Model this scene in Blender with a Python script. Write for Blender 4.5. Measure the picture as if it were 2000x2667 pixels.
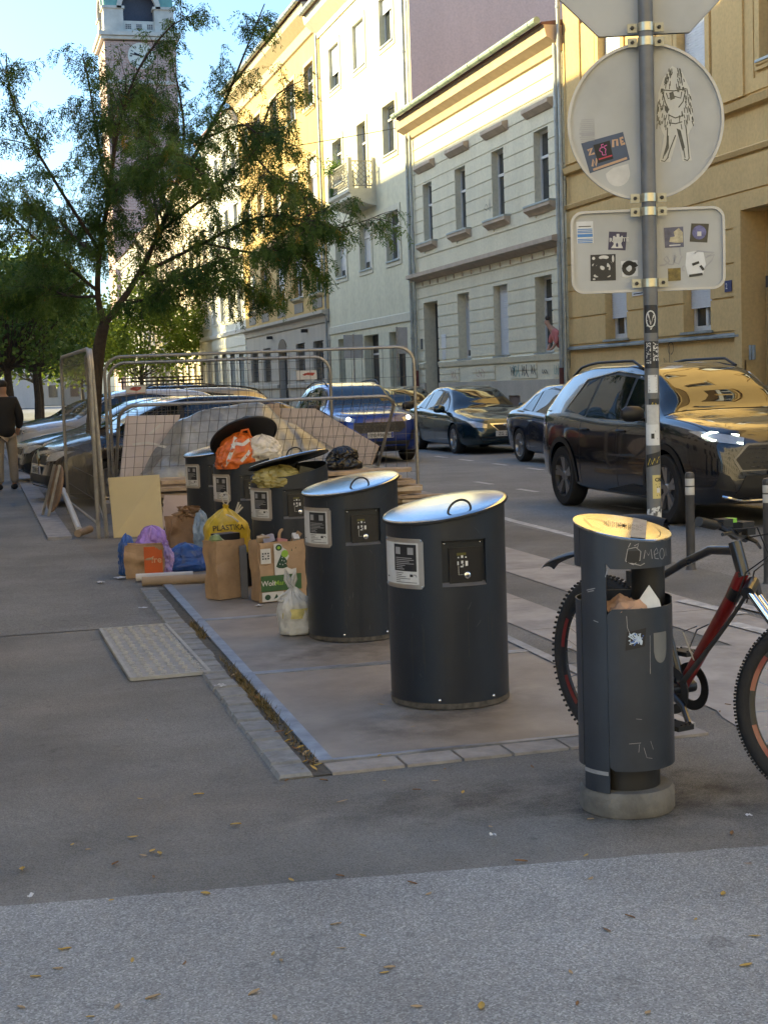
import bpy, bmesh, math, random
from mathutils import Vector, Matrix, noise
from mathutils.bvhtree import BVHTree
random.seed(7)
PI = math.pi
for o in list(bpy.data.objects): bpy.data.objects.remove(o)
scene = bpy.context.scene
COL = scene.collection

# ------------------------------------------------------------------ camera
FPX, YAW, PITCH, ROLL, CAMH = 3780.0, 0.2707, 0.0882, -0.034, 1.5
_f = Vector((math.sin(YAW)*math.cos(PITCH), math.cos(YAW)*math.cos(PITCH), -math.sin(PITCH)))
_r0 = Vector((math.cos(YAW), -math.sin(YAW), 0)); _u0 = _r0.cross(_f)
_r = math.cos(ROLL)*_r0 + math.sin(ROLL)*_u0; _u = -math.sin(ROLL)*_r0 + math.cos(ROLL)*_u0
CAMP = Vector((0, 0, CAMH))
cd = bpy.data.cameras.new('camera'); cam = bpy.data.objects.new('camera', cd); COL.objects.link(cam)
cam.matrix_world = Matrix(((_r.x, _u.x, -_f.x, 0), (_r.y, _u.y, -_f.y, 0), (_r.z, _u.z, -_f.z, CAMH), (0, 0, 0, 1)))
cd.sensor_width = 36; cd.sensor_fit = 'AUTO'; cd.lens = FPX/2667*36; cd.clip_start = .05; cd.clip_end = 3000
scene.camera = cam
def ray(x, y): return _r*((x-1000)/FPX) - _u*((y-1333.5)/FPX) + _f
def gnd(x, y, z=0.0):
    d = ray(x, y); return CAMP + d*((z-CAMH)/d.z)
def onX(x, y, X):
    d = ray(x, y); return CAMP + d*(X/d.x)
def deep(x, y, dep): return CAMP + ray(x, y)*dep

# ------------------------------------------------------------------ light
SUN = Vector((-1, .60, .46)).normalized()          # towards the sun
w = bpy.data.worlds.new('World'); scene.world = w; w.use_nodes = True
nt = w.node_tree; nt.nodes.clear()
sky = nt.nodes.new('ShaderNodeTexSky'); sky.sky_type = 'NISHITA'; sky.sun_disc = False
sky.sun_elevation = math.asin(SUN.z); sky.sun_rotation = math.atan2(SUN.x, SUN.y)
sky.altitude = 120; sky.air_density = .9; sky.dust_density = 2.8; sky.ozone_density = 6.0
bg = nt.nodes.new('ShaderNodeBackground'); bg.inputs['Strength'].default_value = .070
wo = nt.nodes.new('ShaderNodeOutputWorld')
nt.links.new(sky.outputs[0], bg.inputs[0]); nt.links.new(bg.outputs[0], wo.inputs[0])
sl = bpy.data.lights.new('sun', 'SUN'); sl.energy = 2.0; sl.angle = math.radians(.53); sl.color = (1, .80, .42)
so = bpy.data.objects.new('sun', sl); COL.objects.link(so); so.rotation_euler = SUN.to_track_quat('Z', 'Y').to_euler(); so.location = (-40, 30, 60)
vs = scene.view_settings; vs.view_transform = 'Standard'; vs.look = 'None'; vs.exposure = 2.95; vs.gamma = 1; vs.use_curve_mapping = False
vs.use_white_balance = True; vs.white_balance_temperature = 7050; vs.white_balance_tint = 0   # the photograph is balanced for the shade

# ------------------------------------------------------------------ materials
_mats = {}
def M(name, col, rough=.6, metal=0.0, var=.12, scale=6.0, bump=0.0, bscale=60.0, coat=0.0, spec=.5, col2=None, alpha=1.0, trans=0.0, emit=None, estr=0.0, det=4, sheen=0.0, world=False):
    """Principled material with a noise colour break-up, a stain layer and optional fine relief."""
    if name in _mats: return _mats[name]
    m = bpy.data.materials.new(name); m.use_nodes = True; n = m.node_tree.nodes; L = m.node_tree.links
    b = n['Principled BSDF']
    b.inputs['Roughness'].default_value = rough; b.inputs['Metallic'].default_value = metal
    b.inputs['Specular IOR Level'].default_value = spec; b.inputs['Coat Weight'].default_value = coat; b.inputs['Coat Roughness'].default_value = .04
    b.inputs['Alpha'].default_value = alpha; b.inputs['Transmission Weight'].default_value = trans
    tc = n.new('ShaderNodeTexCoord'); vec = tc.outputs['Object']
    if world:
        g = n.new('ShaderNodeNewGeometry'); vec = g.outputs['Position']
    if var > 0 or col2:
        nz = n.new('ShaderNodeTexNoise'); nz.inputs['Scale'].default_value = scale; nz.inputs['Detail'].default_value = det; nz.inputs['Roughness'].default_value = .65
        L.new(vec, nz.inputs['Vector'])
        rp = n.new('ShaderNodeValToRGB'); rp.color_ramp.elements[0].position = .33; rp.color_ramp.elements[1].position = .68
        c = Vector(col[:3]); a = c*(1-var); d = Vector(col2[:3]) if col2 else c*(1+var)
        rp.color_ramp.elements[0].color = (*a, 1); rp.color_ramp.elements[1].color = (*d, 1)
        L.new(nz.outputs['Fac'], rp.inputs['Fac']); L.new(rp.outputs[0], b.inputs['Base Color'])
        mr = n.new('ShaderNodeMapRange'); mr.inputs['To Min'].default_value = max(0, rough-.08*min(1, var*5)); mr.inputs['To Max'].default_value = min(1, rough+.1*min(1, var*5))
        L.new(nz.outputs['Fac'], mr.inputs['Value']); L.new(mr.outputs[0], b.inputs['Roughness'])
    else:
        b.inputs['Base Color'].default_value = (*col[:3], 1)
    if bump > 0:
        nb = n.new('ShaderNodeTexNoise'); nb.inputs['Scale'].default_value = bscale; nb.inputs['Detail'].default_value = 5
        L.new(vec, nb.inputs['Vector'])
        bp = n.new('ShaderNodeBump'); bp.inputs['Strength'].default_value = min(1, bump); bp.inputs['Distance'].default_value = .01*max(1, bump)
        L.new(nb.outputs['Fac'], bp.inputs['Height']); L.new(bp.outputs[0], b.inputs['Normal'])
    if emit:
        b.inputs['Emission Color'].default_value = (*emit, 1); b.inputs['Emission Strength'].default_value = estr
    _mats[name] = m
    return m

def asphalt(name, col, speck, sp_amt, sscale, stain=.3, wet=.85, speckth=(.55, .75), tint=None):
    m = bpy.data.materials.new(name); m.use_nodes = True; n = m.node_tree.nodes; L = m.node_tree.links
    b = n['Principled BSDF']; b.inputs['Roughness'].default_value = wet; b.inputs['Specular IOR Level'].default_value = .35
    g = n.new('ShaderNodeNewGeometry'); P = g.outputs['Position']
    def nz(scale, det=4, rough=.6):
        t = n.new('ShaderNodeTexNoise'); t.inputs['Scale'].default_value = scale; t.inputs['Detail'].default_value = det; t.inputs['Roughness'].default_value = rough; L.new(P, t.inputs['Vector']); return t.outputs['Fac']
    def ramp(f, p0, c0, p1, c1):
        r = n.new('ShaderNodeValToRGB'); e = r.color_ramp.elements; e[0].position = p0; e[1].position = p1; e[0].color = (*c0, 1); e[1].color = (*c1, 1); L.new(f, r.inputs['Fac']); return r.outputs[0]
    def mix(kind, f, a, c):
        x = n.new('ShaderNodeMix'); x.data_type = 'RGBA'; x.blend_type = kind
        if isinstance(f, float): x.inputs[0].default_value = f
        else: L.new(f, x.inputs[0])
        L.new(a, x.inputs[6]); L.new(c, x.inputs[7]); return x.outputs[2]
    v = n.new('ShaderNodeTexVoronoi'); v.inputs['Scale'].default_value = sscale; L.new(P, v.inputs['Vector'])
    sep = n.new('ShaderNodeSeparateColor'); L.new(v.outputs['Color'], sep.inputs[0])
    c = Vector(col)
    base = ramp(sep.outputs[0], .1, c*.74, .95, c*1.22)
    sp = ramp(sep.outputs[1], speckth[0], (0, 0, 0), speckth[1], (1, 1, 1))
    rgbs = n.new('ShaderNodeRGB'); rgbs.outputs[0].default_value = (*speck, 1)
    mm = n.new('ShaderNodeMath'); mm.operation = 'MULTIPLY'; mm.inputs[1].default_value = sp_amt; L.new(sp, mm.inputs[0])
    x = mix('MIX', mm.outputs[0], base, rgbs.outputs[0])
    big = ramp(nz(.9, 6, .62), .34, (1-stain,)*3, .66, (1+stain*.45,)*3)
    x = mix('MULTIPLY', 1.0, x, big)
    if tint:
        tn = ramp(nz(.55, 5, .6), .4, (1, 1, 1), .62, tint); x = mix('MULTIPLY', 1.0, x, tn)
    spots = ramp(nz(7.0, 3, .5), .28, (.62, .62, .62), .36, (1, 1, 1)); x = mix('MULTIPLY', .6, x, spots)
    L.new(x, b.inputs['Base Color'])
    bp = n.new('ShaderNodeBump'); bp.inputs['Strength'].default_value = .55; bp.inputs['Distance'].default_value = .004
    L.new(v.outputs['Distance'], bp.inputs['Height']); L.new(bp.outputs[0], b.inputs['Normal'])
    _mats[name] = m; return m

def glass(name, col=(.012, .015, .018), rough=.03, spec=.6, var=.0):
    return M(name, col, rough, 0, var, 2, spec=spec)

def plaster(name, col, grime=.16, bump=.25, bscale=14):
    m = bpy.data.materials.new(name); m.use_nodes = True; n = m.node_tree.nodes; L = m.node_tree.links
    b = n['Principled BSDF']; b.inputs['Roughness'].default_value = .9; b.inputs['Specular IOR Level'].default_value = .2
    g = n.new('ShaderNodeNewGeometry'); P = g.outputs['Position']
    mp = n.new('ShaderNodeMapping'); mp.inputs['Scale'].default_value = (1.2, 1.2, .25); L.new(P, mp.inputs[0])
    a = n.new('ShaderNodeTexNoise'); a.inputs['Scale'].default_value = 1.1; a.inputs['Detail'].default_value = 7; a.inputs['Roughness'].default_value = .7; L.new(mp.outputs[0], a.inputs['Vector'])
    r = n.new('ShaderNodeValToRGB'); e = r.color_ramp.elements; e[0].position = .3; e[1].position = .7
    c = Vector(col); e[0].color = (*(c*(1-grime)), 1); e[1].color = (*(c*(1+grime*.35)), 1); L.new(a.outputs['Fac'], r.inputs['Fac'])
    d = n.new('ShaderNodeTexNoise'); d.inputs['Scale'].default_value = bscale; d.inputs['Detail'].default_value = 6; L.new(P, d.inputs['Vector'])
    r2 = n.new('ShaderNodeValToRGB'); r2.color_ramp.elements[0].position = .3; r2.color_ramp.elements[1].position = .62
    r2.color_ramp.elements[0].color = (.9, .9, .9, 1); r2.color_ramp.elements[1].color = (1.03, 1.03, 1.03, 1); L.new(d.outputs['Fac'], r2.inputs['Fac'])
    x = n.new('ShaderNodeMix'); x.data_type = 'RGBA'; x.blend_type = 'MULTIPLY'; x.inputs[0].default_value = 1; L.new(r.outputs[0], x.inputs[6]); L.new(r2.outputs[0], x.inputs[7])
    L.new(x.outputs[2], b.inputs['Base Color'])
    bp = n.new('ShaderNodeBump'); bp.inputs['Strength'].default_value = bump; bp.inputs['Distance'].default_value = .02; L.new(d.outputs['Fac'], bp.inputs['Height']); L.new(bp.outputs[0], b.inputs['Normal'])
    _mats[name] = m; return m

# ------------------------------------------------------------------ mesh builder
class MB:
    def __init__(s): s.v = []; s.f = []
    def add(s, vs, fs):
        k = len(s.v); s.v += [Vector(p) for p in vs]; s.f += [tuple(i+k for i in q) for q in fs]; return s
    def box(s, c, d, m=None):
        x, y, z = d[0]/2, d[1]/2, d[2]/2
        vs = [Vector((i, j, k)) for k in (-z, z) for j in (-y, y) for i in (-x, x)]
        if m is not None: vs = [m @ p for p in vs]
        vs = [p+Vector(c) for p in vs]
        return s.add(vs, [(0, 2, 3, 1), (4, 5, 7, 6), (0, 1, 5, 4), (2, 6, 7, 3), (0, 4, 6, 2), (1, 3, 7, 5)])
    def bar(s, a, b, w, h=None, up=(0, 0, 1)):
        a, b = Vector(a), Vector(b); d = b-a; t = d.normalized(); h = h or w
        u = Vector(up); u = u if abs(t.dot(u)) < .95 else Vector((1, 0, 0)); x = t.cross(u).normalized(); u = x.cross(t)
        vs = [p+x*(i*w/2)+u*(j*h/2) for p in (a, b) for i, j in ((-1, -1), (1, -1), (1, 1), (-1, 1))]
        return s.add(vs, [(3, 2, 1, 0), (4, 5, 6, 7), (0, 1, 5, 4), (1, 2, 6, 5), (2, 3, 7, 6), (3, 0, 4, 7)])
    def tube(s, pts, r, n=10, cap=True, closed=False):
        pts = [Vector(p) for p in pts]; N = len(pts); rs = r if isinstance(r, (list, tuple)) else [r]*N
        vs = []; prev = None
        for i, p in enumerate(pts):
            if closed: t = pts[(i+1) % N]-pts[i-1]
            else: t = pts[min(i+1, N-1)]-pts[max(i-1, 0)]
            t.normalize()
            if prev is None:
                u = Vector((0, 0, 1)) if abs(t.z) < .9 else Vector((1, 0, 0)); x = t.cross(u).normalized()
            else:
                x = (prev-t*prev.dot(t)); x = x.normalized() if x.length > 1e-6 else t.orthogonal().normalized()
            prev = x; y = t.cross(x)
            for k in range(n):
                a = 2*PI*k/n; vs.append(p+(x*math.cos(a)+y*math.sin(a))*rs[i])
        fs = []
        for i in range(N if closed else N-1):
            j = (i+1) % N
            for k in range(n): k2 = (k+1) % n; fs.append((i*n+k, i*n+k2, j*n+k2, j*n+k))
        if cap and not closed: fs += [tuple(range(n-1, -1, -1)), tuple((N-1)*n+k for k in range(n))]
        return s.add(vs, fs)
    def lathe(s, prof, n=32, c=(0, 0, 0), a0=0.0, a1=2*PI, m=None, close=False):
        full = abs(a1-a0-2*PI) < 1e-6; na = n if full else n+1; vs = []
        for i in range(na):
            a = a0+(a1-a0)*i/n
            for r, z in prof:
                p = Vector((r*math.cos(a), r*math.sin(a), z)); p = m @ p if m is not None else p; vs.append(p+Vector(c))
        k = len(prof); fs = []
        for i in range(n):
            j = (i+1) % na
            for q in range(k-1 if not close else k):
                q2 = (q+1) % k; fs.append((i*k+q, j*k+q, j*k+q2, i*k+q2))
        if not full and close: fs += [tuple(range(k-1, -1, -1)), tuple((na-1)*k+q for q in range(k))]
        return s.add(vs, fs)
    def disc(s, c, r, n=24, nrm=(0, 0, 1)):
        t = Vector(nrm).normalized(); x = t.orthogonal().normalized(); y = t.cross(x)
        return s.add([Vector(c)+(x*math.cos(2*PI*k/n)+y*math.sin(2*PI*k/n))*r for k in range(n)], [tuple(range(n))])
    def prism(s, pts, fn, d0, d1):
        """extrude a polygon given in 2D; fn(u, v, d) -> 3D point"""
        n = len(pts)
        s.add([fn(u, v, d) for d in (d0, d1) for u, v in pts], [tuple(range(n-1, -1, -1)), tuple(range(n, 2*n))]+[(i, (i+1) % n, n+(i+1) % n, n+i) for i in range(n)])
        return s
    def grid(s, fn, nu, nv, cu=False):
        vs = [fn(i/nu, j/nv) for i in range(nu+(0 if cu else 1)) for j in range(nv+1)]; k = nv+1; N = nu+(0 if cu else 1)
        return s.add(vs, [(i*k+j, ((i+1) % N)*k+j, ((i+1) % N)*k+j+1, i*k+j+1) for i in range(nu) for j in range(nv)])
    def mesh(s, name, mat, smooth=True, sharp=35):
        me = bpy.data.meshes.new(name); me.from_pydata([tuple(p) for p in s.v], [], s.f)
        if mat: me.materials.append(mat)
        if smooth:
            me.polygons.foreach_set('use_smooth', [True]*len(me.polygons)); me.set_sharp_from_angle(angle=math.radians(sharp))
        me.validate(); me.update(); return me
    def build(s, name, mat, parent=None, smooth=True, sharp=35, fix=False):
        me = s.mesh(name, mat, smooth, sharp)
        if fix:
            bm = bmesh.new(); bm.from_mesh(me); bmesh.ops.recalc_face_normals(bm, faces=bm.faces); bm.to_mesh(me); bm.free()
        o = bpy.data.objects.new(name, me); COL.objects.link(o)
        if parent: o.parent = parent
        return o

def tag(o, label, cat=None, group=None, kind=None):
    if label: o['label'] = label
    if cat: o['category'] = cat
    if group: o['group'] = group
    if kind: o['kind'] = kind
    return o
def thing(name, label, cat, loc=(0, 0, 0), rz=0.0, group=None, kind=None):
    o = bpy.data.objects.new(name, None); COL.objects.link(o); o.location = loc; o.rotation_euler = (0, 0, rz); o.empty_display_size = .2
    return tag(o, label, cat, group, kind)
def kids(o): return [c for c in COL.objects if c.parent == o]
def copy_tree(o, parent=None):
    c = o.copy(); COL.objects.link(c); c.parent = parent
    for ch in list(o.children): copy_tree(ch, c)
    return c

# flat marks on a surface: mp(u, v) -> 3D
def strokes(mb, mp, lines, w):
    for ln in lines:
        P = [Vector(p) for p in ln]; n = len(P); L = []; Rr = []
        for i in range(n):
            t = (P[min(i+1, n-1)]-P[max(i-1, 0)]); t = t.normalized() if t.length > 0 else Vector((1, 0)); q = Vector((-t.y, t.x))*w/2
            L.append(P[i]+q); Rr.append(P[i]-q)
        mb.add([mp(p.x, p.y) for p in L]+[mp(p.x, p.y) for p in Rr], [(n+i, n+i+1, i+1, i) for i in range(n-1)])
    return mb
def rect(mb, mp, u0, v0, u1, v1, nu=1, nv=1):
    return mb.grid(lambda a, b: mp(u0+(u1-u0)*a, v0+(v1-v0)*b), nu, nv)
def fillpoly(mb, mp, pts): return mb.add([mp(u, v) for u, v in pts], [tuple(range(len(pts)))])
def arc(cx, cy, rx, ry, a0, a1, n=14): return [(cx+rx*math.cos(math.radians(a0+(a1-a0)*i/n)), cy+ry*math.sin(math.radians(a0+(a1-a0)*i/n))) for i in range(n+1)]
def text(s, mp, size, mat, parent=None, name='lettering', xs=1.0, bold=0.0, align='LEFT', shear=0.0):
    cu = bpy.data.curves.new('t', 'FONT'); cu.body = s; cu.size = size; cu.align_x = align; cu.offset = bold*size; cu.shear = shear; cu.resolution_u = 3
    t = bpy.data.objects.new('t', cu); COL.objects.link(t); dg = bpy.context.evaluated_depsgraph_get()
    me = bpy.data.meshes.new_from_object(t.evaluated_get(dg)); bpy.data.objects.remove(t); bpy.data.curves.remove(cu)
    for v in me.vertices: v.co = mp(v.co.x*xs, v.co.y)
    me.materials.clear(); me.materials.append(mat); me.name = name
    o = bpy.data.objects.new(name, me); COL.objects.link(o)
    if parent: o.parent = parent
    return o
def wob(x, y=0.0, z=0.0, s=1.0): return noise.noise(Vector((x*s, y*s, z*s)))
# ------------------------------------------------------------------ ground
RZ = -.04                                            # road level
m_dark = asphalt('asphalt_dark', (.188, .186, .174), (.32, .32, .31), .4, 240, .32, .82, (.75, .98), (1.06, 1.0, .95))
m_light = asphalt('asphalt_light', (.262, .266, .262), (.56, .57, .56), .6, 200, .24, .85, (.66, .97))
m_road = asphalt('asphalt_road', (.205, .20, .19), (.34, .34, .33), .35, 90, .22, .7, (.6, .95))
m_conc = M('pale_concrete', (.36, .33, .30), .9, var=.22, scale=3, bump=.3, bscale=30, world=True)
m_kerb = M('kerb_granite', (.30, .30, .31), .85, var=.2, scale=9, bump=.3, bscale=60, world=True)
m_paint = M('worn_white_paint', (.55, .54, .52), .8, var=.45, scale=9, col2=(.62, .61, .59), world=True)
def struct(name, mb, mat, **k):
    o = mb.build(name, mat, **k); o['kind'] = 'structure'; return o
def flatpoly(mb, pts, z, th=0.0):
    n = len(pts)
    if th: mb.add([(x, y, z) for x, y in pts]+[(x, y, z-th) for x, y in pts], [tuple(range(n))]+[(i, n+i, n+(i+1) % n, (i+1) % n) for i in range(n)])
    else: mb.add([(x, y, z) for x, y in pts], [tuple(range(n))])
    return mb
mb = MB(); mb.grid(lambda a, b: Vector(((a-.5)*2400, (b-.5)*2400+300, RZ)), 8, 8); struct('road', mb, m_road, smooth=False)
seam = [(-3.1+8.4*i/70, 4.33-.1375*(-3.1+8.4*i/70)+.012*wob(i*.9, 3)+.008*wob(i*2.3, 9)) for i in range(71)]
PW = .64
mb = MB(); flatpoly(mb, seam+[(5.3, 15.35), (PW, 15.35), (PW, 170), (-3.1, 170)], 0.0, .25); struct('pavement', mb, m_dark, smooth=False)
mb = MB(); flatpoly(mb, [(-3.1, -18), (5.3, -18)]+[(x, y-.006) for x, y in reversed(seam)], .004, .25); struct('forecourt_asphalt', mb, m_light, smooth=False)
# older, slightly paler asphalt field on the left of the pavement and a reinstated strip
mb = MB(); flatpoly(mb, [(-3.0, 9.42), (1.02, 9.30), (1.05, 10.9), (.9, 15.2), (.64, 15.3), (.64, 60), (-3.0, 60)], .004); struct('pavement_field', mb, asphalt('asphalt_field', (.195, .192, .180), (.32, .32, .31), .4, 150, .26, .82, (.7, .95)), smooth=False)
# pale concrete margin between the platforms and the carriageway
for (x0, x1, y0, y1) in ((3.09, 3.52, 5.62, 15.3), (3.92, 4.5, 7.0, 13.2)):
    mb = MB(); k = int((y1-y0)/1.1)
    for i in range(k):
        a = y0+(y1-y0)*i/k; b = y0+(y1-y0)*(i+1)/k-.012; flatpoly(mb, [(x0+.01*wob(i), a), (x1+.02*wob(i, 4), a), (x1+.02*wob(i, 7), b), (x0, b)], .005)
    struct('concrete_margin', mb, m_conc, smooth=False)
mb = MB(); flatpoly(mb, [(2.95, 4.9), (4.6, 5.2), (4.5, 6.9), (3.55, 7.2), (3.05, 5.6)], .004); struct('pale_patch', mb, m_conc, smooth=False)
# left kerb: separate granite stones
kerb = thing('kerb', None, None, (0, 0, 0), kind='structure'); y = 15.4; i = 0
while y < 42:
    L = .95+.1*random.random(); mb = MB(); mb.box((PW+.13, y+L/2, -.02+.004*wob(i)), (.25, L-.012, .09)); mb.build('kerb_stone', m_kerb, kerb, smooth=False); y += L; i += 1
mb = MB(); mb.box((14.2, 60, -.0), (4.0, 260, .2)); struct('far_pavement', mb, asphalt('asphalt_far', (.15, .145, .14), (.3, .3, .3), .3, 60, .2))
fk = thing('far_kerb', None, None, (0, 0, 0), kind='structure')
mb0 = MB(); mb0.box((0, 0, 0), (.18, 1.98, .2)); mk = mb0.mesh('kerb_stone', m_kerb, False)
for i in range(40):
    o = bpy.data.objects.new('kerb_stone', mk); COL.objects.link(o); o.parent = fk; o.location = (12.1, 8+i*2.0, .002)
def marking(pts, w, z=RZ+.004):
    mb = MB(); P = [Vector(p) for p in pts]
    strokes(mb, lambda u, v: Vector((u, v, z)), [P], w); struct('road_marking', mb, m_paint, smooth=False)
for yy in (31.9, 30.2, 28.0, 26.4, 24.5, 22.8, 21.1, 19.4): marking([(9.12, yy), (9.12, yy+.72)], .11)
for yy in (20.2, 18.4, 15.2): marking([(7.28, yy), (7.26, yy+.7)], .10)
marking([(5.62, 15.6), (5.56, 14.8), (5.53, 13.6), (5.51, 12.9), (5.5, 11.6)], .10)
for (a, b, c, d) in ((4.40, 8.62, 4.47, 7.95), (4.62, 8.4, 4.68, 7.3), (4.25, 7.7, 4.3, 6.9)): marking([(a, b), (c, d)], .1, .012)

# ------------------------------------------------------------------ buildings
m_glass = glass('window_glass', (.03, .035, .04), .06, .7)
m_wframe = M('white_window_frame', (.62, .62, .60), .5, var=.06)
m_curt = M('pale_curtain', (.55, .55, .53), .9, var=.1, scale=20)
m_shut = M('roller_shutter_slats', (.60, .62, .64), .5, var=.05)
m_dkdoor = M('dark_door_paint', (.03, .027, .026), .5, var=.2)
m_zinc = M('zinc_sheet', (.33, .36, .36), .45, .6, var=.2, scale=3)
m_green = M('green_patina_gutter', (.25, .33, .28), .6, .2, var=.2, scale=2)
m_iron = M('black_iron', (.03, .03, .032), .5, .3, var=.1)
FX = 14.5
class Bld:
    def __init__(s, name, label, Y0, Y1, F=FX, cat='building'):
        s.Y0, s.Y1, s.F = Y0, Y1, F; s.yc = (Y0+Y1)/2
        s.o = thing(name, label, cat, (F, s.yc, .1))
    def p(s, d, Y, Z): return Vector((-d, Y-s.yc, Z-.1))
    def bx(s, mb, Ya, Yb, Za, Zb, d0, d1):
        mb.box(s.p((d0+d1)/2, (Ya+Yb)/2, (Za+Zb)/2), (abs(d1-d0), abs(Yb-Ya), abs(Zb-Za))); return mb
    def cells(s, Ya, Yb, Za, Zb, ops):
        ys = sorted({Ya, Yb, *[q for o in ops for q in o[:2] if Ya < q < Yb]}); zs = sorted({Za, Zb, *[q for o in ops for q in o[2:4] if Za < q < Zb]})
        out = []
        for k in range(len(zs)-1):
            run = None
            for j in range(len(ys)-1):
                cy, cz = (ys[j]+ys[j+1])/2, (zs[k]+zs[k+1])/2
                if any(o[0] < cy < o[1] and o[2] < cz < o[3] for o in ops):
                    if run: out.append(run); run = None
                else: run = (run[0] if run else ys[j], ys[j+1], zs[k], zs[k+1])
            if run: out.append(run)
        return out
    def wall(s, mat, Z0, Z1, ops, thick=.42, deep=11.0, name='wall', inner=None):
        mb = MB()
        for a, b, c, d in s.cells(s.Y0, s.Y1, Z0, Z1, ops): mb.add([s.p(0, a, c), s.p(0, b, c), s.p(0, b, d), s.p(0, a, d)], [(3, 2, 1, 0)])
        for a, b, c, d in [o[:4] for o in ops]:
            q = [(a, c), (b, c), (b, d), (a, d)]
            for i in range(4):
                (y1, z1), (y2, z2) = q[i], q[(i+1) % 4]; mb.add([s.p(0, y1, z1), s.p(0, y2, z2), s.p(-thick, y2, z2), s.p(-thick, y1, z1)], [(0, 1, 2, 3)])
        mb.build(name, mat, s.o, smooth=False)
        mb = MB(); s.bx(mb, s.Y0+.01, s.Y1-.01, Z0, Z1-.01, -thick, -deep)
        mb.build('core', inner or mat, s.o, smooth=False)
    def courses(s, mat, Za, Zb, h, ops, proud=.025, gap=.03, Ya=None, Yb=None):
        n = max(1, round((Zb-Za)/h)); h = (Zb-Za)/n
        for i in range(n):
            for a, b, c, d in s.cells(Ya if Ya else s.Y0+.02, Yb if Yb else s.Y1-.02, Za+i*h+gap/2, Za+(i+1)*h-gap/2, ops):
                if d-c > .03 and b-a > .05: mb = MB(); s.bx(mb, a, b, c, d, 0, proud); mb.build('plaster_course', mat, s.o, smooth=False)
    def prof(s, name, mat, pts, Ya=None, Yb=None, parent=None):
        Ya = s.Y0 if Ya is None else Ya; Yb = s.Y1 if Yb is None else Yb; mb = MB(); n = len(pts)
        mb.add([s.p(d, y, z) for y in (Ya, Yb) for d, z in pts], [tuple(range(n)), tuple(range(2*n-1, n-1, -1))]+[(i, n+i, n+(i+1) % n, (i+1) % n) for i in range(n)])
        return mb.build(name, mat, parent or s.o, smooth=False, fix=True)
    def window(s, a, b, c, d, rec=.26, transom=.68, mull=1, shutter=0.0, curtain=.0, sill=None, surround=None, smat=None, fw=.07, bars=0):
        mb = MB(); t = .07
        for (y1, y2, z1, z2) in ((a, a+fw, c, d), (b-fw, b, c, d), (a+fw, b-fw, c, c+fw*1.2), (a+fw, b-fw, d-fw, d)): s.bx(mb, y1, y2, z1, z2, -rec, -rec-t)
        tz = c+(d-c)*transom if transom else d
        if transom: s.bx(mb, a+fw, b-fw, tz-.035, tz+.035, -rec+.02, -rec-t+.01)
        for k in range(mull):
            y = a+(b-a)*(k+1)/(mull+1); s.bx(mb, y-.05, y+.05, c+fw*1.2, (tz-.035) if transom else d-fw, -rec+.012, -rec-t+.01)
        w = mb.build('window', m_wframe, s.o, smooth=False)
        mb = MB(); s.bx(mb, a+.02, b-.02, c+.02, d-.02, -rec-.035, -rec-.05); mb.build('pane', m_glass, w, smooth=False)
        if curtain > 0:
            mb = MB(); mb.grid(lambda u, v: s.p(-rec-.028+.004*math.sin(u*40), a+fw+(b-a-2*fw)*u, d-fw-(d-c-2*fw)*curtain*v), 30, 1); mb.build('curtain', m_curt, w)
        if shutter > 0:
            n = max(3, int((d-c)*shutter/.055)); mb = MB()
            for k in range(n):
                z = d-.02-(d-c)*shutter*k/n; s.bx(mb, a+.03, b-.03, z-(d-c)*shutter/n+.008, z, -rec+.075, -rec+.05)
            s.bx(mb, a+.03, b-.03, d-(d-c)*shutter, d-.01, -rec+.05, -rec+.04); mb.build('roller_shutter', m_shut, w, smooth=False)
        if bars:
            mb = MB()
            for k in range(bars): y = a+(b-a)*(k+.5)/bars; s.bx(mb, y-.012, y+.012, c, d, -.08, -.105)
            for k in range(int((d-c)/.22)): z = c+(k+.5)*.22; s.bx(mb, a, b, z-.012, z+.012, -.105, -.12)
            mb.build('window_grille', m_iron, w, smooth=False)
        if sill:
            e, pr, h = sill[:3]; mb = MB(); s.bx(mb, a-e, b+e, c-.05, c+.0, .0-.2, pr+.02); k = mb.build('sill', m_zinc, w, smooth=False)
            if h > 0:
                mb = MB(); n = 4; pts = [(0.0, c-.052), (pr, c-.052), (pr, c-.052-h*.4), (pr*.45, c-.052-h*.75), (.04, c-.052-h), (0.0, c-.052-h)]
                mb.add([s.p(dd, y, z) for y in (a-e, b+e) for dd, z in pts], [tuple(range(6)), tuple(range(11, 5, -1))]+[(i, 6+i, 6+(i+1) % 6, (i+1) % 6) for i in range(6)]); mb.build('sill_moulding', smat, w, smooth=False, fix=True)
        if surround:
            sw, pr = surround; mb = MB()
            for (y1, y2, z1, z2) in ((a-sw, a, c-sw, d+sw), (b, b+sw, c-sw, d+sw), (a, b, d, d+sw), (a, b, c-sw-.001, c-.051 if sill else c)): s.bx(mb, y1, y2, z1, z2, .0, pr)
            mb.build('surround', smat, w, smooth=False)
        return w
    def roof(s, mat, z, rise, over=.5, deep=11.0):
        mb = MB(); pts = [(over, z), (over, z+.06), (-deep/2, z+rise), (-deep, z+.06), (-deep, z)]
        mb.add([s.p(d, y, zz) for y in (s.Y0, s.Y1) for d, zz in pts], [tuple(range(5)), tuple(range(9, 4, -1))]+[(i, 5+i, 5+(i+1) % 5, (i+1) % 5) for i in range(5)])
        return mb.build('roof', mat, s.o, smooth=False, fix=True)
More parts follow.
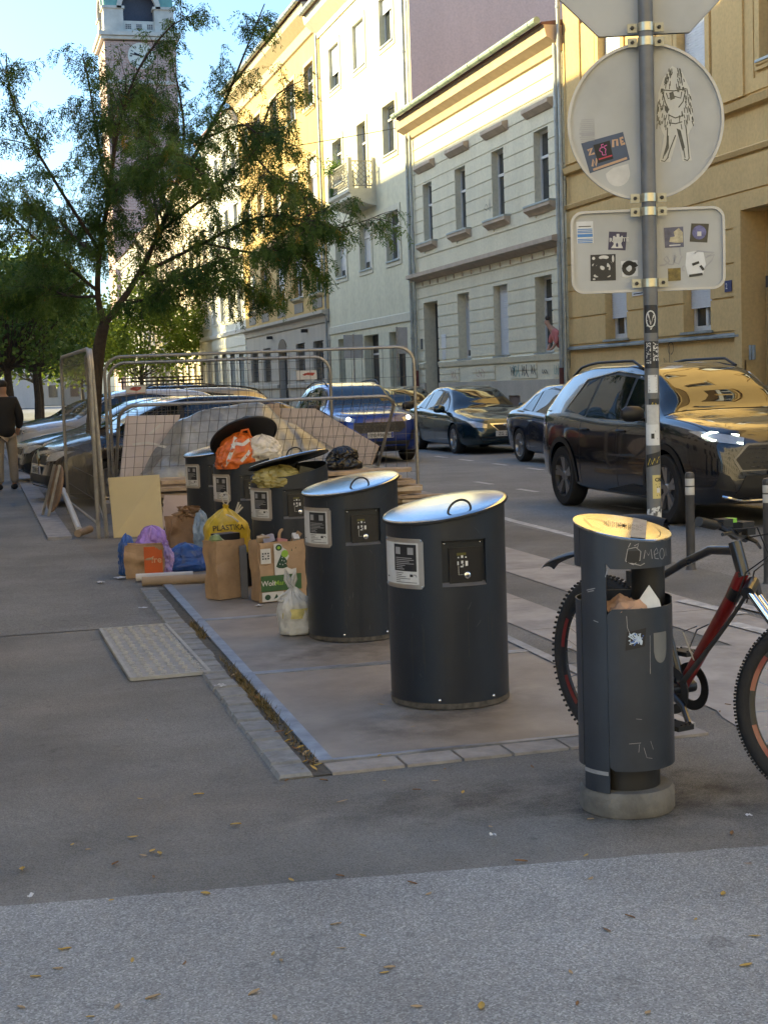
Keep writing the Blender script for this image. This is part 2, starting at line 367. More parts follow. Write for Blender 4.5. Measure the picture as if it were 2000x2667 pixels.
    def gutter(s, z, d, mat, r=.09, parent=None, segs=True):
        mb = MB(); n = max(2, int((s.Y1-s.Y0)/.9)); mb.tube([s.p(d, s.Y0+.02, z), s.p(d, s.Y1-.02, z)], r, 10)
        for k in range(n): y = s.Y0+(k+.5)*(s.Y1-s.Y0)/n; mb.tube([s.p(d, y-.02, z), s.p(d, y+.02, z)], r*1.12, 10)
        mb.build('gutter', mat, parent or s.o)
    def pipe(s, Y, z0, z1, d=.12, r=.055, mat=None, boot=None):
        mb = MB(); mb.tube([s.p(d, Y, z0), s.p(d, Y, z1)], r, 10)
        for k in range(int((z1-z0)/1.9)): z = z0+.8+k*1.9; mb.tube([s.p(d, Y, z-.03), s.p(d, Y, z+.03)], r*1.25, 10)
        pp = mb.build('downpipe', mat or m_zinc, s.o)
        if boot: mb = MB(); mb.tube([s.p(d, Y, .12), s.p(d, Y, z0)], r*1.25, 10); mb.build('pipe_boot', boot, pp)

m_tile = M('roof_tiles', (.16, .075, .055), .8, var=.25, scale=8, bump=.5, bscale=20)
# ---- cream two-storey house
m_cream = plaster('cream_plaster', (.69, .645, .49), .12); m_creamtrim = M('tan_moulding', (.45, .36, .27), .85, var=.12, scale=3, bump=.2, bscale=25)
b = Bld('cream_house', 'low cream two-storey house with banded plaster and a person leaning out', 34.25, 47.15)
UY = [(45.15, 46.10), (41.83, 42.80), (38.55, 39.51), (35.28, 36.27)]; GY = [(41.78, 42.88), (38.5, 39.66), (35.26, 36.42)]
opsU = [(a, c, 6.05, 7.93) for a, c in UY]; opsG = [(a, c, 2.18, 4.17) for a, c in GY]; door = (44.9, 46.4, .12, 4.11)
cell = [(a-.05, c+.05, 1.5, 1.92) for a, c in GY]
b.wall(m_cream, .0, 9.95, opsU+opsG+[door])
b.courses(m_cream, 5.62, 9.55, .40, [(a-.0, c+.0, 5.7, z1) for (a, c, z0, z1) in opsU])
b.courses(m_cream, 2.2, 4.62, .345, opsG+[door])
b.courses(m_cream, 1.5, 1.95, .225, [door]+cell)
mb = MB()
for a, q, c, d in b.cells(b.Y0+.02, b.Y1-.02, .1, 1.47, [door]+[(37.6, 38.5, .1, 1.05)]): b.bx(mb, a, q, c, d, 0, .07)
mb.build('plinth', plaster('stone_plinth', (.46, .42, .35), .2), b.o, smooth=False)
b.prof('string_course', m_cream, [(0, 1.97), (.05, 1.97), (.09, 2.12), (0, 2.16)], Yb=44.88); b.prof('string_course', m_cream, [(0, 1.97), (.05, 1.97), (.09, 2.12), (0, 2.16)], Ya=46.42)
b.prof('mid_cornice', m_creamtrim, [(0, 4.82), (.08, 4.84), (.18, 4.92), (.34, 4.96), (.34, 5.08), (0, 5.14)], Ya=34.4, Yb=47.3)
b.prof('frieze', m_cream, [(0, 4.64), (.03, 4.64), (.03, 4.82), (0, 4.82)])
for k in range(15):
    y = 34.9+k*.82; mb = MB(); b.bx(mb, y-.03, y+.03, 4.67, 4.80, .03, .06); mb.build('dentil', m_creamtrim, b.o, smooth=False)
b.prof('top_cornice', M('orange_moulding', (.52, .40, .28), .85, var=.1, scale=3), [(0, 9.58), (.08, 9.6), (.16, 9.78), (.42, 9.92), (.50, 10.2), (0, 10.2)], Yb=47.6)
b.roof(m_tile, 10.2, .9, .55, 11); b.gutter(10.3, .66, m_green)
for (a, q, c, d) in opsU:
    b.window(a, q, c, d, .16, .64, 0, sill=(.42, .2, .22), smat=m_creamtrim)
    b.prof('window_hood', m_creamtrim, [(0, 8.32), (.07, 8.34), (.2, 8.46), (.2, 8.56), (0, 8.60)], Ya=a-.42, Yb=q+.42)
for i, (a, q, c, d) in enumerate(opsG):
    b.window(a, q, c, d, .24, .70 if i == 2 else 0, 0, shutter=(.98 if i == 1 else 0), curtain=(.9 if i == 0 else 0), sill=(.05, .06, 0), smat=m_creamtrim)
mb = MB(); b.bx(mb, 44.92, 46.38, .12, 4.09, -.38, -.41); dd = mb.build('door', m_dkdoor, b.o, smooth=False)
mb = MB(); b.bx(mb, 45.0, 45.1, 1.1, 1.25, -.34, -.38); mb.build('handle', m_zinc, dd)
b.pipe(34.42, 1.75, 10.2, .14, .06, m_zinc, M('red_brown_pipe_boot', (.12, .035, .028), .6, var=.2))
b.pipe(47.05, 1.9, 10.1, .12, .05, m_zinc, _mats['red_brown_pipe_boot'])
mb = MB(); b.bx(mb, 37.62, 38.48, .12, 1.04, .0, .03); mb.build('meter_box', M('brown_meter_box', (.13, .085, .07), .6, var=.2), b.o, smooth=False)
for (y0, z0, y1, z1, c) in ((44.1, 2.55, 44.55, 3.0, (.62, .62, .6)), (44.15, 2.2, 44.5, 2.5, (.55, .55, .53)), (46.6, 2.6, 46.8, 2.95, (.06, .06, .06))):
    mb = MB(); b.bx(mb, y0, y1, z0, z1, .025, .04); mb.build('notice', M('notice_%.2f' % c[0], c, .7, var=.08, scale=40), b.o, smooth=False)
# spray tags low on the wall
mps = lambda u, v: b.p(.034, u, v)
gm = [M('spray_black', (.03, .03, .035), .7, var=.1), M('spray_teal', (.07, .25, .24), .7, var=.1), M('spray_rust', (.33, .13, .09), .7, var=.2)]
random.seed(3)
def scrawl(u0, v0, w, h, n):
    return [[(u0+w*(k/n)+w*.13*math.sin(k*2.1+u0), v0+h*(.5+.5*math.sin(k*1.7+v0*3))) for k in range(n+1)]]
for (u, v, w_, h_, c, wd) in ((40.6, 1.58, .7, .26, 2, .02), (37.7, 1.55, .5, .36, 1, .035), (38.05, 1.57, .35, .3, 0, .03), (37.1, 1.55, .45, .34, 0, .045), (36.55, 1.6, .3, .28, 0, .035), (34.8, 1.55, .4, .3, 1, .02), (35.7, 1.62, .35, .12, 0, .03), (43.2, 1.55, .5, .3, 2, .02), (40.0, 1.2, .4, .12, 0, .02)):
    mb = MB(); strokes(mb, (lambda d: lambda a, q: b.p(d, a, q))(.029 if v > 1.48 else .074), scrawl(u, v, w_, h_, 9), wd); mb.build('spray_tag', gm[c], b.o, smooth=False)
mb = MB(); strokes(mb, mps, [[(39.95, 6.35), (40.2, 6.45), (40.0, 6.55), (39.8, 6.35), (39.72, 6.6)], [(39.7, 6.3), (39.72, 6.65)]], .02); mb.build('spray_tag', gm[0], b.o, smooth=False)
CREAM = b

# ---- tall pale house with balcony
m_white = plaster('pale_stucco', (.66, .63, .47), .10, .6, 5.5); m_whitetrim = M('pale_trim', (.58, .55, .43), .85, var=.08)
b = Bld('pale_house', 'tall pale stuccoed house with a small lattice balcony', 47.2, 59.72)
CY = [57.35, 53.55, 49.8]
ops = [(y-.80, y+.80, 13.3, 14.95) for y in CY]+[(57.35-.75, 57.35+.75, 9.55, 11.25), (53.55-.62, 53.55+.62, 8.75, 11.25), (49.8-.80, 49.8+.80, 9.55, 11.25)]+[(y-.80, y+.80, 5.83, 7.53) for y in CY]
drs = [(57.3, 58.4, .12, 3.37), (52.2, 54.3, .12, 3.35), (48.75, 50.75, .12, 3.33)]
b.wall(m_white, .0, 16.0, ops+drs, .45, 13)
for i, o in enumerate(ops):
    sh = {0: .62, 1: 1.0, 2: .3}.get(i, 0); b.window(*o, .17, 0 if i < 3 else .72, 1 if i not in (4,) else 0, shutter=sh, sill=None if i == 4 else (.05, .06, 0), surround=(.2, .035), smat=m_whitetrim, curtain=.85 if i in (6, 7) else 0)
for (a, q, c, d) in drs:
    mb = MB(); b.bx(mb, a+.02, q-.02, c, d-.75, -.36, -.41); b.bx(mb, a+.02, q-.02, d-.68, d, -.36, -.40); k = mb.build('door', m_dkdoor, b.o, smooth=False)
    mb = MB(); b.bx(mb, a+.02, q-.02, d-.75, d-.68, -.34, -.42); b.bx(mb, (a+q)/2-.05, (a+q)/2+.05, c, d-.75, -.34, -.42); mb.build('door_frame', m_wframe, k, smooth=False)
b.prof('ground_band', m_whitetrim, [(0, 3.62), (.05, 3.62), (.05, 3.9), (0, 3.94)])
b.prof('eaves_cornice', m_whitetrim, [(0, 15.8), (.06, 15.8), (.1, 16.0), (.55, 16.35), (.62, 16.65), (0, 16.65)], Yb=60.0)
b.roof(m_tile, 16.65, 2.2, .7, 13); b.gutter(16.72, .78, m_zinc, .1)
b.pipe(47.45, .3, 16.2, .12, .06)
mb = MB(); b.bx(mb, 47.13, 47.19, .0, 17.6, -.02, -13); mb.build('side_wall', plaster('mauve_render', (.66, .56, .51), .08, .1), b.o, smooth=False)
# balcony
bal = MB(); bal.prism([(0, 8.62), (1.02, 8.62), (1.02, 8.5), (.95, 8.42), (.95, 8.3), (.3, 8.05), (0, 8.0)], lambda u, v, d: b.p(u, d, v), 51.85, 55.1); bo = bal.build('balcony', m_whitetrim, b.o, smooth=False, fix=True)
mb = MB()
for (d, y) in ((.95, 51.92), (.95, 55.02), (.06, 51.92), (.06, 55.02)): mb = MB(); b.bx(mb, y-.07, y+.07, 8.62, 9.72, d-.07, d+.07); mb.build('post', m_whitetrim, bo, smooth=False)
mb = MB()
def latt(mp, W, H, st=.2):
    n = int((W+H)/st)
    for k in range(-int(H/st), int(W/st)+1):
        a = k*st
        for sg in (1, -1):
            pts = []
            for t in (0, 1):
                u = a+(H*t); v = H*t if sg > 0 else H*(1-t); pts.append((u, v))
            (u0, v0), (u1, v1) = pts
            for (e, (p, q)) in ((0, (u0, v0)), (1, (u1, v1))): pass
            c0, c1 = max(0, -u0/(u1-u0)), min(1, (W-u0)/(u1-u0))
            if c1 > c0: mb.bar(mp(u0+(u1-u0)*c0, v0+(v1-v0)*c0), mp(u0+(u1-u0)*c1, v0+(v1-v0)*c1), .018)
latt(lambda u, v: b.p(.95, 51.99+u, 8.72+v), 2.96, .85); latt(lambda u, v: b.p(.1+u, 51.92, 8.72+v), .78, .85)
for z in (8.72, 9.6): mb.bar(b.p(.95, 51.9, z), b.p(.95, 55.05, z), .04); mb.bar(b.p(.05, 51.92, z), b.p(.95, 51.92, z), .04)
mb.build('lattice_railing', M('grey_railing', (.25, .24, .22), .6, .3, var=.1), bo, smooth=False)
PALE = b

# ---- ochre house
m_ochre = plaster('ochre_plaster', (.56, .395, .17), .14); m_ochregrey = plaster('grey_tan_plaster', (.50, .455, .38), .14); m_ochretrim = M('ochre_trim', (.52, .42, .25), .85, var=.1)
b = Bld('ochre_house', 'ochre yellow house with a grey ground floor and arched doorway', 59.78, 79.2)
CY = [61.85, 65.6, 69.5, 73.6, 77.1]
top = [(y-.85, y+.85, 13.4, 15.2) for y in CY]; mid = [(y-.85, y+.85, 9.3, 11.3) for y in CY]; low = [(y-.9, y+.9, 5.52, 7.5) for y in CY]
gr = [(61.0, 62.9, 1.72, 3.45), (64.65, 66.5, 1.72, 3.47), (72.55, 74.5, 1.76, 3.5), (76.0, 78.0, 1.78, 3.5)]; dr = (68.6, 70.6, .12, 3.5)
b.wall(m_ochre, 4.66, 16.6, top+mid+low, .4, 12); b.wall(m_ochregrey, .0, 4.66, gr+[dr], .4, 12, 'ground_wall')
for i, o in enumerate(top): b.window(*o, .16, .62, 1, sill=(.12, .12, .16), surround=(.16, .03), smat=m_ochretrim)
for i, o in enumerate(mid): b.window(*o, .16, .62, 1, sill=(.12, .12, .16), surround=(.16, .03), smat=m_ochretrim, shutter=.35 if i < 2 else 0, curtain=.9)
for i, o in enumerate(low):
    b.window(*o, .2, .0, 1, sill=(.15, .16, .14), smat=m_ochretrim, shutter=(.45, .5, .7, 0, .3)[i], fw=.1)
    mb = MB(); b.bx(mb, o[0]-.02, o[1]+.02, 4.85, 5.28, .0, .03); mb.build('apron_panel', plaster('apron_grey', (.27, .25, .21), .1), b.o, smooth=False) if i == 0 else mb.build('apron_panel', _mats['apron_grey'], b.o, smooth=False)
for o in gr: b.window(*o, .3, .0, 1, bars=7, fw=.08)
b.courses(m_ochregrey, 1.66, 3.42, .58, gr+[dr]); b.prof('ground_sill', m_ochregrey, [(0, 1.45), (.1, 1.45), (.1, 1.6), (0, 1.66)], Yb=68.4); b.prof('ground_sill', m_ochregrey, [(0, 1.45), (.1, 1.45), (.1, 1.6), (0, 1.66)], Ya=70.8)
b.prof('belt_cornice', m_ochregrey, [(0, 4.2), (.06, 4.2), (.12, 4.45), (.3, 4.55), (.3, 4.68), (0, 4.72)])
mb = MB(); b.bx(mb, dr[0], dr[1], .12, 3.2, -.3, -.36); dk = mb.build('door', m_dkdoor, b.o, smooth=False)
mb = MB(); mb.prism([(69.6+1.0*math.cos(a*PI/12)*1.05, 3.2+.62*math.sin(a*PI/12)) for a in range(13)], lambda u, v, d: b.p(d, u, v), .0, .03); mb.build('arch_light', M('door_brown', (.12, .085, .06), .6, var=.2), dk, smooth=False)
b.prof('eaves_cornice', m_ochretrim, [(0, 16.2), (.1, 16.25), (.2, 16.6), (.65, 16.95), (.7, 17.25), (0, 17.3)])
b.roof(m_tile, 17.3, 2.4, .8, 12); b.gutter(17.36, .85, m_zinc, .1); b.pipe(59.95, .3, 16.4, .1, .05)
for y in (64, 72): mb = MB(); b.bx(mb, y-.06, y+.06, 3.9, 4.05, 0, .3); mb.build('wall_lamp', m_iron, b.o, smooth=False)

# ---- white ornate house, then further houses towards the tower
def far_house(name, label, Y0, Y1, H, col, rows, trim, nwin, courses=None, grime=.12, F=FX):
    b = Bld(name, label, Y0, Y1, F); mt = plaster(name+'_plaster', col, grime); tr = M(name+'_trim', trim, .85, var=.08)
    wn = (Y1-Y0)/nwin; ops = [(Y0+wn*(i+.5)-.6, Y0+wn*(i+.5)+.6, z0, z1) for (z0, z1) in rows for i in range(nwin)]
    b.wall(mt, 0, H, ops, .4, 11)
    for o in ops: b.window(*o, .22, .65, 1, sill=(.1, .1, .12), surround=(.15, .05), smat=tr)
    if courses: b.courses(mt, courses[0], courses[1], courses[2], ops, .05, .09)
    for z in (4.6, 8.6): b.prof('belt_course', tr, [(0, z), (.12, z), (.18, z+.2), (0, z+.26)])
    b.prof('eaves_cornice', tr, [(0, H-.6), (.15, H-.55), (.5, H-.2), (.6, H+.1), (0, H+.1)]); b.roof(m_tile, H+.1, 2.2, .7, 11)
    return b
far_house('white_ornate_house', 'white ornate house with deep plaster bands beyond the ochre one', 79.25, 91, 16.4, (.70, .69, .60), [(1.3, 3.4), (5.5, 7.6), (9.6, 11.7), (13.2, 15)], (.68, .68, .66), 4, (.6, 4.5, .62))
far_house('cream_corner_house', 'sunlit cream house further along the street behind the trees', 91.05, 106, 15.5, (.66, .56, .40), [(1.2, 3.3), (5.4, 7.5), (9.4, 11.5)], (.62, .55, .44), 5)
far_house('tan_house', 'distant tan house at the foot of the tower', 106.05, 126, 14.5, (.50, .42, .33), [(1.2, 3.3), (5.4, 7.5), (9.4, 11.5)], (.5, .45, .38), 6)
far_house('grey_house', 'distant grey house past the tower', 126.05, 146, 14, (.45, .43, .40), [(1.2, 3.3), (5.4, 7.5), (9.4, 11.5)], (.5, .47, .42), 6)

# ---- ochre banded house on the right, running out of the picture
m_tan = plaster('tan_plaster', (.62, .44, .205), .12)
b = Bld('banded_ochre_house', 'ochre house with broad plaster bands behind the traffic sign', 2, 34.2)
WY = [31.45, 27.5, 21.0, 17.0, 13.0, 9.0, 5.0]
opsG = [(y-.62, y+.62, 2.36, 4.9) if i > 1 else (y-.66, y+.52, 2.36, 4.85) for i, y in enumerate(WY)]; opsU = [(y-.6, y+.6, 7.3, 9.6) for y in WY+[24.2]]; opsT = [(y-.6, y+.6, 12.4, 14.6) for y in WY+[24.2]]
dr = (22.9, 25.5, .12, 4.58)
b.wall(m_tan, .0, 17.5, opsG+opsU+opsT+[dr], .45, 12)
b.courses(m_tan, 2.3, 5.62, .665, opsG+[(22.6, 25.8, 0, 4.9)], .03, .035); b.courses(m_tan, 6.75, 9.95, 3.2, [(o[0]-.25, o[1]+.25, o[2]-.3, o[3]+.25) for o in opsU], .03, .03)
for y in (33.5, 29.5, 25.8): mb = MB(); b.bx(mb, y-.42, y+.42, 6.75, 16.4, .03, .07); mb.build('pilaster', m_tan, b.o, smooth=False)
b.prof('string_course', m_zinc, [(0, 2.18), (.1, 2.18), (.1, 2.22), (0, 2.27)], Ya=25.62); b.prof('string_course', m_zinc, [(0, 2.18), (.1, 2.18), (.1, 2.22), (0, 2.27)], Yb=22.8)
b.prof('belt_course', m_tan, [(0, 5.66), (.06, 5.66), (.1, 5.75), (0, 5.8)]); b.prof('belt_course', m_tan, [(0, 6.5), (.12, 6.52), (.16, 6.66), (0, 6.72)])
mb = MB()
for a, q, c, d in b.cells(2.02, 34.18, .1, 1.72, [(22.9, 25.5, 0, 3)]): b.bx(mb, a, q, c, d, 0, .03)
mb.build('plinth', m_tan, b.o, smooth=False)
for i, o in enumerate(opsG): b.window(*o, .22, 0, 1, shutter=.80 if i < 2 else .4, sill=(.1, .05, 0), fw=.1)
for i, o in enumerate(opsU): b.window(*o, .2, 0, 1, shutter=.85 if i in (0, 1) else .4, sill=(.1, .08, .1), surround=(.18, .05), smat=m_tan)
for i, o in enumerate(opsT): b.window(*o, .3, .7, 1, shutter=.3 if i % 2 else 0, sill=(.1, .08, .1), surround=(.18, .05), smat=m_tan)
for (y0, y1) in ((25.5, 25.78), (22.62, 22.9)): mb = MB(); b.bx(mb, y0, y1, .1, 4.9, .0, .09); mb.build('door_jamb', m_tan, b.o, smooth=False)
mb = MB(); b.bx(mb, 22.62, 25.78, 4.6, 4.9, .0, .085); mb.build('door_lintel', m_tan, b.o, smooth=False)
mb = MB(); b.bx(mb, 22.95, 24.85, .12, 3.1, -.3, -.38); b.bx(mb, 22.95, 24.85, 3.2, 4.5, -.3, -.36); dk = mb.build('door', m_dkdoor, b.o, smooth=False)
mb = MB(); b.bx(mb, 22.9, 24.95, 3.08, 3.3, -.12, -.3); b.bx(mb, 24.7, 24.95, .12, 3.1, -.2, -.3); mb.build('door_frame', m_dkdoor, dk, smooth=False)
mb = MB(); b.bx(mb, 25.1, 25.18, 1.72, 2.0, .02, .05); b.bx(mb, 25.22, 25.3, 1.72, 2.0, .02, .05); mb.build('intercom', m_zinc, b.o, smooth=False)
mb = MB(); b.bx(mb, 25.95, 26.22, 3.08, 3.3, .035, .05); pl = mb.build('number_plate', M('navy_plate', (.03, .035, .12), .4, var=.1), b.o, smooth=False)
text('2', lambda u, v: b.p(.053, 26.18-u, 3.14+v), .16, m_wframe, pl)
mb = MB(); b.bx(mb, 29.72, 30.45, 3.28, 3.62, .035, .05); nb = mb.build('notice_board', M('white_notice', (.6, .6, .58), .7, var=.05), b.o, smooth=False)
mb = MB(); [b.bx(mb, 29.8, 30.37, 3.31+.07*k, 3.335+.07*k, .05, .053) for k in range(3)]; mb.build('print', gm[0], nb, smooth=False)
mb = MB(); b.bx(mb, 29.85, 30.3, 3.53, 3.59, .05, .053); mb.build('heading_print', M('red_print', (.4, .05, .05), .7, var=.05), nb, smooth=False)
mb = MB(); strokes(mb, lambda u, v: b.p(.034, 29.0-u, 1.55+v), [[(.0, .05), (.15, .22), (.05, .3), (.1, .02)], [(.3, .0), (.32, .55)], arc(.38, .5, .13, .13, 250, -90, 16), [(.5, .05), (.55, .25), (.6, .05), (.62, .2), (.75, .22)]], .02); mb.build('spray_tag', gm[0], b.o, smooth=False)
b.prof('eaves_cornice', m_tan, [(0, 16.9), (.15, 16.95), (.6, 17.3), (.65, 17.6), (0, 17.6)]); b.roof(m_tile, 17.6, 2.4, .75, 12); b.gutter(17.68, .8, m_zinc, .1)
b.pipe(34.12, .3, 17.2, .16, .05)

# ---- clock tower
def tower():
    x0, x1, y0, y1 = 14.72, 21.98, 153.5, 160.7; cx, cy = (x0+x1)/2, (y0+y1)/2; hw = (x1-x0)/2
    t = thing('clock_tower', 'tall brick clock tower with a white belfry behind the tree', 'tower', (cx, cy, .06))
    mbk = bpy.data.materials.new('tower_brick'); mbk.use_nodes = True; n = mbk.node_tree.nodes; L = mbk.node_tree.links; B = n['Principled BSDF']; B.inputs['Roughness'].default_value = .9
    tc = n.new('ShaderNodeTexCoord'); sx = n.new('ShaderNodeSeparateXYZ'); L.new(tc.outputs['Object'], sx.inputs[0]); ad = n.new('ShaderNodeMath'); L.new(sx.outputs[0], ad.inputs[0]); L.new(sx.outputs[1], ad.inputs[1]); cb = n.new('ShaderNodeCombineXYZ'); L.new(ad.outputs[0], cb.inputs[0]); L.new(sx.outputs[2], cb.inputs[1])
    br = n.new('ShaderNodeTexBrick'); br.inputs['Scale'].default_value = 1; br.inputs['Brick Width'].default_value = .5; br.inputs['Row Height'].default_value = .16; br.inputs['Mortar Size'].default_value = .025
    br.inputs['Color1'].default_value = (.37, .225, .19, 1); br.inputs['Color2'].default_value = (.45, .295, .25, 1); br.inputs['Mortar'].default_value = (.50, .41, .36, 1); L.new(cb.outputs[0], br.inputs['Vector']); L.new(br.outputs[0], B.inputs['Base Color'])
    ms = M('tower_stone', (.52, .49, .43), .85, var=.14, scale=.8); mg = M('copper_green', (.16, .34, .30), .6, var=.2, scale=.6)
    mb = MB(); mb.box((0, 0, 18.6), (2*hw, 2*hw, 37.3)); mb.build('shaft', mbk, t, smooth=False)
    for z, e, h in ((37.55, .35, .3), (37.95, .55, .4), (33.15, .12, .35), (28.7, .12, .35), (24, .12, .35), (18, .12, .35)): mb = MB(); mb.box((0, 0, z), (2*hw+2*e, 2*hw+2*e, h)); mb.build('stone_band', ms, t, smooth=False)
    # belfry stage
    for sx_ in (-1, 1):
        for sy_ in (-1, 1): mb = MB(); mb.box((sx_*(hw-1.05), sy_*(hw-1.05), 39.35), (2.0, 2.0, 2.4)); mb.box((sx_*(hw-1.05), sy_*(hw-1.05), 40.65), (2.3, 2.3, .25)); mb.build('belfry_pier', ms, t, smooth=False)
    for k in range(4):
        r = Matrix.Rotation(k*PI/2, 3, 'Z'); mb = MB(); mb.box(r @ Vector((0, -hw+.35, 38.75)), (hw*2-4.1, .3, 1.2), r); bl = mb.build('balustrade', ms, t, smooth=False)
    dkm = M('belfry_dark', (.05, .055, .08), .6, var=.2)
    mb = MB()
    for k in range(4):
        r = Matrix.Rotation(k*PI/2, 3, 'Z')
        for u in (-1.1, 0, 1.1):
            for i in range(3):
                for j in range(3): mb.box(r @ Vector((u-.2+.2*i, -hw+.18, 38.6+.18*j)), (.12, .06, .11), r)
    mb.build('pierced_openings', dkm, bl, smooth=False)
    mb = MB(); mb.box((0, 0, 40.2), (2*hw-2.6, 2*hw-2.6, 4.2)); mb.build('bell_chamber', dkm, t, smooth=False)
    for k in range(4):
        r = Matrix.Rotation(k*PI/2, 3, 'Z'); mb = MB(); prof = [(1.75*math.cos(PI-a*PI/16), 40.55+1.75*math.sin(a*PI/16)) for a in range(17)]; o2 = [(u*1.28, 40.55+(v-40.55)*1.28) for u, v in prof]
        for i in range(16):
            q = [prof[i], prof[i+1], o2[i+1], o2[i]]; mb.prism(q, lambda u, v, d: r @ Vector((u, -hw+d, v)), -.1, .5)
        mb.build('belfry_arch', ms, t, smooth=False, fix=True)
        mb = MB(); pts = [(u*1.26, 40.55+(v-40.55)*1.26) for u, v in prof]+[(hw-.2, 40.55), (hw-.2, 43.2), (-hw+.2, 43.2), (-hw+.2, 40.55)]
        mb.prism(pts, lambda u, v, d: r @ Vector((u, -hw+d, v)), .12, .5); mb.build('copper_gable', mg, t, smooth=False, fix=True)
    mb = MB(); mb.lathe([(hw-.4, 42.9), (hw-.7, 44.5), (hw-1.8, 47), (1.0, 49), (.5, 52), (0, 52)], 8); mb.build('dome', mg, t)
    # clock
    mb = MB(); mb.lathe([(0, .0), (1.27, .0), (1.32, .05), (1.32, .12), (1.22, .12), (1.22, .06), (0, .06)], 40, (0, -hw-.02, 35.78), m=Matrix.Rotation(PI/2, 3, 'X')); ck = mb.build('clock_face', M('clock_white', (.62, .62, .54), .6, var=.06), t, fix=True)
    mb = MB(); fm = lambda u, v: Vector((u, -hw-.10, 35.78+v))
    for h in range(12):
        a = h*PI/6; strokes(mb, fm, [[(.88*math.sin(a), .88*math.cos(a)), (1.14*math.sin(a), 1.14*math.cos(a))]], .13 if h % 3 == 0 else .08)
    mb.build('hour_marks', m_iron, ck, smooth=False)
    mb = MB(); fm2 = lambda u, v: Vector((u, -hw-.12, 35.78+v))
    for (a, l, wd) in ((math.radians(294), .75, .16), (math.radians(282), 1.08, .11)): strokes(mb, fm2, [[(-.2*math.sin(a), -.2*math.cos(a)), (l*math.sin(a), l*math.cos(a))]], wd)
    mb.build('clock_hands', m_iron, ck, smooth=False)
tower()

# ---- houses on the near side of the street (left, behind the view), which shade it
m_near = plaster('near_plaster', (.70, .66, .56), .10)
for (nm, lb, a, c, H) in (('near_house', 'long near-side house that shades the street', 4.2, 88, 16.75), ('near_low_house', 'lower near-side house at the end of the row', 88.05, 96.5, 13.3)):
    b = Bld(nm, lb, a, c, -3.1)
    mb = MB(); mb.box((-6, 0, H/2-.05), (12, c-a, H-.1)); mb.build('wall', m_near, b.o, smooth=False)
    mb = MB(); mb.prism([(0, 0), (-12, 0), (-12, .1), (-6, 2.0), (0, .1)], lambda u, v, d: Vector((u, d, H-.1+v)), (a-c)/2, (c-a)/2); mb.build('roof', m_tile, b.o, smooth=False, fix=True)
    mb0 = MB(); mb0.box((.02, 0, 0), (.06, 1.2, 2.0)); wm = mb0.mesh('window', m_glass, False)
    for z in (2.2, 6.2, 10.2, 14.2):
        if z+1.2 > H: continue
        for k in range(int((c-a)/3.4)):
            o = bpy.data.objects.new('window', wm); COL.objects.link(o); o.parent = b.o; o.location = (0, a-b.yc+1.7+k*3.4, z)

b = Bld('fill_house', 'unseen pale house added behind the view to bounce sunlight', -10, 26, -14)  # out of view, added so its sunlit wall bounces warm light into the street
b.o.location = (8, -14, .1); b.o.rotation_euler = (0, 0, 0)
m_fill = plaster('fill_plaster', (.74, .66, .54), .08)
mb = MB(); mb.box((0, -6, 8.4), (44, 12, 16.8)); mb.build('wall', m_fill, b.o, smooth=False)
mb = MB(); mb.prism([(0, 0), (-12, 0), (-12, .1), (-6, 2.2), (0, .1)], lambda u, v, d: Vector((d, u, 16.8+v)), -22, 22); mb.build('roof', m_tile, b.o, smooth=False, fix=True)
mb0 = MB(); mb0.box((0, .02, 0), (1.2, .06, 2.0)); wm = mb0.mesh('window', m_glass, False)
for z in (2.2, 6.2, 10.2, 14.2):
    for k in range(12):
        o = bpy.data.objects.new('window', wm); COL.objects.link(o); o.parent = b.o; o.location = (-20+k*3.6, 0, z)
# ------------------------------------------------------------------ waste platforms and bins
m_bin = M('anthracite_powder_coat', (.015, .020, .029), .40, .0, var=.16, scale=3, bump=.12, bscale=220, spec=.45)
m_steel = M('brushed_steel_lid', (.62, .63, .64), .17, 1.0, var=.10, scale=5, bump=.03, bscale=6)
m_rim = M('black_rubber_edge', (.015, .015, .016), .55, var=.1)
m_alu = M('aluminium_plate', (.44, .40, .36), .38, .75, var=.1, scale=9)
m_paper = M('white_print_paper', (.62, .62, .61), .6, var=.06, scale=30); m_ink = M('black_ink', (.018, .018, .02), .5, var=.1); m_grink = M('grey_ink', (.32, .32, .33), .6, var=.1)
m_blackp = M('black_panel', (.012, .012, .014), .35, var=.1); m_chrome = M('chrome', (.7, .7, .7), .12, 1.0, var=.03)
m_slab = M('brown_slab', (.275, .235, .195), .6, var=.28, scale=2.2, col2=(.335, .29, .24), bump=.3, bscale=140, det=11, world=True)
m_frame = M('galvanised_frame', (.29, .30, .325), .5, .55, var=.3, scale=7, bump=.1, bscale=50, world=True)
m_sett = M('granite_sett', (.22, .225, .225), .85, var=.25, scale=14, bump=.5, bscale=50, world=True)
def rowx(y): return .0145*(y-6.45)
PL = 1.888
names = ['nearest waste bin, with its steel lid shut', 'second waste bin, white bag leaning on it', 'half-open waste bin holding an olive bag', 'wide-open waste bin with an orange bag', 'farthest waste bin by the fence']
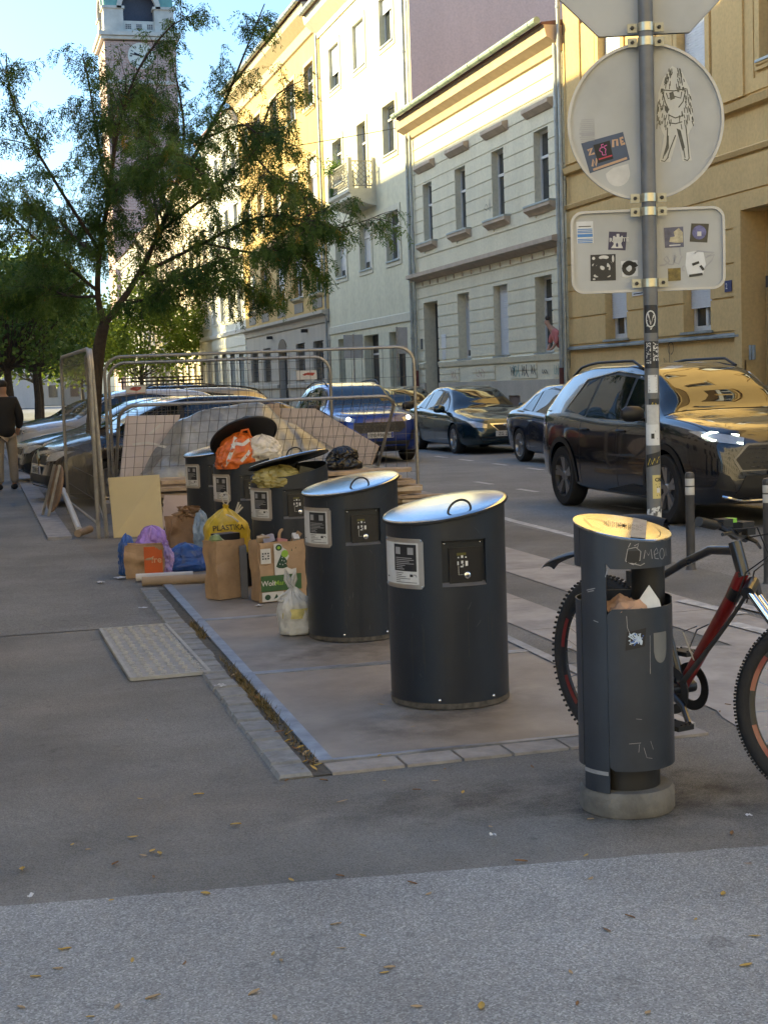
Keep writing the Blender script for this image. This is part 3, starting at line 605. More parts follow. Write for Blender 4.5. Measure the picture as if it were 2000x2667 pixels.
for i in range(5):
    y0 = 5.53+PL*i; y1 = y0+PL; x0 = 1.245+rowx(y0); W = 1.64
    t = thing('bin_platform', 'brown steel-framed ground platform under the '+names[i], 'platform', (x0, y0, 0), -.0145, 'ground platforms under the bins')
    mb = MB(); mb.grid(lambda a, b: Vector((.06+(W-.12)*a, .035+(PL-.07)*b, .008+.0015*wob(a*7, b*7, i))), 20, 20); mb.build('slab', m_slab, t)
    for nm, c, d in (('frame_bar', (.03, PL/2, .008), (.06, PL-.004, .018)), ('frame_bar', (W-.03, PL/2, .008), (.06, PL-.004, .018)), ('frame_bar', (W/2, .0175, .007), (W-.122, .031, .014)), ('frame_bar', (W/2, PL-.0195, .007), (W-.122, .031, .014))):
        mb = MB(); mb.box(c, d); mb.build(nm, m_frame, t, smooth=False)

def ztop(x, y): return .895+.172*x+.06*y
def waste_bin(i, y, open_deg):
    lb = ['nearest dark grey waste bin with a closed steel lid', 'dark grey waste bin behind the nearest one, white plastic bag at its foot', 'dark grey waste bin with its lid ajar over an olive bag', 'dark grey waste bin with lid flung up over an orange bag', 'farthest dark grey waste bin, mostly hidden behind the open one'][i]
    t = thing('waste_bin', lb, 'waste bin', (2.085+rowx(y), y, .01), 0, 'underground waste bins in a row')
    R = .278; a_c = -PI/2; aw = math.asin(.105/R); za, zb = .565, .775
    A = sorted({round(a, 6) for a in [a_c-aw, a_c+aw]+[a_c-PI+2*PI*k/64 for k in range(64)] if not (a_c-aw < a < a_c+aw)}|{round(a_c-aw+2*aw*k/6, 6) for k in range(7)})
    Zl = [0, .015, .03, .3, za, zb, None]
    mb = MB(); n = len(A); cols = []
    for a in A:
        c = []
        for z in Zl:
            x_, y_ = R*math.cos(a), R*math.sin(a); zz = ztop(x_, y_) if z is None else z; rr = R if z != 0 else R-.006
            mb.v.append(Vector((rr*math.cos(a), rr*math.sin(a), zz))); c.append(len(mb.v)-1)
        cols.append(c)
    for k in range(n):
        k2 = (k+1) % n; am = A[k]+((A[k2]-A[k]) % (2*PI))/2
        for q in range(len(Zl)-1):
            if q == 4 and a_c-aw < am < a_c+aw: continue
            mb.f.append((cols[k][q], cols[k2][q], cols[k2][q+1], cols[k][q+1]))
    # inner wall + floor
    Ri = R-.008; k0 = len(mb.v)
    for a in A: mb.v += [Vector((Ri*math.cos(a), Ri*math.sin(a), ztop(R*math.cos(a), R*math.sin(a)))), Vector((Ri*math.cos(a), Ri*math.sin(a), .80 if open_deg else .82))]
    for k in range(n): k2 = (k+1) % n; mb.f += [(k0+2*k, k0+2*k2, cols[k2][-1], cols[k][-1]), (k0+2*k+1, k0+2*k2+1, k0+2*k2, k0+2*k)]
    mb.f.append(tuple(k0+2*k+1 for k in range(n))); mb.build('body', m_bin, t, sharp=40)
    # recess with control panel
    ye = -R*math.cos(aw); yb = ye+.022; mb = MB(); x = .105
    mb.add([(-x, ye, za), (x, ye, za), (x, ye, zb), (-x, ye, zb), (-x, yb, za+.016), (x, yb, za+.016), (x, yb, zb), (-x, yb, zb)], [(4, 5, 6, 7), (1, 2, 6, 5), (3, 0, 4, 7), (2, 3, 7, 6)]); mb.build('recess', m_bin, t, smooth=False)
    mb = MB(); arcp = [(R*math.sin(-aw+2*aw*k/8)*1.0, -R*math.cos(-aw+2*aw*k/8)) for k in range(9)]
    mb.add([(u, v-.002, za+.001) for u, v in arcp]+[(-x, yb, za+.017), (x, yb, za+.017)], [tuple(range(9))+(10, 9)]); mb.build('ledge', m_alu, t, smooth=False)
    mb = MB(); mb.add([(u, v+.0005, zb-.001) for u, v in arcp]+[(-x, yb, zb), (x, yb, zb)], [tuple(range(8, -1, -1))+(9, 10)]); mb.build('recess_head', m_bin, t, smooth=False)
    mb = MB(); mb.box((.012, yb-.004, .655), (.155, .012, .165)); pn = mb.build('control_panel', m_blackp, t, smooth=False)
    mp = lambda u, v: Vector((u, yb-.0108, v))
    mb = MB(); rect(mb, mp, -.03, .703, .015, .715); mb.build('display', M('amber_display', (.10, .09, .02), .3, var=.1), pn, smooth=False)
    mb = MB()
    for (u, v, w_, h_) in ((-.022, .694, .007, .006), (-.004, .697, .010, .012), (.014, .694, .007, .006), (-.024, .668, .007, .017), (-.004, .672, .010, .013), (.017, .665, .012, .022), (-.006, .652, .014, .006), (.0, .659, .006, .006)): rect(mb, mp, u-w_/2, v-h_/2, u+w_/2, v+h_/2)
    strokes(mb, mp, [[(-.022, .655), (-.022, .615), (-.002, .615)]], .0016); mb.build('button_icons', m_paper, pn, smooth=False)
    mb = MB(); mb.lathe([(0, .012), (.010, .012), (.015, .009), (.017, 0)], 20, (.017, yb-.010, .612), m=Matrix.Rotation(PI/2, 3, 'X')); mb.build('card_reader', m_chrome, pn)
    for u in (-.085, .088): mb = MB(); mb.lathe([(0, .006), (.004, .004), (.006, 0)], 10, (u, yb, .76), m=Matrix.Rotation(PI/2, 3, 'X')); mb.build('screw', m_chrome, t)
    # curved information plate
    def cp(r): return lambda u, v: Vector((r*math.cos(math.radians(202)+u/R), r*math.sin(math.radians(202)+u/R), v))
    def rr(mb, u0, v0, u1, v1, q, r, n=16):
        f = cp(r)
        def g(a, b):
            u = u0+(u1-u0)*a; v = v0+(v1-v0)*b; e = min(1, min(a, 1-a)*(u1-u0)/q); s_ = q*(1-math.sqrt(max(0, 1-(1-e)**2))); vv = v0+s_+(v1-v0-2*s_)*b; return f(u, vv)
        return mb.grid(g, n, 2)
    mb = MB(); rr(mb, -.14, .555, .14, .785, .016, R+.004, 24); pl = mb.build('information_plate', m_alu, t)
    mb = MB(); rect(mb, cp(R+.0052), -.125, .575, .115, .765, 14, 1); sh = mb.build('printed_sheet', m_paper, pl)
    mb = MB(); rect(mb, cp(R+.0062), -.03, .635, .105, .758, 8, 1); bk = mb.build('black_block', m_ink, sh)
    mb = MB()
    for k, w_ in enumerate((.10, .11, .085, .11, .06, .045, .055)): rect(mb, cp(R+.0068), -.018, .694-.0085*k, -.018+w_, .697-.0085*k, 6, 1)
    for u in (-.018, .058): rect(mb, cp(R+.0068), u, .712, u+.032, .744, 3, 1)
    mb.build('grey_print', m_grink, bk, smooth=False)
    mb = MB()
    for k, w_ in enumerate((.05, .04, .065, .09, .03, .125)): rect(mb, cp(R+.0064), -.02, .625-.0085*k, -.02+w_, .6275-.0085*k, 6, 1)
    rect(mb, cp(R+.0064), .068, .61, .085, .622, 2, 1); strokes(mb, cp(R+.0064), [[(.088, .62), (.1, .62), (.104, .61)]], .003); rect(mb, cp(R+.0064), -.105, .6, -.085, .606, 2, 1); mb.build('dark_print', m_ink, sh, smooth=False)
    for u in (-.13, .13):
        for v in (.565, .775): f = cp(R+.004); mb = MB(); mb.lathe([(0, .003), (.004, .002), (.005, 0)], 8, f(u, v), m=Vector((f(u, v).x, f(u, v).y, 0)).to_track_quat('Z', 'Y').to_matrix()); mb.build('rivet', m_chrome, pl)
    for a in (-62, -118, 170): q = math.radians(a); mb = MB(); mb.lathe([(0, .005), (.006, .003), (.008, 0)], 10, (R*math.cos(q), R*math.sin(q), .045), m=Vector((math.cos(q), math.sin(q), 0)).to_track_quat('Z', 'Y').to_matrix()); mb.build('bolt', m_chrome, t)
    # scuffs and dried drips, different on every bin
    rs_ = random.Random(100+i); mb = MB(); sc = lambda u, v: Vector(((R+.0008)*math.cos(u/R), (R+.0008)*math.sin(u/R), v)); ls = []
    for _ in range(15):
        u = R*math.radians(rs_.uniform(-165, -20)); v = rs_.uniform(.06, .53) if rs_.random() < .75 else rs_.uniform(.79, .84); a = rs_.gauss(PI/2, .6); l = rs_.uniform(.008, .04); ls.append([(u, v), (u+l*.5*math.cos(a)+.002, v+l*.5*math.sin(a)), (u+l*math.cos(a), v+l*math.sin(a))])
    strokes(mb, sc, ls, .0011); tag(mb.build('scuffs', M('scuffed_grey', (.13, .13, .135), .6, var=.3, scale=60), t, smooth=False), None, kind='stuff')
    mb = MB(); ls = []
    for _ in range(7):
        u = R*math.radians(rs_.uniform(-160, -30)); v = rs_.uniform(.3, .54); ls.append([(u, v), (u+.001, v-rs_.uniform(.05, .12)), (u+.0015, v-rs_.uniform(.13, .25))])
    strokes(mb, sc, ls, .0035); tag(mb.build('dried_drips', M('dried_drip', (.045, .043, .04), .75, var=.3, scale=40), t, smooth=False), None, kind='stuff')
    mb = MB(); mb.lathe([(R+.0006, .004), (R+.0008, .03)], 64); mb.build('grimy_foot', M('foot_grime', (.085, .075, .062), .9, var=.5, scale=25), t)
    # lid, hinged at the back
    hz = ztop(0, R); Hg = Vector((0, R, hz)); rot = Matrix.Rotation(math.radians(-open_deg), 3, 'X')
    def lp(x_, y_, dz): q = Vector((x_, y_, ztop(x_, y_)+dz)); return Hg+rot @ (q-Hg)
    R2 = R+.014; mb = MB(); nn = 56
    prof = [(0, .030), (.12, .0285), (.2, .026), (R2-.02, .021), (R2-.004, .018), (R2, .012)]
    for k in range(nn):
        a = 2*PI*k/nn
        for r, z in prof: mb.v.append(lp(r*math.cos(a), r*math.sin(a), z))
    kp = len(prof); mb.f += [(k*kp+q, ((k+1) % nn)*kp+q, ((k+1) % nn)*kp+q+1, k*kp+q+1) for k in range(nn) for q in range(kp-1)]
    for f in list(mb.f): pass
    ld = mb.build('lid', m_steel, t, sharp=60, fix=False)
    mb = MB(); prof = [(R2+.0005, .013), (R2+.002, .006), (R2, .0), (R2-.012, -.004), (R2-.02, .004), (.15, .007), (0, .008)]; kp = len(prof)
    for k in range(nn):
        a = 2*PI*k/nn
        for r, z in prof: mb.v.append(lp(r*math.cos(a), r*math.sin(a), z))
    mb.f += [(k*kp+q, ((k+1) % nn)*kp+q, ((k+1) % nn)*kp+q+1, k*kp+q+1) for k in range(nn) for q in range(kp-1)]
    mb.build('lid_liner', m_rim, ld)
    mb = MB(); mb.tube([lp(.055*math.cos(PI*k/12), -.215, .02+.05*math.sin(PI*k/12)) for k in range(13)], .0055, 8); mb.build('handle', m_rim, ld)
    if open_deg:
        for u in (-.1, .1): mb = MB(); mb.tube([Vector((u, R-.03, hz-.03)), lp(u, R-.12, -.01)], .008, 8); mb.build('lid_strut', m_rim, t)
    return t
BY = [6.45, 8.335, 10.22, 12.10, 13.98]
for i, (y, od) in enumerate(zip(BY, (0, 0, 13, 39, 0))): waste_bin(i, y, od)

# sett strip along the platforms, with weeds and leaves in the joint
st = thing('sett_strip', None, None, (0, 0, 0), kind='structure'); random.seed(11); y = 5.36; i = 0
while y < 10.9:
    L = .16+.07*random.random(); x0 = 1.045+rowx(y)+.010*wob(i*3.1); wd = .140+.015*random.random()
    mb = MB(); e = .014; jz = .005*wob(i*7.7)
    mb.add([(x0+e, y+e, .018+jz), (x0+wd-e, y+e, .019+jz), (x0+wd-e, y+L-e-.018, .018+jz), (x0+e, y+L-e-.018, .020+jz), (x0, y, -.01), (x0+wd, y, -.01), (x0+wd, y+L-.018, -.01), (x0, y+L-.018, -.01)], [(0, 1, 2, 3), (0, 4, 5, 1), (1, 5, 6, 2), (2, 6, 7, 3), (3, 7, 4, 0)])
    mb.build('sett_stone', m_sett, st, smooth=False); y += L; i += 1
x = 1.24
while x < 2.85:
    L = .2+.13*random.random(); mb = MB(); y0 = 5.345+.008*wob(x*5); mb.box((x+L/2, y0+.085, .0), (L-.012, .15, .022+.004*wob(x*9))); mb.build('sett_stone', M('concrete_sett', (.30, .275, .25), .9, var=.2, scale=8, bump=.4, bscale=40, world=True), st, smooth=False); x += L
mb = MB(); flatpoly(mb, [(1.04, 5.36), (1.25, 5.36), (1.33, 10.95), (1.12, 10.95)], .0055); struct('joint_soil', mb, M('joint_soil', (.09, .08, .065), .95, var=.4, scale=30, world=True), smooth=False)
mb = MB(); random.seed(5)
for k in range(900):
    y = random.choice([random.uniform(5.5, 7.9), random.uniform(8.6, 9.2), random.gauss(7.15, .2), random.gauss(6.6, .18)]); x = 1.215+rowx(y)+random.gauss(0, .012)
    h = random.uniform(.01, .045); a = random.uniform(0, 6.3); dx, dy = math.cos(a)*h*.9, math.sin(a)*h*.9; w_ = .0035
    mb.add([(x-w_*math.sin(a), y+w_*math.cos(a), .006), (x+w_*math.sin(a), y-w_*math.cos(a), .006), (x+dx, y+dy, .006+h)], [(0, 1, 2)])
tag(mb.build('weeds', M('dry_weed', (.10, .095, .03), .8, var=.5, scale=40, col2=(.22, .15, .06), world=True), smooth=False), 'dry weeds growing in the joint beside the sett strip', 'weeds', kind='stuff')

# pale ribbed access cover in the pavement
cv = [gnd(280*1.2056, 1363*1.2056)]; t = thing('access_cover', 'pale studded rectangular access cover set in the pavement', 'cover', (.705, 7.53, .004), .012)
mb = MB(); mb.box((.2, .85, .006), (.39, 1.66, .012)); mb.build('plate', M('pale_cover_plate', (.30, .30, .29), .8, var=.16, scale=10, bump=.3, bscale=80), t, smooth=False)
for c, d in (((.2, .010, .009), (.42, .02, .018)), ((.2, 1.69, .009), (.42, .02, .018)), ((-.005, .85, .009), (.02, 1.66, .018)), ((.405, .85, .009), (.02, 1.66, .018))): mb = MB(); mb.box(c, d); mb.build('edge_frame', M('cover_edge', (.34, .34, .325), .75, var=.15), t, smooth=False)
mb = MB()
for i in range(6):
    for j in range(30):
        x, y = .04+i*.064+(j % 2)*.008, .05+j*.0555; s = 1 if (j) % 2 else -1; mb.bar((x-.013, y-s*.008, .015), (x+.013, y+s*.008, .015), .011, .010)
tag(mb.build('stud_pattern', M('worn_studs', (.40, .40, .385), .6, var=.15), t, smooth=False), None, kind='stuff')

# grime soaked into the ground round the bins: irregular stains with soft edges
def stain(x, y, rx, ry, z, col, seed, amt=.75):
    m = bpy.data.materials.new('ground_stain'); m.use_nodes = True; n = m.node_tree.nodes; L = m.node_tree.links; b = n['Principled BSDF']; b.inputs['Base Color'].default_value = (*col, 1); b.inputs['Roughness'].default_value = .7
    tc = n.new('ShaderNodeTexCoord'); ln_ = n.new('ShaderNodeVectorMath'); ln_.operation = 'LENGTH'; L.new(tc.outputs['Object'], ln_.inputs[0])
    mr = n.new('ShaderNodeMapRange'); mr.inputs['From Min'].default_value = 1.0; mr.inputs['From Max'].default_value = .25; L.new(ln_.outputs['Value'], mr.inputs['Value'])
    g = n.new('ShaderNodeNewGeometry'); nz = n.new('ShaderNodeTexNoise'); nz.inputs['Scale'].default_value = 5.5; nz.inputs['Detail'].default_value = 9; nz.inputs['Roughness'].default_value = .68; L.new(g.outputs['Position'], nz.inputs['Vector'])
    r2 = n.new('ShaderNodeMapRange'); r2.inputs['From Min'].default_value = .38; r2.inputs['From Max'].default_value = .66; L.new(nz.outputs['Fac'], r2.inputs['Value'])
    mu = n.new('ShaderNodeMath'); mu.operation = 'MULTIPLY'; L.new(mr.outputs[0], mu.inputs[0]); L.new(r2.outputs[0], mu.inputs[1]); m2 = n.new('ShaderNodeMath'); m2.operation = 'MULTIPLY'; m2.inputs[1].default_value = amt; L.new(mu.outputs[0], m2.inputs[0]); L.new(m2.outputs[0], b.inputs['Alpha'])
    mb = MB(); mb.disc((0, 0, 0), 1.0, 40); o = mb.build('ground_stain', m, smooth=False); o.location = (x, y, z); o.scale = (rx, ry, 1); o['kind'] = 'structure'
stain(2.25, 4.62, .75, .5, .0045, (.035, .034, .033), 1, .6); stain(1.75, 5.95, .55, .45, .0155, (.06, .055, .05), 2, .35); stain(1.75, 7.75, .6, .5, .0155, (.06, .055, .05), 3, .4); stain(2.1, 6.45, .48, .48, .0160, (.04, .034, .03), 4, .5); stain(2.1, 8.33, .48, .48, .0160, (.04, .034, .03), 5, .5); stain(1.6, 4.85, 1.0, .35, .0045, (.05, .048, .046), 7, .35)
# ------------------------------------------------------------------ temporary fence
m_galv = M('galvanised_tube', (.36, .35, .33), .45, .7, var=.18, scale=9)
m_wire = M('fence_wire', (.12, .115, .105), .55, .5, var=.1)
def fence(label, A, B, top, H=2.0, sign=None, feet=True, vs=.11, hs=.25):
    """A, B: bottom corners; top: vector from bottom edge to top edge (unit length is scaled to H)"""
    A, B = Vector(A), Vector(B); c = (A+B)/2; t = thing('wire_fence', label, 'fence', (c.x, c.y, min(A.z, B.z)), 0, 'temporary wire fence panels')
    O = Vector(t.location); u = (B-A); W = u.length; u.normalize(); v = Vector(top).normalized()
    P = lambda a, b: A+u*a+v*b-O
    R = .22; pts = [P(0, 0), P(0, H-R)]+[P(R-R*math.cos(PI/2*k/6), H-R+R*math.sin(PI/2*k/6)) for k in range(1, 7)]+[P(W-R+R*math.sin(PI/2*k/6), H-R+R*math.cos(PI/2*k/6)) for k in range(0, 7)]+[P(W, 0)]
    mb = MB(); mb.tube(pts, .021, 8); mb.build('frame', m_galv, t)
    mb = MB(); mb.tube([P(.0, .16), P(W, .16)], .014, 6); mb.tube([P(.0, H-.12) if 0 else P(.02, H-.24), P(W-.02, H-.24)], .008, 6); mb.build('rail', m_galv, t) if False else None
    mb = MB(); mb.tube([P(0, .16), P(W, .16)], .014, 6); mb.build('bottom_rail', m_galv, t)
    mb = MB(); n = int(W/vs)
    for k in range(1, n): a = W*k/n; e = 0 if R < a < W-R else R*.35; mb.bar(P(a, .16), P(a, H-e), .0045)
    n = int((H-.2)/hs)
    for k in range(1, n+1): b = .16+(H-.2)*k/(n+.4); mb.bar(P(0, b), P(W, b), .0045)
    tag(mb.build('wire_mesh', m_wire, t, smooth=False), None, kind='stuff')
    if feet:
        for a in (0, W):
            q = P(a, 0); mb = MB(); mb.box((q.x, q.y, .065), (.24, .62, .13)); mb.build('concrete_foot', m_conc, t, smooth=False)
    if sign:
        a, b, w_, h_ = sign; nrm = u.cross(v); nrm = nrm if nrm.y < 0 else -nrm
        mb = MB(); q = [P(a, b), P(a+w_, b), P(a+w_, b+h_), P(a, b+h_)]; mb.add([p+nrm*.012 for p in q]+[p+nrm*.016 for p in q], [(0, 1, 2, 3), (7, 6, 5, 4), (0, 4, 5, 1), (1, 5, 6, 2), (2, 6, 7, 3), (3, 7, 4, 0)]); sg = mb.build('sign_plate', M('white_sign', (.62, .60, .57), .5, var=.06), t, smooth=False)
        mb = MB(); f = lambda x, y: P(a+x*w_, b+y*h_)+nrm*.018
        strokes(mb, f, [[(.22, .5), (.4, .72), (.75, .7), (.7, .55), (.3, .42), (.6, .35)], [(.24, .62), (.7, .48)]], .16); rect(mb, f, .04, .03, .97, .09); mb.build('red_mark', M('red_sign_print', (.42, .06, .05), .5, var=.1), sg, smooth=False)
    return t
fence('wire fence panel running back along the kerb from the near corner', (1.15, 15.2, 0), (1.06, 18.7, 0), (0, 0, 1), 1.96, feet=False)
fence('wire fence panel leaning just inside the kerbside one', (1.235, 15.22, 0), (1.42, 18.5, 0), (-.035, 0, 1), 1.95, feet=False)
fence('wire fence panel with its right post standing on the carriageway', (1.63, 19.15, RZ), (5.42, 17.85, RZ), (0, 0, 1), 2.0, vs=.13)
fence('wire fence panel with two white signs in front of the parked cars', (1.72, 19.62, RZ), (4.62, 19.12, RZ), (0, 0, 1), 1.93, sign=(.22, 1.52, .26, .11), feet=False)
fence('wire fence panel leaning over the covered heap', (1.60, 18.25, .2), (4.93, 18.25, .2), (0, -1.22, 1.14), 1.68, feet=False, vs=.105, hs=.2)
t = MB(); q = [Vector((4.28+.0*k, 19.15, 0)) for k in range(1)]
mb = MB(); mb.box((4.30, 19.135, 1.65), (.27, .006, .12), Matrix.Rotation(-.17, 3, 'Z')); sg = mb.build('fence_sign', m_paper, smooth=False); tag(sg, 'small white sign wired to the fence near the blue car', 'sign')
mb = MB(); strokes(mb, lambda a, c: Vector((4.20+a*.27, 19.135-.005+.17*(.1-a*.27)*0-.012*0-(.0), 1.6+c*.12)), [[(.2, .4), (.45, .6), (.75, .55)], [(.25, .55), (.7, .4)]], .18); 
for v in mb.v: v.y = 19.135-.0055-(v.x-4.30)*math.tan(.17)
mb.build('red_mark', _mats['red_sign_print'], sg, smooth=False)

# ------------------------------------------------------------------ building site heap behind the fence
m_wood = [M('raw_wood_%d' % k, c, .8, var=.3, scale=4, bump=.3, bscale=30) for k, c in enumerate(((.54, .43, .31), (.46, .35, .24), (.60, .50, .37), (.40, .30, .21)))]
m_board = M('grey_pink_board', (.50, .43, .38), .8, var=.1, scale=2)
random.seed(21)
for r in range(7):
    for c in range(4):
        L = 3.0+.4*random.random(); x = 3.40+.25*random.uniform(-1, 1)-.0*r; y = 17.0+c*.19+.03*random.random(); z = RZ+.035+r*.072
        if r == 6 and c == 0: continue
        mb = MB(); mb.box((0, 0, 0), (L, .165, .045)); o = mb.build('plank', m_wood[random.randrange(4)], smooth=False); o.location = (x, y, z); o.rotation_euler = (0, random.uniform(-.003, .003), random.uniform(-.03, .03)-.02)
        tag(o, 'long raw timber plank in the stack behind the fence', 'plank', 'timber planks stacked behind the fence')
for k in range(4):
    mb = MB(); mb.box((0, 0, 0), (.6+.2*random.random(), .15, .03)); o = mb.build('plank', m_wood[k % 4], smooth=False); o.location = (5.15+.1*random.uniform(-1, 1), 16.85+.04*random.random(), RZ+.02+k*.047); o.rotation_euler = (0, random.uniform(-.05, .05), random.uniform(-.25, .1)); tag(o, 'short timber offcut at the right end of the stack', 'plank', 'short timber offcuts by the right fence post')
def slab(name, label, cat, pts, th, mat):
    """polygon sheet with thickness, points in world space (roughly planar)"""
    P = [Vector(p) for p in pts]; c = sum(P, Vector())/len(P); n = (P[1]-P[0]).cross(P[2]-P[0]).normalized(); mb = MB(); k = len(P)
    mb.add([p-c for p in P]+[p-c-n*th for p in P], [tuple(range(k)), tuple(range(2*k-1, k-1, -1))]+[(i, k+i, k+(i+1) % k, (i+1) % k) for i in range(k)])
    o = mb.build(name, mat, smooth=False, fix=True); o.location = c; return tag(o, label, cat)
sb = slab('wrapped_board', 'grey wrapped board leaning inside the fence at left', 'board', [deep(312, 1260, 18.1), deep(440, 1262, 18.4), deep(470, 1080, 18.7), deep(330, 1083, 18.6)], .03, m_board)
tp = M('packing_tape', (.60, .58, .55), .3, var=.05); cb_ = sb.location
mb = MB(); n_ = Vector((0, -1, .05)).normalized()
for a, q in (((345, 1158), (385, 1153)), ((385, 1153), (443, 1168)), ((388, 1132), (418, 1106))):
    pa, pb = deep(*a, 18.28)-cb_, deep(*q, 18.3)-cb_; mb.bar(pa+n_*.05, pb+n_*.05, .03, .004, up=n_)
mb.build('tape', tp, sb, smooth=False)
slab('sloping_board', 'large pinkish board with a sloping edge behind the fence', 'board', [deep(700, 1225, 19.0), deep(968, 1208, 18.7), deep(986, 1160, 18.75), deep(822, 1064, 19.1), deep(700, 1062, 19.2)], .04, M('pink_board', (.56, .46, .38), .8, var=.1, scale=2))
slab('upright_board', 'tan board standing behind the grey plastic cover', 'board', [deep(640, 1220, 18.9), deep(735, 1215, 18.9), deep(728, 1050, 19.1), deep(650, 1056, 19.1)], .03, M('tan_board', (.46, .34, .24), .8, var=.15, scale=2))
# plastic sheet draped over the heap
m_tarp = M('grey_plastic_sheet', (.27, .27, .25), .22, var=.35, scale=2.5, spec=.6, col2=(.40, .40, .37), bump=.25, bscale=7)
hx = [(1.95, .52), (2.25, .85), (2.5, 1.18), (2.75, 1.30), (3.5, 1.36), (3.85, 1.12), (4.3, .82), (4.75, .56), (5.0, .45)]
def lerp(tab, x):
    for (a, p), (b, q) in zip(tab, tab[1:]):
        if x <= b: t_ = max(0, (x-a)/(b-a)); t_ = t_*t_*(3-2*t_)*.5+t_*.5; return p+(q-p)*t_
    return tab[-1][1]
mb = MB()
def tarp(u, v):
    x = 1.95+3.05*u; h = lerp(hx, x); s_ = math.sin(min(1, v*1.25)*PI/2) if v < .8 else 1-(v-.8)*1.2
    fold = .09*wob(x*2.1, v*1.3, 1)+.05*abs(wob(x*5+v*2.2, v*1.7, 4))+.018*wob(x*13, v*6, 2)
    ridge = .05*abs(math.sin(x*6.5+1.5*v+2*wob(x, v)))*(1-v)
    return Vector((x+.08*wob(x*3, v*3, 8), 17.98+.75*v**1.3-.22*(1-v)*(1 if h > .6 else .3)+fold-ridge, RZ+.46+(h-.46)*s_+.06*wob(x*3.1, v*4, 6)*(1-v*.5)))
mb.grid(tarp, 90, 46); o = mb.build('plastic_cover', m_tarp, sharp=80); tag(o, 'grey translucent plastic sheet draped over the building heap', 'plastic sheet')
# ------------------------------------------------------------------ bags and rubbish
def bagmesh(w, d, h, seed, tied=True, sq=2.4, crease=.05, lean=(0, 0), n=56, m=34, flat=.1, neck=.12, dome=False):
    """soft bag: superellipse rings with gathered creases rising into a neck"""
    mb = MB()
    for j in range(m+1):
        t_ = j/m; z = h*t_
        if dome:
            r = (.9+.1*min(1, t_/flat))*math.sqrt(max(0, 1-t_**3.2))
        elif tied:
            r = (1-(1-min(1, t_/flat))**2)**.5*.08+.92 if t_ < flat else 1
            if t_ > .5: q = (t_-.5)/.42; r *= (neck+(1-neck)*max(0, math.cos(min(1, q)*PI/2))**.8)
            if t_ > .93: r *= 1+(t_-.93)*10
        else: r = (.9+.1*min(1, t_/flat))
        for k in range(n):
            a = 2*PI*k/n; c, s = math.cos(a), math.sin(a); e = 2/sq; x = abs(c)**e*(1 if c > 0 else -1); y = abs(s)**e*(1 if s > 0 else -1)
            nz = crease*(wob(c*1.6, s*1.6+seed*7, t_*3)+.6*wob(c*4, s*4+seed*3, t_*5)+.45*wob(c*9, s*9+seed, t_*9)+.9*(abs(wob(c*2.6+seed, s*2.6, t_*4.5))-.2)+.5*(abs(wob(c*6, s*6+seed, t_*10))-.2))
            if tied and not dome and t_ > .55: nz += crease*1.1*(t_-.5)*math.sin(a*9+seed+3*wob(t_*3, seed))
            rr = r*(1+nz*1.6); zz = z*(1+.08*wob(c*1.3, s*1.3, seed)*(t_ > .2)) + .012*wob(c*5, s*5, t_*8+seed)*(0 if t_ < .04 else 1)
            mb.v.append(Vector((x*w/2*rr+lean[0]*t_*t_, y*d/2*rr+lean[1]*t_*t_, max(0, zz))))
    mb.f = [(j*n+k, j*n+(k+1) % n, (j+1)*n+(k+1) % n, (j+1)*n+k) for j in range(m) for k in range(n)]; mb.f.append(tuple(range(n-1, -1, -1)))
    mb.f.append(tuple(m*n+k for k in range(n))) if tied else None
    return mb
def bag(name, label, loc, w, d, h, seed, mat, rz=0, **k):
    o = bagmesh(w, d, h, seed, n=72, m=44, **k).build('bag', mat, sharp=50); o.name = name; o.location = loc; o.rotation_euler = (0, 0, rz); return tag(o, label, 'bag')
def plastic(name, col, rough=.28, **k): return M(name, col, rough, var=k.pop('var', .18), scale=k.pop('scale', 7), spec=.55, bump=.35, bscale=28, **k)
m_bagbrown = M('kraft_paper', (.38, .25, .145), .8, var=.16, scale=9, bump=1.0, bscale=14); m_bagbrown2 = M('kraft_paper_dark', (.29, .18, .105), .8, var=.15, scale=9, bump=.4, bscale=20)
BB = .014
def paper_bag(name, label, loc, w, d, h, rz, seed, mat=None, gusset=.18, wb=.02):
    t = thing(name, label, 'paper bag', loc, rz); mb = MB(); n = 40; m = 20
    def ring(j, inset=0.0):
        t_ = j/m; out = []
        for k in range(n):
            s_ = k/n*4; e = int(s_); q = s_-e; X, Y = w/2-inset, d/2-inset
            c = [(-X+2*X*q, -Y), (X, -Y+2*Y*q), (X-2*X*q, Y), (-X, Y-2*Y*q)][e]; x, y = c
            if e in (1, 3): x -= math.copysign(1, x)*gusset*w*.5*(1-abs(2*q-1))*t_**2
            x += wb*wob(x*9, y*9+seed, t_*3)*(.3+t_)+.006*wob(q*6, e*3+seed, t_*9); y += wb*1.4*wob(x*7+3, y*7+seed, t_*3.4)*(.3+t_)
            out.append(Vector((x, y, h*t_+(.012*wob(x*6, y*6, seed+5) if j == m else 0))))
        return out
    for j in range(m+1): mb.v += ring(j)
    mb.f = [(j*n+k, j*n+(k+1) % n, (j+1)*n+(k+1) % n, (j+1)*n+k) for j in range(m) for k in range(n)]+[tuple(range(n-1, -1, -1))]
    k0 = len(mb.v); mb.v += ring(m, .004)+ring(m*.55, .006); top = m*n
    for k in range(n): k2 = (k+1) % n; mb.f += [(top+k, top+k2, k0+k2, k0+k), (k0+k, k0+k2, k0+n+k2, k0+n+k)]
    mb.f.append(tuple(k0+n+k for k in range(n))); mb.build('bag_body', mat or m_bagbrown, t, sharp=30)
    return t
def face(w, d, dz=.004): return lambda u, v: Vector((u, -d/2-dz-.006, v))
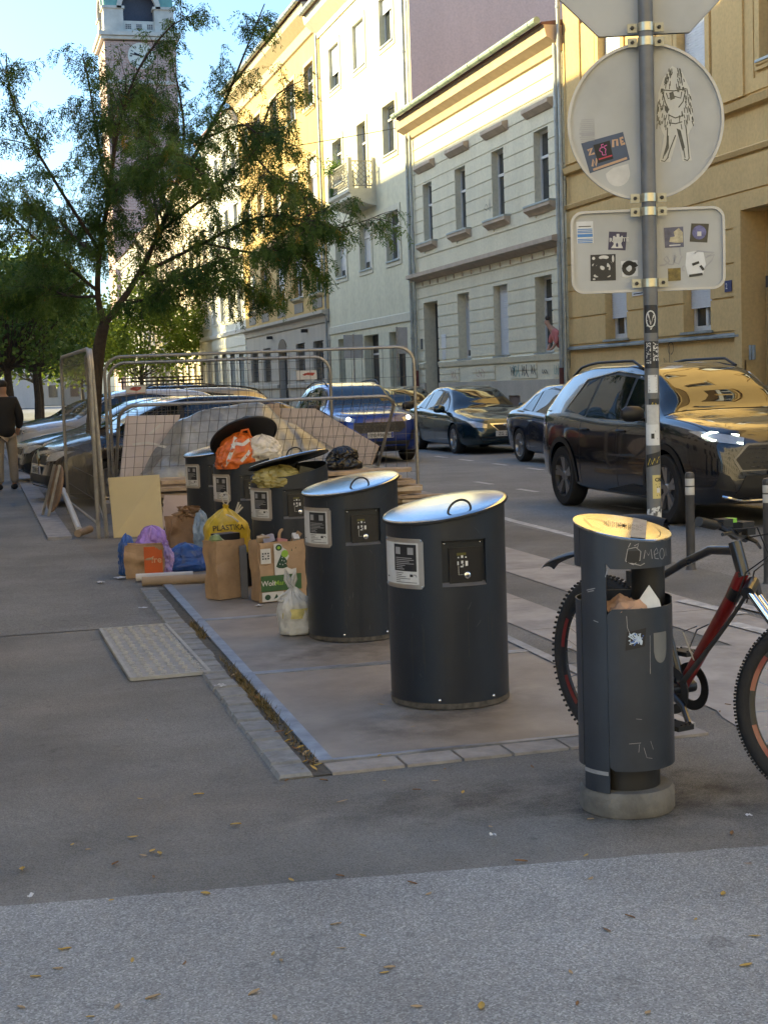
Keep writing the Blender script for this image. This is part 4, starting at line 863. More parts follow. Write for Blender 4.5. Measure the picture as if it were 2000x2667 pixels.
# brown kraft bag
g1 = gnd(487*1.2056, 1297*1.2056); p1 = paper_bag('kraft_bag', 'tall plain brown paper bag holding a vegetable tray', (g1.x+.02, g1.y+.06, BB), .24, .17, .415, .42, 1, gusset=.12)
mb = MB(); mb.box((.02, .01, .43), (.17, .12, .06)); mb.build('black_tray', m_blackp, p1, smooth=False)
mb = MB(); mb.lathe([(0, -.04), (.03, -.03), (.042, 0), (.03, .03), (0, .04)], 14, (-.075, -.02, .425)); mb.lathe([(0, -.04), (.03, -.03), (.042, 0), (.03, .03), (0, .04)], 14, (-.06, .03, .415)); mb.build('vegetable', M('pale_green', (.22, .28, .12), .6, var=.2, scale=15), p1)
mb = MB(); mb.bar((-.09, -.03, .46), (-.015, -.05, .40), .03, .008); mb.build('tray_wrap', M('clear_wrap', (.4, .45, .35), .2, var=.1), p1, smooth=False)
# market bag
g2 = gnd(592*1.2056, 1300*1.2056); w2, d2, h2 = .345, .19, .42; p2 = paper_bag('market_bag', 'printed paper grocery bag with watermelon pictures and a green band', (g2.x+.04, g2.y+.02, BB), w2, d2, h2, .16, 2, gusset=.25)
m_mgreen = M('print_green', (.045, .11, .035), .7, var=.12, scale=20); m_mlime = M('print_lime', (.25, .42, .05), .7, var=.08); m_mwhite = M('print_white', (.58, .56, .52), .75, var=.08, scale=20); m_dkgreen = M('print_dark_green', (.02, .06, .03), .7, var=.1)
fm = lambda k: (lambda u, v: Vector((u, -d2/2-.010-k*.0012-.002*wob(u*9, v*9), v)))
mb = MB(); rect(mb, fm(0), -.06, .085, .1, .405, 6, 12); pw = mb.build('print_panel', m_mwhite, p2)
mb = MB(); rect(mb, fm(1), -.165, .075, .135, .185, 12, 5); gb = mb.build('green_band', m_mgreen, p2)
text('Wolt', lambda u, v: fm(2)(-.163+u, .115+v), .050, m_mwhite, gb, bold=.02); text('Market', lambda u, v: fm(2)(-.068+u, .115+v), .047, m_mlime, gb, bold=.012)
mb = MB(); fillpoly(mb, fm(1.2), [(-.045, .235)]+arc(.0, .335, .075, .11, 215, 325, 10)+[(-.005, .345)]) if 0 else fillpoly(mb, fm(1.2), [(-.005, .335), (-.05, .245), (-.03, .232), (.0, .228), (.03, .235), (.05, .255)]); fillpoly(mb, fm(1.2), arc(-.025, .375, .024, .022, 0, 345, 12)); fillpoly(mb, fm(1.2), [(.055, .285), (.1, .325), (.1, .295), (.085, .28)]); [fillpoly(mb, fm(1.2), arc(.07+dx, .375+dy, .014, .011, 0, 345, 8)) for dx, dy in ((0, 0), (.02, .012), (-.02, .01), (.004, -.02), (.02, -.008))]; mb.build('fruit_print', m_dkgreen, pw, smooth=False)
mb = MB(); fillpoly(mb, fm(1.4), arc(.018, .33, .026, .026, 0, 345, 14)); fillpoly(mb, fm(1.5), arc(-.025, .375, .012, .011, 0, 345, 10)); mb.build('lime_print', m_mlime, pw, smooth=False)
mb = MB(); [fillpoly(mb, fm(1.6), arc(x_, z_, .0035, .005, 0, 330, 6)) for x_, z_ in ((-.02, .26), (0, .255), (.02, .262), (-.005, .285), (.012, .28), (-.002, .305))]; mb.build('seed_print', m_mwhite, pw, smooth=False)
mb = MB(); rect(mb, fm(.5), -.16, .27, -.085, .375, 3, 3); tk = mb.build('receipt', m_mwhite, p2); mb = MB(); [rect(mb, fm(1.6), -.15+.02*(k % 3), .30+.018*(k//3), -.138+.02*(k % 3), .31+.018*(k//3)) for k in range(9) if k != 4]; mb.build('receipt_print', m_ink, tk, smooth=False)
mb = MB(); rect(mb, fm(.6), -.16, .005, .0, .07, 6, 2); pn = mb.build('lower_print', m_mwhite, p2); mb = MB(); fillpoly(mb, fm(1.4), arc(-.12, .035, .022, .02, 0, 340, 10)); fillpoly(mb, fm(1.4), [(-.075, .02), (-.055, .055), (-.04, .03)]); mb.build('lower_fruit_print', m_dkgreen, pn, smooth=False)
mb = MB(); mb.tube([(.07+.05*math.cos(PI-PI*k/12), .0, .42+.075*math.sin(PI*k/12)**.6) for k in range(13)], .012, 8); mb.build('paper_handle', m_bagbrown, p2)
random.seed(9)
for k in range(11):
    mb = MB(); c = random.choice([(.5, .5, .5), (.4, .3, .2), (.3, .3, .4), (.45, .2, .2), (.25, .16, .09)]); mb.box((random.uniform(-.13, .13), random.uniform(-.06, .06), .405+random.uniform(0, .04)), (random.uniform(.03, .09), random.uniform(.02, .06), random.uniform(.02, .05)), Matrix.Rotation(random.uniform(-1, 1), 3, random.choice('XY'))); mb.build('rubbish', M('scrap_%.2f_%.2f' % (c[0], c[2]), c, .6, var=.2), p2, smooth=False)
# dark panel between the two paper bags
mb = MB(); mb.box((0, 0, .185), (.05, .2, .37)); o = mb.build('slate_board', M('slate_panel', (.10, .105, .125), .5, var=.1), smooth=False); q = gnd(530*1.2056, 1296*1.2056); o.location = (q.x+.01, q.y+.1, BB); o.rotation_euler = (0, 0, -.1); tag(o, 'narrow slate grey board standing between the two paper bags', 'board')
# white knotted carrier bag
g3 = gnd(634*1.2056, 1378*1.2056); o = bag('white_carrier_bag', 'knotted translucent white carrier bag beside the second bin', (g3.x+.035, g3.y+.075, BB), .20, .17, .30, 4, plastic('white_polythene', (.52, .52, .50), .3, var=.22, scale=9), crease=.07, flat=.06, neck=.1, lean=(-.02, 0)); 
mb = MB()
for sx in (-1, 1): mb.tube([(-.02+sx*.008, 0, .285), (-.02+sx*.03, .01, .33), (-.02+sx*.028, .01, .37+.02*(sx < 0)), (-.02+sx*.012, .0, .34), (-.02, 0, .29)], [.012, .013, .01, .012, .01], 7)
mb.tube([(-.06, -.02, .25), (-.1, -.03, .235), (-.115, -.03, .215), (-.095, -.03, .205), (-.065, -.03, .22)], .009, 7); mb.build('handles', _mats['white_polythene'], o)
mb = MB(); mb.grid(lambda a, c: Vector((-.0+.103*math.cos(-2.7+2.2*a)*1.0, .088*math.sin(-2.7+2.2*a), .10+.06*c)), 12, 3); mb.build('yellow_contents', M('yellow_wrap', (.52, .46, .18), .5, var=.3, scale=14), o)
# yellow sack
mb = MB(); mb.box((0, 0, .125), (.30, .28, .25)); o = mb.build('black_crate', m_blackp, smooth=False); o.location = (1.775, 10.86, BB); tag(o, 'black crate under the yellow sack, behind the plain paper bag', 'crate')
g4 = Vector((1.775, 10.86, BB+.252)); o = bag('yellow_sack', 'bulging yellow drawstring sack printed in black capitals', g4, .335, .30, .36, 6, plastic('yellow_polythene', (.60, .42, .03), .33, var=.2, scale=5), crease=.05, sq=2.5, flat=.10, neck=.08)
_bv = BVHTree.FromPolygons([v.co.copy() for v in o.data.vertices], [tuple(p.vertices) for p in o.data.polygons])
def _y(u, v):
    h = _bv.ray_cast(Vector((u, -1, v)), Vector((0, 1, 0))); return (h[0] if h[0] else Vector((u, -.1, v)))+Vector((0, -.004, 0))
text('PLASTIKA', lambda u, v: _y(u-.005, .185+v-(u*u)*.5), .056, m_ink, o, align='CENTER', bold=.012); text('ZG', lambda u, v: _y(u, .15+v), .032, m_ink, o, align='CENTER', bold=.01)
mb = MB(); mb.tube([(0, -.0, .34), (-.02, -.01, .39), (-.035, -.01, .44), (.0, -.01, .46), (.03, -.01, .43), (.02, 0, .38), (.0, 0, .34)], .006, 6); mb.tube([(-.03, -.06, .30), (.03, -.1, .275), (.07, -.13, .24)], .008, 6); mb.build('drawstring', M('cream_tape', (.55, .50, .40), .6, var=.05), o)
# blue sack squeezed behind the yellow one
o = bag('blue_sack', 'dark blue sack squeezed between the yellow sack and the bin', (1.86, 11.25, BB), .28, .26, .50, 8, plastic('blue_polythene', (.012, .03, .17), .3, var=.35), crease=.08); mb = MB(); [mb.tube([(.0, 0, .46), (.05+.01*k, -.02, .52), (.08+.015*k, -.02, .60-.02*k)], .007, 6) for k in range(3)]; mb.build('drawstring', _mats['cream_tape'], o)
# left group
g5 = gnd(318*1.2056, 1250*1.2056); p5 = paper_bag('orange_bag', 'slumped paper bag with an orange printed end at the edge of the pile', (g5.x-.0, g5.y+.12, .004), .30, .17, .265, -.12, 5, gusset=.3, wb=.03)
m_or = M('print_orange', (.55, .10, .02), .6, var=.1); f5 = lambda k: (lambda u, v: Vector((u, -.085-.018-k*.0015-.004*wob(u*11, v*11), v)))
mb = MB(); rect(mb, f5(0), .0, .005, .145, .25, 8, 8); oo = mb.build('orange_panel', m_or, p5); text('fre', lambda u, v: f5(1)(.055+u, .12+v), .075, M('print_peach', (.6, .35, .2), .6, var=.05), oo, bold=.01)
bag('purple_bag', 'crumpled purple plastic bag on top of the left pile', (g5.x+.10, g5.y+.40, .004), .30, .27, .38, 12, plastic('purple_polythene', (.34, .20, .55), .35, var=.3), crease=.16, dome=True)
bag('purple_knot_bag', 'small lilac tied bag hanging over the orange paper bag', (g5.x+.19, g5.y+.215, .004), .14, .12, .25, 13, plastic('lilac_polythene', (.42, .30, .58), .35, var=.3), crease=.16)
bag('blue_carrier', 'blue carrier bag behind the left end of the orange paper bag', (g5.x-.115, g5.y+.33, .004), .14, .2, .33, 14, plastic('mid_blue_polythene', (.03, .10, .34), .3, var=.3), crease=.14, dome=True)
g6 = gnd(402*1.2056, 1240*1.2056); bag('blue_refuse_bag', 'squat dark blue refuse bag beside the cardboard rolls', (g6.x+.03, g6.y+.14, .010), .34, .26, .225, 15, plastic('navy_polythene', (.022, .075, .27), .35, var=.3), crease=.09, sq=2.8, dome=True)
q = gnd(392*1.2056, 1222*1.2056); p7 = paper_bag('crumpled_kraft_bag', 'scrunched brown paper bag behind the blue refuse bag', (q.x+.04, q.y+.22, .010), .23, .16, .40, .25, 9, m_bagbrown2, gusset=.5, wb=.05)
mb = MB(); mb.v = bagmesh(.15, .13, .13, 33, tied=False, crease=.5, n=30, m=14).v; mb.f = bagmesh(.15, .13, .13, 33, tied=False, crease=.5, n=30, m=14).f
for v in mb.v: v.z += .35; v.x += .06
mb.build('scrunched_top', m_bagbrown2, p7, sharp=25)
bag('pale_blue_bag', 'pale blue thin plastic bag beside the scrunched paper bag', (q.x+.215, q.y+.22, .010), .19, .2, .44, 17, plastic('pale_blue_polythene', (.30, .42, .58), .35, var=.2), crease=.15, dome=True)
# cardboard and plastic rolls
for (nm, lb, a, c, r, mt) in (('white_roll', 'long white paper roll lying in front of the blue refuse bag', (295, 1258), (418, 1252), .030, M('white_roll', (.55, .53, .52), .6, var=.08)), ('cardboard_roll', 'long cardboard tube lying nearest the sett strip', (308, 1268), (446, 1261), .036, M('card_tube', (.36, .27, .19), .8, var=.12))):
    A = gnd(a[0]*1.2056, a[1]*1.2056); C = gnd(c[0]*1.2056, c[1]*1.2056); A.z = C.z = r+.006+(.002 if nm[0] == 'w' else .0); mb = MB(); cc = (A+C)/2; d = (C-A); mb.tube([A-cc, C-cc], r, 18, cap=False); mb.tube([A-cc, C-cc], r*.82, 18, cap=False)
    k = len(mb.v)-36; mb.f += [(i, (i+1) % 18, 36+(i+1) % 18, 36+i) for i in range(18)]+[(18+i, 18+(i+1) % 18, 54+(i+1) % 18, 54+i) for i in range(18)]
    o = mb.build(nm, mt, sharp=40); o.location = cc; tag(o, lb, 'roll')
# yellow board and the picture by the fence corner
slab('yellow_board', 'large blank pale yellow board leaning against the fence corner', 'board', [gnd(247*1.2056, 1162*1.2056, .005), gnd(354*1.2056, 1156*1.2056, .005), deep(345*1.2056, 1025*1.2056, 15.5), deep(234*1.2056, 1032*1.2056, 15.5)], .018, M('yellow_board_paint', (.56, .45, .22), .6, var=.05, scale=2))
pt = slab('tree_print', 'pinkish picture with dark tree silhouettes beside the yellow board', 'picture', [deep(420, 1400, 15.9), deep(505, 1395, 15.9), deep(505, 1290, 16.1), deep(428, 1290, 16.1)], .01, M('pink_print', (.52, .40, .33), .7, var=.06))
mb = MB(); random.seed(4); c_ = Vector(pt.location)
for k in range(16):
    x = 428+k*4.8; h = random.uniform(12, 46)*(1.2 if k < 4 else .8)
    pts = [(x-5, 1394), (x+5, 1394), (x+1, 1394-h)]; mb.add([deep(u, v, 15.84 if v > 1390 else 15.88)-c_ for u, v in pts], [(0, 1, 2)])
mb.build('tree_silhouettes', M('print_slate', (.05, .065, .075), .7, var=.2), pt, smooth=False)
# kerbside clutter left of the fence
t = thing('folding_table', 'folded round wooden table leaning against the fence on the kerb', 'table', tuple(gnd(140, 1352)), .2); t.location.z = 0.02
mb = MB(); R_ = Matrix.Rotation(math.radians(14), 3, 'Y'); mb.lathe([(0, -.012), (.29, -.012), (.30, 0), (.29, .012), (0, .012)], 36, (.12, .3, .33), m=R_ @ Matrix.Rotation(PI/2, 3, 'Y')); mb.build('table_top', M('worn_table_wood', (.30, .20, .13), .7, var=.3, scale=6), t)
for s in (-1, 1): mb = MB(); mb.bar((-.02, .3+s*.14, .0), (.16, .3+s*.12, .62), .025, .03); mb.build('leg', m_galv, t, smooth=False)
A, C = gnd(168, 1330), gnd(208, 1392); mb = MB(); A.z = .27; C.z = .05; cc = (A+C)/2; mb.tube([A-cc, C-cc], .035, 12); o = mb.build('white_pipe', M('white_pipe', (.55, .55, .54), .4, var=.1)); o.location = cc; tag(o, 'white plastic pipe propped on the kerb beside the fence', 'pipe')
A, C = gnd(204, 1400), gnd(236, 1388); mb = MB(); A.z = C.z = .042; cc = (A+C)/2; mb.tube([A-cc, C-cc], .04, 14); o = mb.build('cardboard_tube', _mats['card_tube']); o.location = cc; tag(o, 'short cardboard tube end lying at the fence corner', 'tube')
# rubbish stuffed in the open bins
Y4 = BY[3]; X4 = 2.085+rowx(Y4); o = bag('orange_carrier_bag', 'orange and white carrier bag spilling out of the open bin', (X4-.10, Y4-.13, .84), .36, .28, .29, 22, plastic('orange_polythene', (.60, .13, .02), .32, var=.2), rz=.1, crease=.11, dome=True, lean=(.05, .05), flat=.2)
_bo = BVHTree.FromPolygons([v.co.copy() for v in o.data.vertices], [tuple(p.vertices) for p in o.data.polygons])
def _yo(u, v):
    h = _bo.ray_cast(Vector((u, -1, v)), Vector((0, 1, 0))); return (h[0] if h[0] else Vector((u, -.08, v)))+Vector((0, -.004, 0))
for ln_ in ([(-.14+.013*k, .02+.024*k) for k in range(11)], [(-.06+.02*k, .19+.004*k+.01*math.sin(k)) for k in range(10)], [(.0+.012*k, .06+.012*k) for k in range(8)]):
    mb = MB(); strokes(mb, _yo, [ln_], .026); mb.build('white_stripe', m_mwhite, o, smooth=False)
mb = MB(); mb.tube([(.02, 0, .24), (.05, -.02, .31), (.1, -.02, .32), (.13, 0, .24)], .012, 8); mb.build('handle', _mats['orange_polythene'], o)
bag('white_rubbish_bag', 'white and tan knotted rubbish bag on the open bin, right of the orange one', (X4+.12, Y4-.12, .885), .31, .26, .22, 23, plastic('ivory_polythene', (.60, .55, .47), .4, var=.25, scale=12), crease=.12, dome=True, flat=.25)
Y3 = BY[2]; X3 = 2.085+rowx(Y3); bag('olive_bag', 'shiny olive translucent bag wedged under the half-open lid', (X3-.10, Y3-.12, .80), .33, .28, .145, 24, plastic('olive_polythene', (.34, .28, .09), .18, var=.35, scale=9), crease=.15, dome=True, flat=.3)
mb = MB(); mb.box((0, 0, .05), (.16, .12, .10), Matrix.Rotation(.25, 3, 'Y')); o = mb.build('dark_carton', M('dark_carton', (.09, .085, .06), .6, var=.2), smooth=False); o.location = (X3+.12, Y3-.08, .82); tag(o, 'small dark carton in the half-open bin', 'carton')
o = bag('black_sack', 'black rubbish sack on the plank stack', (4.35, 17.5, RZ+.50), .42, .3, .28, 25, plastic('black_polythene', (.012, .012, .013), .25, var=.2), crease=.15, dome=True)
# scraps on the ground
random.seed(31)
mscrap = M('paper_scrap', (.6, .6, .6), .7, var=.08)
for (px_, py_, w_, h_) in ((218, 1262, .05, .04), (260, 1252, .07, .05), (310, 1318, .06, .02), (478, 1488, .05, .03), (560, 1313, .05, .03), (620, 1310, .04, .015), (645, 1312, .04, .02), (1065, 1815, .022, .01), (1617, 1772, .02, .01), (68, 1946, .03, .008), (1230, 1405, .03, .015)):
    q = gnd(px_*1.2056, py_*1.2056); mb = MB(); sd = random.random()*9
    mb.grid(lambda a, c: Vector(((a-.5)*w_, (c-.5)*h_*1.6, .004+.014*abs(wob(a*2.2+sd, c*2.2)))), 5, 5); o = mb.build('paper_scrap', mscrap); o.location = (q.x, q.y, .012); o.rotation_euler = (0, 0, random.random()*3); tag(o, 'small white paper scrap lying on the ground', 'litter', 'white paper scraps on the ground')
# ------------------------------------------------------------------ street litter bin in the foreground
m_lit = M('blue_grey_powder_coat', (.030, .036, .047), .38, .1, var=.14, scale=4, bump=.1, bscale=200, spec=.5)
m_blk = M('matt_black', (.012, .012, .013), .6, var=.15); m_cbase = M('stained_concrete', (.13, .125, .115), .9, var=.35, scale=7, bump=.5, bscale=40)
m_scr = M('scratched_metal', (.30, .30, .31), .5, .3, var=.2, scale=30)
AZ = .437; _R = Vector((math.cos(AZ), -math.sin(AZ), 0)); _N = Vector((-math.sin(AZ), -math.cos(AZ), 0)); Z_ = Vector((0, 0, 1))
lb = thing('litter_bin', 'dark blue-grey cylindrical litter bin on a concrete base in the foreground', 'litter bin', (2.11, 4.56, 0))
def cy(r, ph, z): a = math.radians(ph); return _N*(r*math.cos(a))+_R*(r*math.sin(a))+Z_*z
def shell(mb, r, p0, p1, z0, z1, th=.004, n=40, zf0=None, zf1=None):
    """curved plate: outer, inner and edge faces; zf: optional functions of the angle"""
    k0 = len(mb.v); n = max(4, int(abs(p1-p0)/6))
    for i in range(n+1):
        ph = p0+(p1-p0)*i/n; a = zf0(ph) if zf0 else z0; b = zf1(ph) if zf1 else z1
        mb.v += [cy(r, ph, a), cy(r, ph, b), cy(r-th, ph, b), cy(r-th, ph, a)]
    for i in range(n):
        o = k0+4*i
        for q in range(4): mb.f.append((o+q, o+4+q, o+4+(q+1) % 4, o+(q+1) % 4))
    mb.f += [(k0, k0+1, k0+2, k0+3), (k0+4*n+3, k0+4*n+2, k0+4*n+1, k0+4*n)]
    return mb
RL = .165
mb = MB(); mb.lathe([(0, 0), (.158, 0), (.164, .012), (.163, .075), (.155, .088), (0, .09)], 48); mb.build('concrete_base', m_cbase, lb, fix=True)
mb = MB(); mb.lathe([(.115, .088), (.115, .19), (0, .19)], 32); mb.build('inner_stem', m_blk, lb)
def corner(p0, p1, z0, r): return lambda ph: z0+(r*(1-math.sqrt(max(0, 1-(1-min(1, min(abs(ph-p0), abs(p1-ph))*.00288/r))**2))))
mb = MB(); shell(mb, RL, -19.5, 86, .168, .722, .004, zf1=lambda ph: .722-(.02*(1-min(1, (ph+19.5)/8))**2), zf0=lambda ph: .168+(.012*(1-min(1, (ph+19.5)/6))**2)); dr = mb.build('door_panel', m_lit, lb, fix=True)
mb = MB(); shell(mb, RL-.001, 88, 299, .168, .742, .004); mb.build('container_shell', m_lit, lb, fix=True)
mb = MB(); mb.lathe([(RL-.008, .19), (RL-.008, .70), (RL-.012, .70), (RL-.012, .195), (0, .195)], 40); mb.build('liner', m_blk, lb)
mb = MB(); shell(mb, RL-.004, -60.5, -20.5, .088, .93, .006); mb.build('spine', m_lit, lb, fix=True)
mb = MB(); shell(mb, RL-.002, -60, -22, .150, .163, .003); mb.build('spine_band', m_scr, lb, fix=True)
zl = lambda u, v: .982-.172*u+.115*v
def zr(ph): a = math.radians(ph); return zl(RL*math.sin(a), -RL*math.cos(a))
mb = MB(); shell(mb, RL, -20.5, 299, .855, .95, .004, zf1=lambda ph: zr(ph)-.002, zf0=lambda ph: .857+.02*(1-min(1, (ph+20.5)/8))**2); hd = mb.build('hood', m_lit, lb, fix=True)
mb = MB(); shell(mb, RL-.0025, -61, -20.5, .87, .95, .004, zf1=lambda ph: zr(ph)-.002); mb.build('hood_strap', m_lit, hd, fix=True)
mb = MB(); c = _R*.085-_N*.055; mb.lathe([(.058, .18), (.058, .90)], 24, c); mb.build('ash_column', m_blk, lb)
mb = MB(); n = 48
def lpt(r, a, dz=0.0): u, v = r*math.sin(a), -r*math.cos(a); return _R*u-_N*v+Z_*(zl(u, v)+dz)
for k in range(n):
    for r, dz in ((.001, .004), (.1, .004), (RL+.001, .003), (RL+.003, .0), (RL+.001, -.006), (RL-.01, -.008)): mb.v.append(lpt(r, 2*PI*k/n, dz))
mb.f = [(k*6+q, ((k+1) % n)*6+q, ((k+1) % n)*6+q+1, k*6+q+1) for k in range(n) for q in range(5)]
top = mb.build('top_plate', M('scuffed_steel_top', (.60, .58, .53), .16, 1.0, var=.16, scale=7, bump=.04, bscale=30), lb)
lpu = lambda u, v, dz=.0055: _R*u-_N*v+Z_*(zl(u, v)+dz)
mb = MB(); random.seed(8)
for i in range(11):
    for j in range(7):
        u = -.072+i*.0135+(j % 2)*.006; v = -.035+j*.0125
        if (u-.01)**2*.8+v*v < .0042: mb.add([lpu(u+.0032*math.cos(a*PI/3), v+.0036*math.sin(a*PI/3)) for a in range(6)], [tuple(range(6))])
for _ in range(9): u, v = random.gauss(.0, .010), random.gauss(0, .006); mb.add([lpu(u+.006*math.cos(a*PI/3), v+.005*math.sin(a*PI/3), .006) for a in range(6)], [tuple(range(6))])
mb.build('ash_holes', m_blk, top, smooth=False)
mb = MB(); mb.add([lpu(u, v) for u, v in [(.028+.012*t, -.158+.316*t) for t in [k/10 for k in range(11)]]+[(.078+.008*t, -.143+.286*t) for t in [1-k/10 for k in range(11)]]], [tuple(range(22))]); mb.build('stained_band', M('stained_band', (.33, .32, .30), .55, .5, var=.2, scale=25), top, smooth=False)
mb = MB(); strokes(mb, lambda u, v: lpu(u, v, .0062), [arc(-.10, -.03, .05, .09, 20, 120, 12), arc(-.09, -.04, .045, .08, 10, 130, 12), arc(-.06, .07, .09, .05, 60, 160, 10), [(-.13, .02), (-.10, -.08), (-.06, -.12)], arc(.10, -.02, .03, .08, -60, 70, 10)], .0022); tag(mb.build('scratches', M('dark_scratch', (.22, .19, .12), .5, .5, var=.2), top, smooth=False), None, kind='stuff')
cyl = lambda r: (lambda u, v: cy(r, math.degrees(u/RL), v))
mb = MB(); strokes(mb, cyl(RL+.0012), [[(.010, .885), (.018, .925), (.045, .93), (.062, .915), (.058, .885), (.035, .872), (.010, .885)], [(.02, .93), (.028, .945)], [(.04, .935), (.055, .942), (.05, .928)], [(.02, .88), (.06, .868), (.075, .875)], [(.072, .89), (.078, .918), (.090, .90), (.100, .92), (.104, .888)], [(.112, .9), (.13, .905), (.124, .922), (.112, .91), (.116, .888), (.132, .885)], arc(.15, .90, .012, .018, 40, 400, 14), [(.165, .89), (.175, .918), (.18, .89)]], .0028); mb.build('scratched_tag', m_scr, hd, smooth=False)
mb = MB(); rect(mb, cyl(RL+.0011), .014, .878, .060, .918, 6, 2); mb.build('black_blot', m_blk, hd)
mb = MB(); mb.grid(lambda a, c: cyl(RL+.0012)(.004+.066*a+.006*c, .583+.062*c+.012*a), 8, 2); sk = mb.build('graffiti_sticker', m_blk, dr)
random.seed(17); mb = MB(); strokes(mb, cyl(RL+.0018), [[(.014+.05*random.random(), .600+.042*random.random()) for _ in range(4)] for _ in range(13)], .0028); mb.build('sticker_lettering', M('sticker_pale_blue', (.45, .53, .62), .5, var=.2), sk, smooth=False)
mb = MB(); strokes(mb, cyl(RL+.0016), [[(.012+.055*random.random(), .598+.045*random.random()) for _ in range(3)] for _ in range(7)], .003); mb.build('sticker_blue', M('sticker_blue', (.05, .13, .4), .5, var=.2), sk, smooth=False)
mb = MB(); mb.grid(lambda a, c: cyl(RL+.0014)(.104+.062*a, .636-(.062+.042*math.sqrt(max(0, 1-(2*a-1)**2)))*c), 14, 4); mb.build('grey_badge', M('grey_badge', (.17, .17, .165), .45, .3, var=.1), dr, smooth=False)
mb = MB(); strokes(mb, cyl(RL+.0014), [[(.02, .62), (.025, .60)], [(.035, .35), (.055, .347)], [(.06, .25), (.07, .215), (.09, .21)], [(.01, .265), (.05, .267)], [(.045, .262), (.042, .235)], [(.09, .63), (.088, .50)], [(.085, .27), (.095, .24)], [(.01, .70), (.012, .66), (.02, .64)]], .0016); tag(mb.build('scratches', m_scr, dr, smooth=False), None, kind='stuff')
mb = MB(); strokes(mb, lambda u, v: cy(RL-.0025, math.degrees(u/RL), v), [[(-.14, .78), (-.10, .79)], [(-.135, .775), (-.105, .782)], [(-.11, .68), (-.09, .675)], [(-.06, .83), (-.05, .86)]], .003); tag(mb.build('scratches', m_scr, lb, smooth=False), None, kind='stuff')
# rubbish in the mouth
def crumple(name, label, loc, w_, d_, h_, sd, mat, rz=0):
    mb = MB()
    def f(a, c): x, y = a-.5, c-.5; return Vector((x*w_, y*d_, h_*(1-max(abs(x), abs(y))**1.5*2.2)+.35*h_*wob(a*4+sd, c*4)+.2*h_*wob(a*9+sd, c*9)))
    mb.grid(f, 12, 12); o = mb.build(name, mat, sharp=20); o.location = loc; o.rotation_euler = (0, 0, rz); return tag(o, label, 'litter')
c = Vector(lb.location); crumple('tan_wrapper', 'crumpled tan paper wrapper in the mouth of the litter bin', c+_R*.005+_N*.07+Z_*.70, .15, .13, .055, 3, M('tan_wrapper', (.45, .27, .17), .7, var=.2, scale=12), .3)
mb = MB(); mb.add([_R*-.05+Z_*0, _R*.055+Z_*-.005, _R*.045+Z_*.035-_N*.01, _R*.012+Z_*.085-_N*.02, _R*-.02+Z_*.04-_N*.01], [(0, 1, 2, 4), (4, 2, 3)]); mb.add([p-_N*.004 for p in mb.v[:5]], [(4, 2, 1, 0), (3, 2, 4)]); o = mb.build('paper_napkin', m_paper, smooth=False); o.location = c+_R*.075+_N*.09+Z_*.705; tag(o, 'folded white paper poking out of the litter bin', 'litter')

# ------------------------------------------------------------------ traffic sign post seen from behind
PD = 5.93; pb = gnd(1699, 1941)+Vector((.020, -.009, 0)); pole = thing('sign_post', 'grey sign post covered in stickers, behind the litter bin', 'sign post', (pb.x, pb.y, 0))
m_pole = M('grey_post_paint', (.15, .15, .15), .5, .3, var=.16, scale=8); m_back = M('sign_back_grey', (.385, .39, .385), .55, .15, var=.1, scale=3); m_rimg = M('sign_rim', (.46, .45, .43), .5, .3, var=.1)
pa = math.atan2(pb.x, pb.y); PR = Vector((math.cos(pa), -math.sin(pa), 0)); PN = Vector((-math.sin(pa), -math.cos(pa), 0)); rp = .0285
mb = MB(); mb.lathe([(rp, -.0), (rp, 3.45), (0, 3.46)], 24); mb.build('post', m_pole, pole)
mb = MB(); mb.lathe([(.06, .0), (.06, .006), (.034, .012), (.034, .05), (rp, .055)], 24); mb.build('foot_collar', m_pole, pole)
zat = lambda y: deep(1690, y, PD).z
SR = (PR*math.cos(.12)-PN*math.sin(.12)).normalized(); SN = (PN*math.cos(.12)+PR*math.sin(.12)).normalized()   # sign plane turned a little
def sp(u, v, d): return SR*u+Z_*v-SN*(rp+.018)+SN*d
def sign(name, label, cat, zc, outline, rim, inner, uc=0.0):
    s = thing(name, label, cat, (pb.x, pb.y, zc)); f = lambda u, v, d: sp(u+uc, v, d)
    mb = MB(); mb.prism(inner, f, -.004, 0.0); mb.build('plate', m_back, s, smooth=False, fix=True)
    mb = MB(); n = len(outline)
    for i in range(n):
        a, b = outline[i], outline[(i+1) % n]; ai, bi = inner[i], inner[(i+1) % n]
        mb.add([f(*a, -.006), f(*b, -.006), f(*b, .014), f(*a, .014), f(*ai, .014), f(*bi, .014), f(*ai, .0), f(*bi, .0)], [(0, 1, 2, 3), (3, 2, 5, 4), (4, 5, 7, 6)])
    mb.build('folded_rim', m_rimg, s, smooth=True, sharp=30)
    return s, f
zc = zat(341); ring = [(.305*math.cos(2*PI*k/64), .305*math.sin(2*PI*k/64)) for k in range(64)]; rin = [(u*.965, v*.965) for u, v in ring]
UC = -.002
rs, rf = sign('round_sign', 'round traffic sign seen from its grey back, with a figure sticker', 'traffic sign', zc, ring, rin, rin, UC)
def rrect(w_, h_, r, n=6): return [(sx*(w_/2-r)+r*math.cos(a0+PI/2*k/n), sy*(h_/2-r)+r*math.sin(a0+PI/2*k/n)) for sx, sy, a0 in ((1, 1, 0), (-1, 1, PI/2), (-1, -1, PI), (1, -1, 1.5*PI)) for k in range(n+1)]
z2 = zat(661); ro = rrect(.605, .325, .05); ri = rrect(.585, .305, .042)
qs, qf = sign('rectangular_plate', 'rectangular sign plate under the round one, grey back dotted with stickers', 'traffic sign', z2, ro, ri, ri, UC)
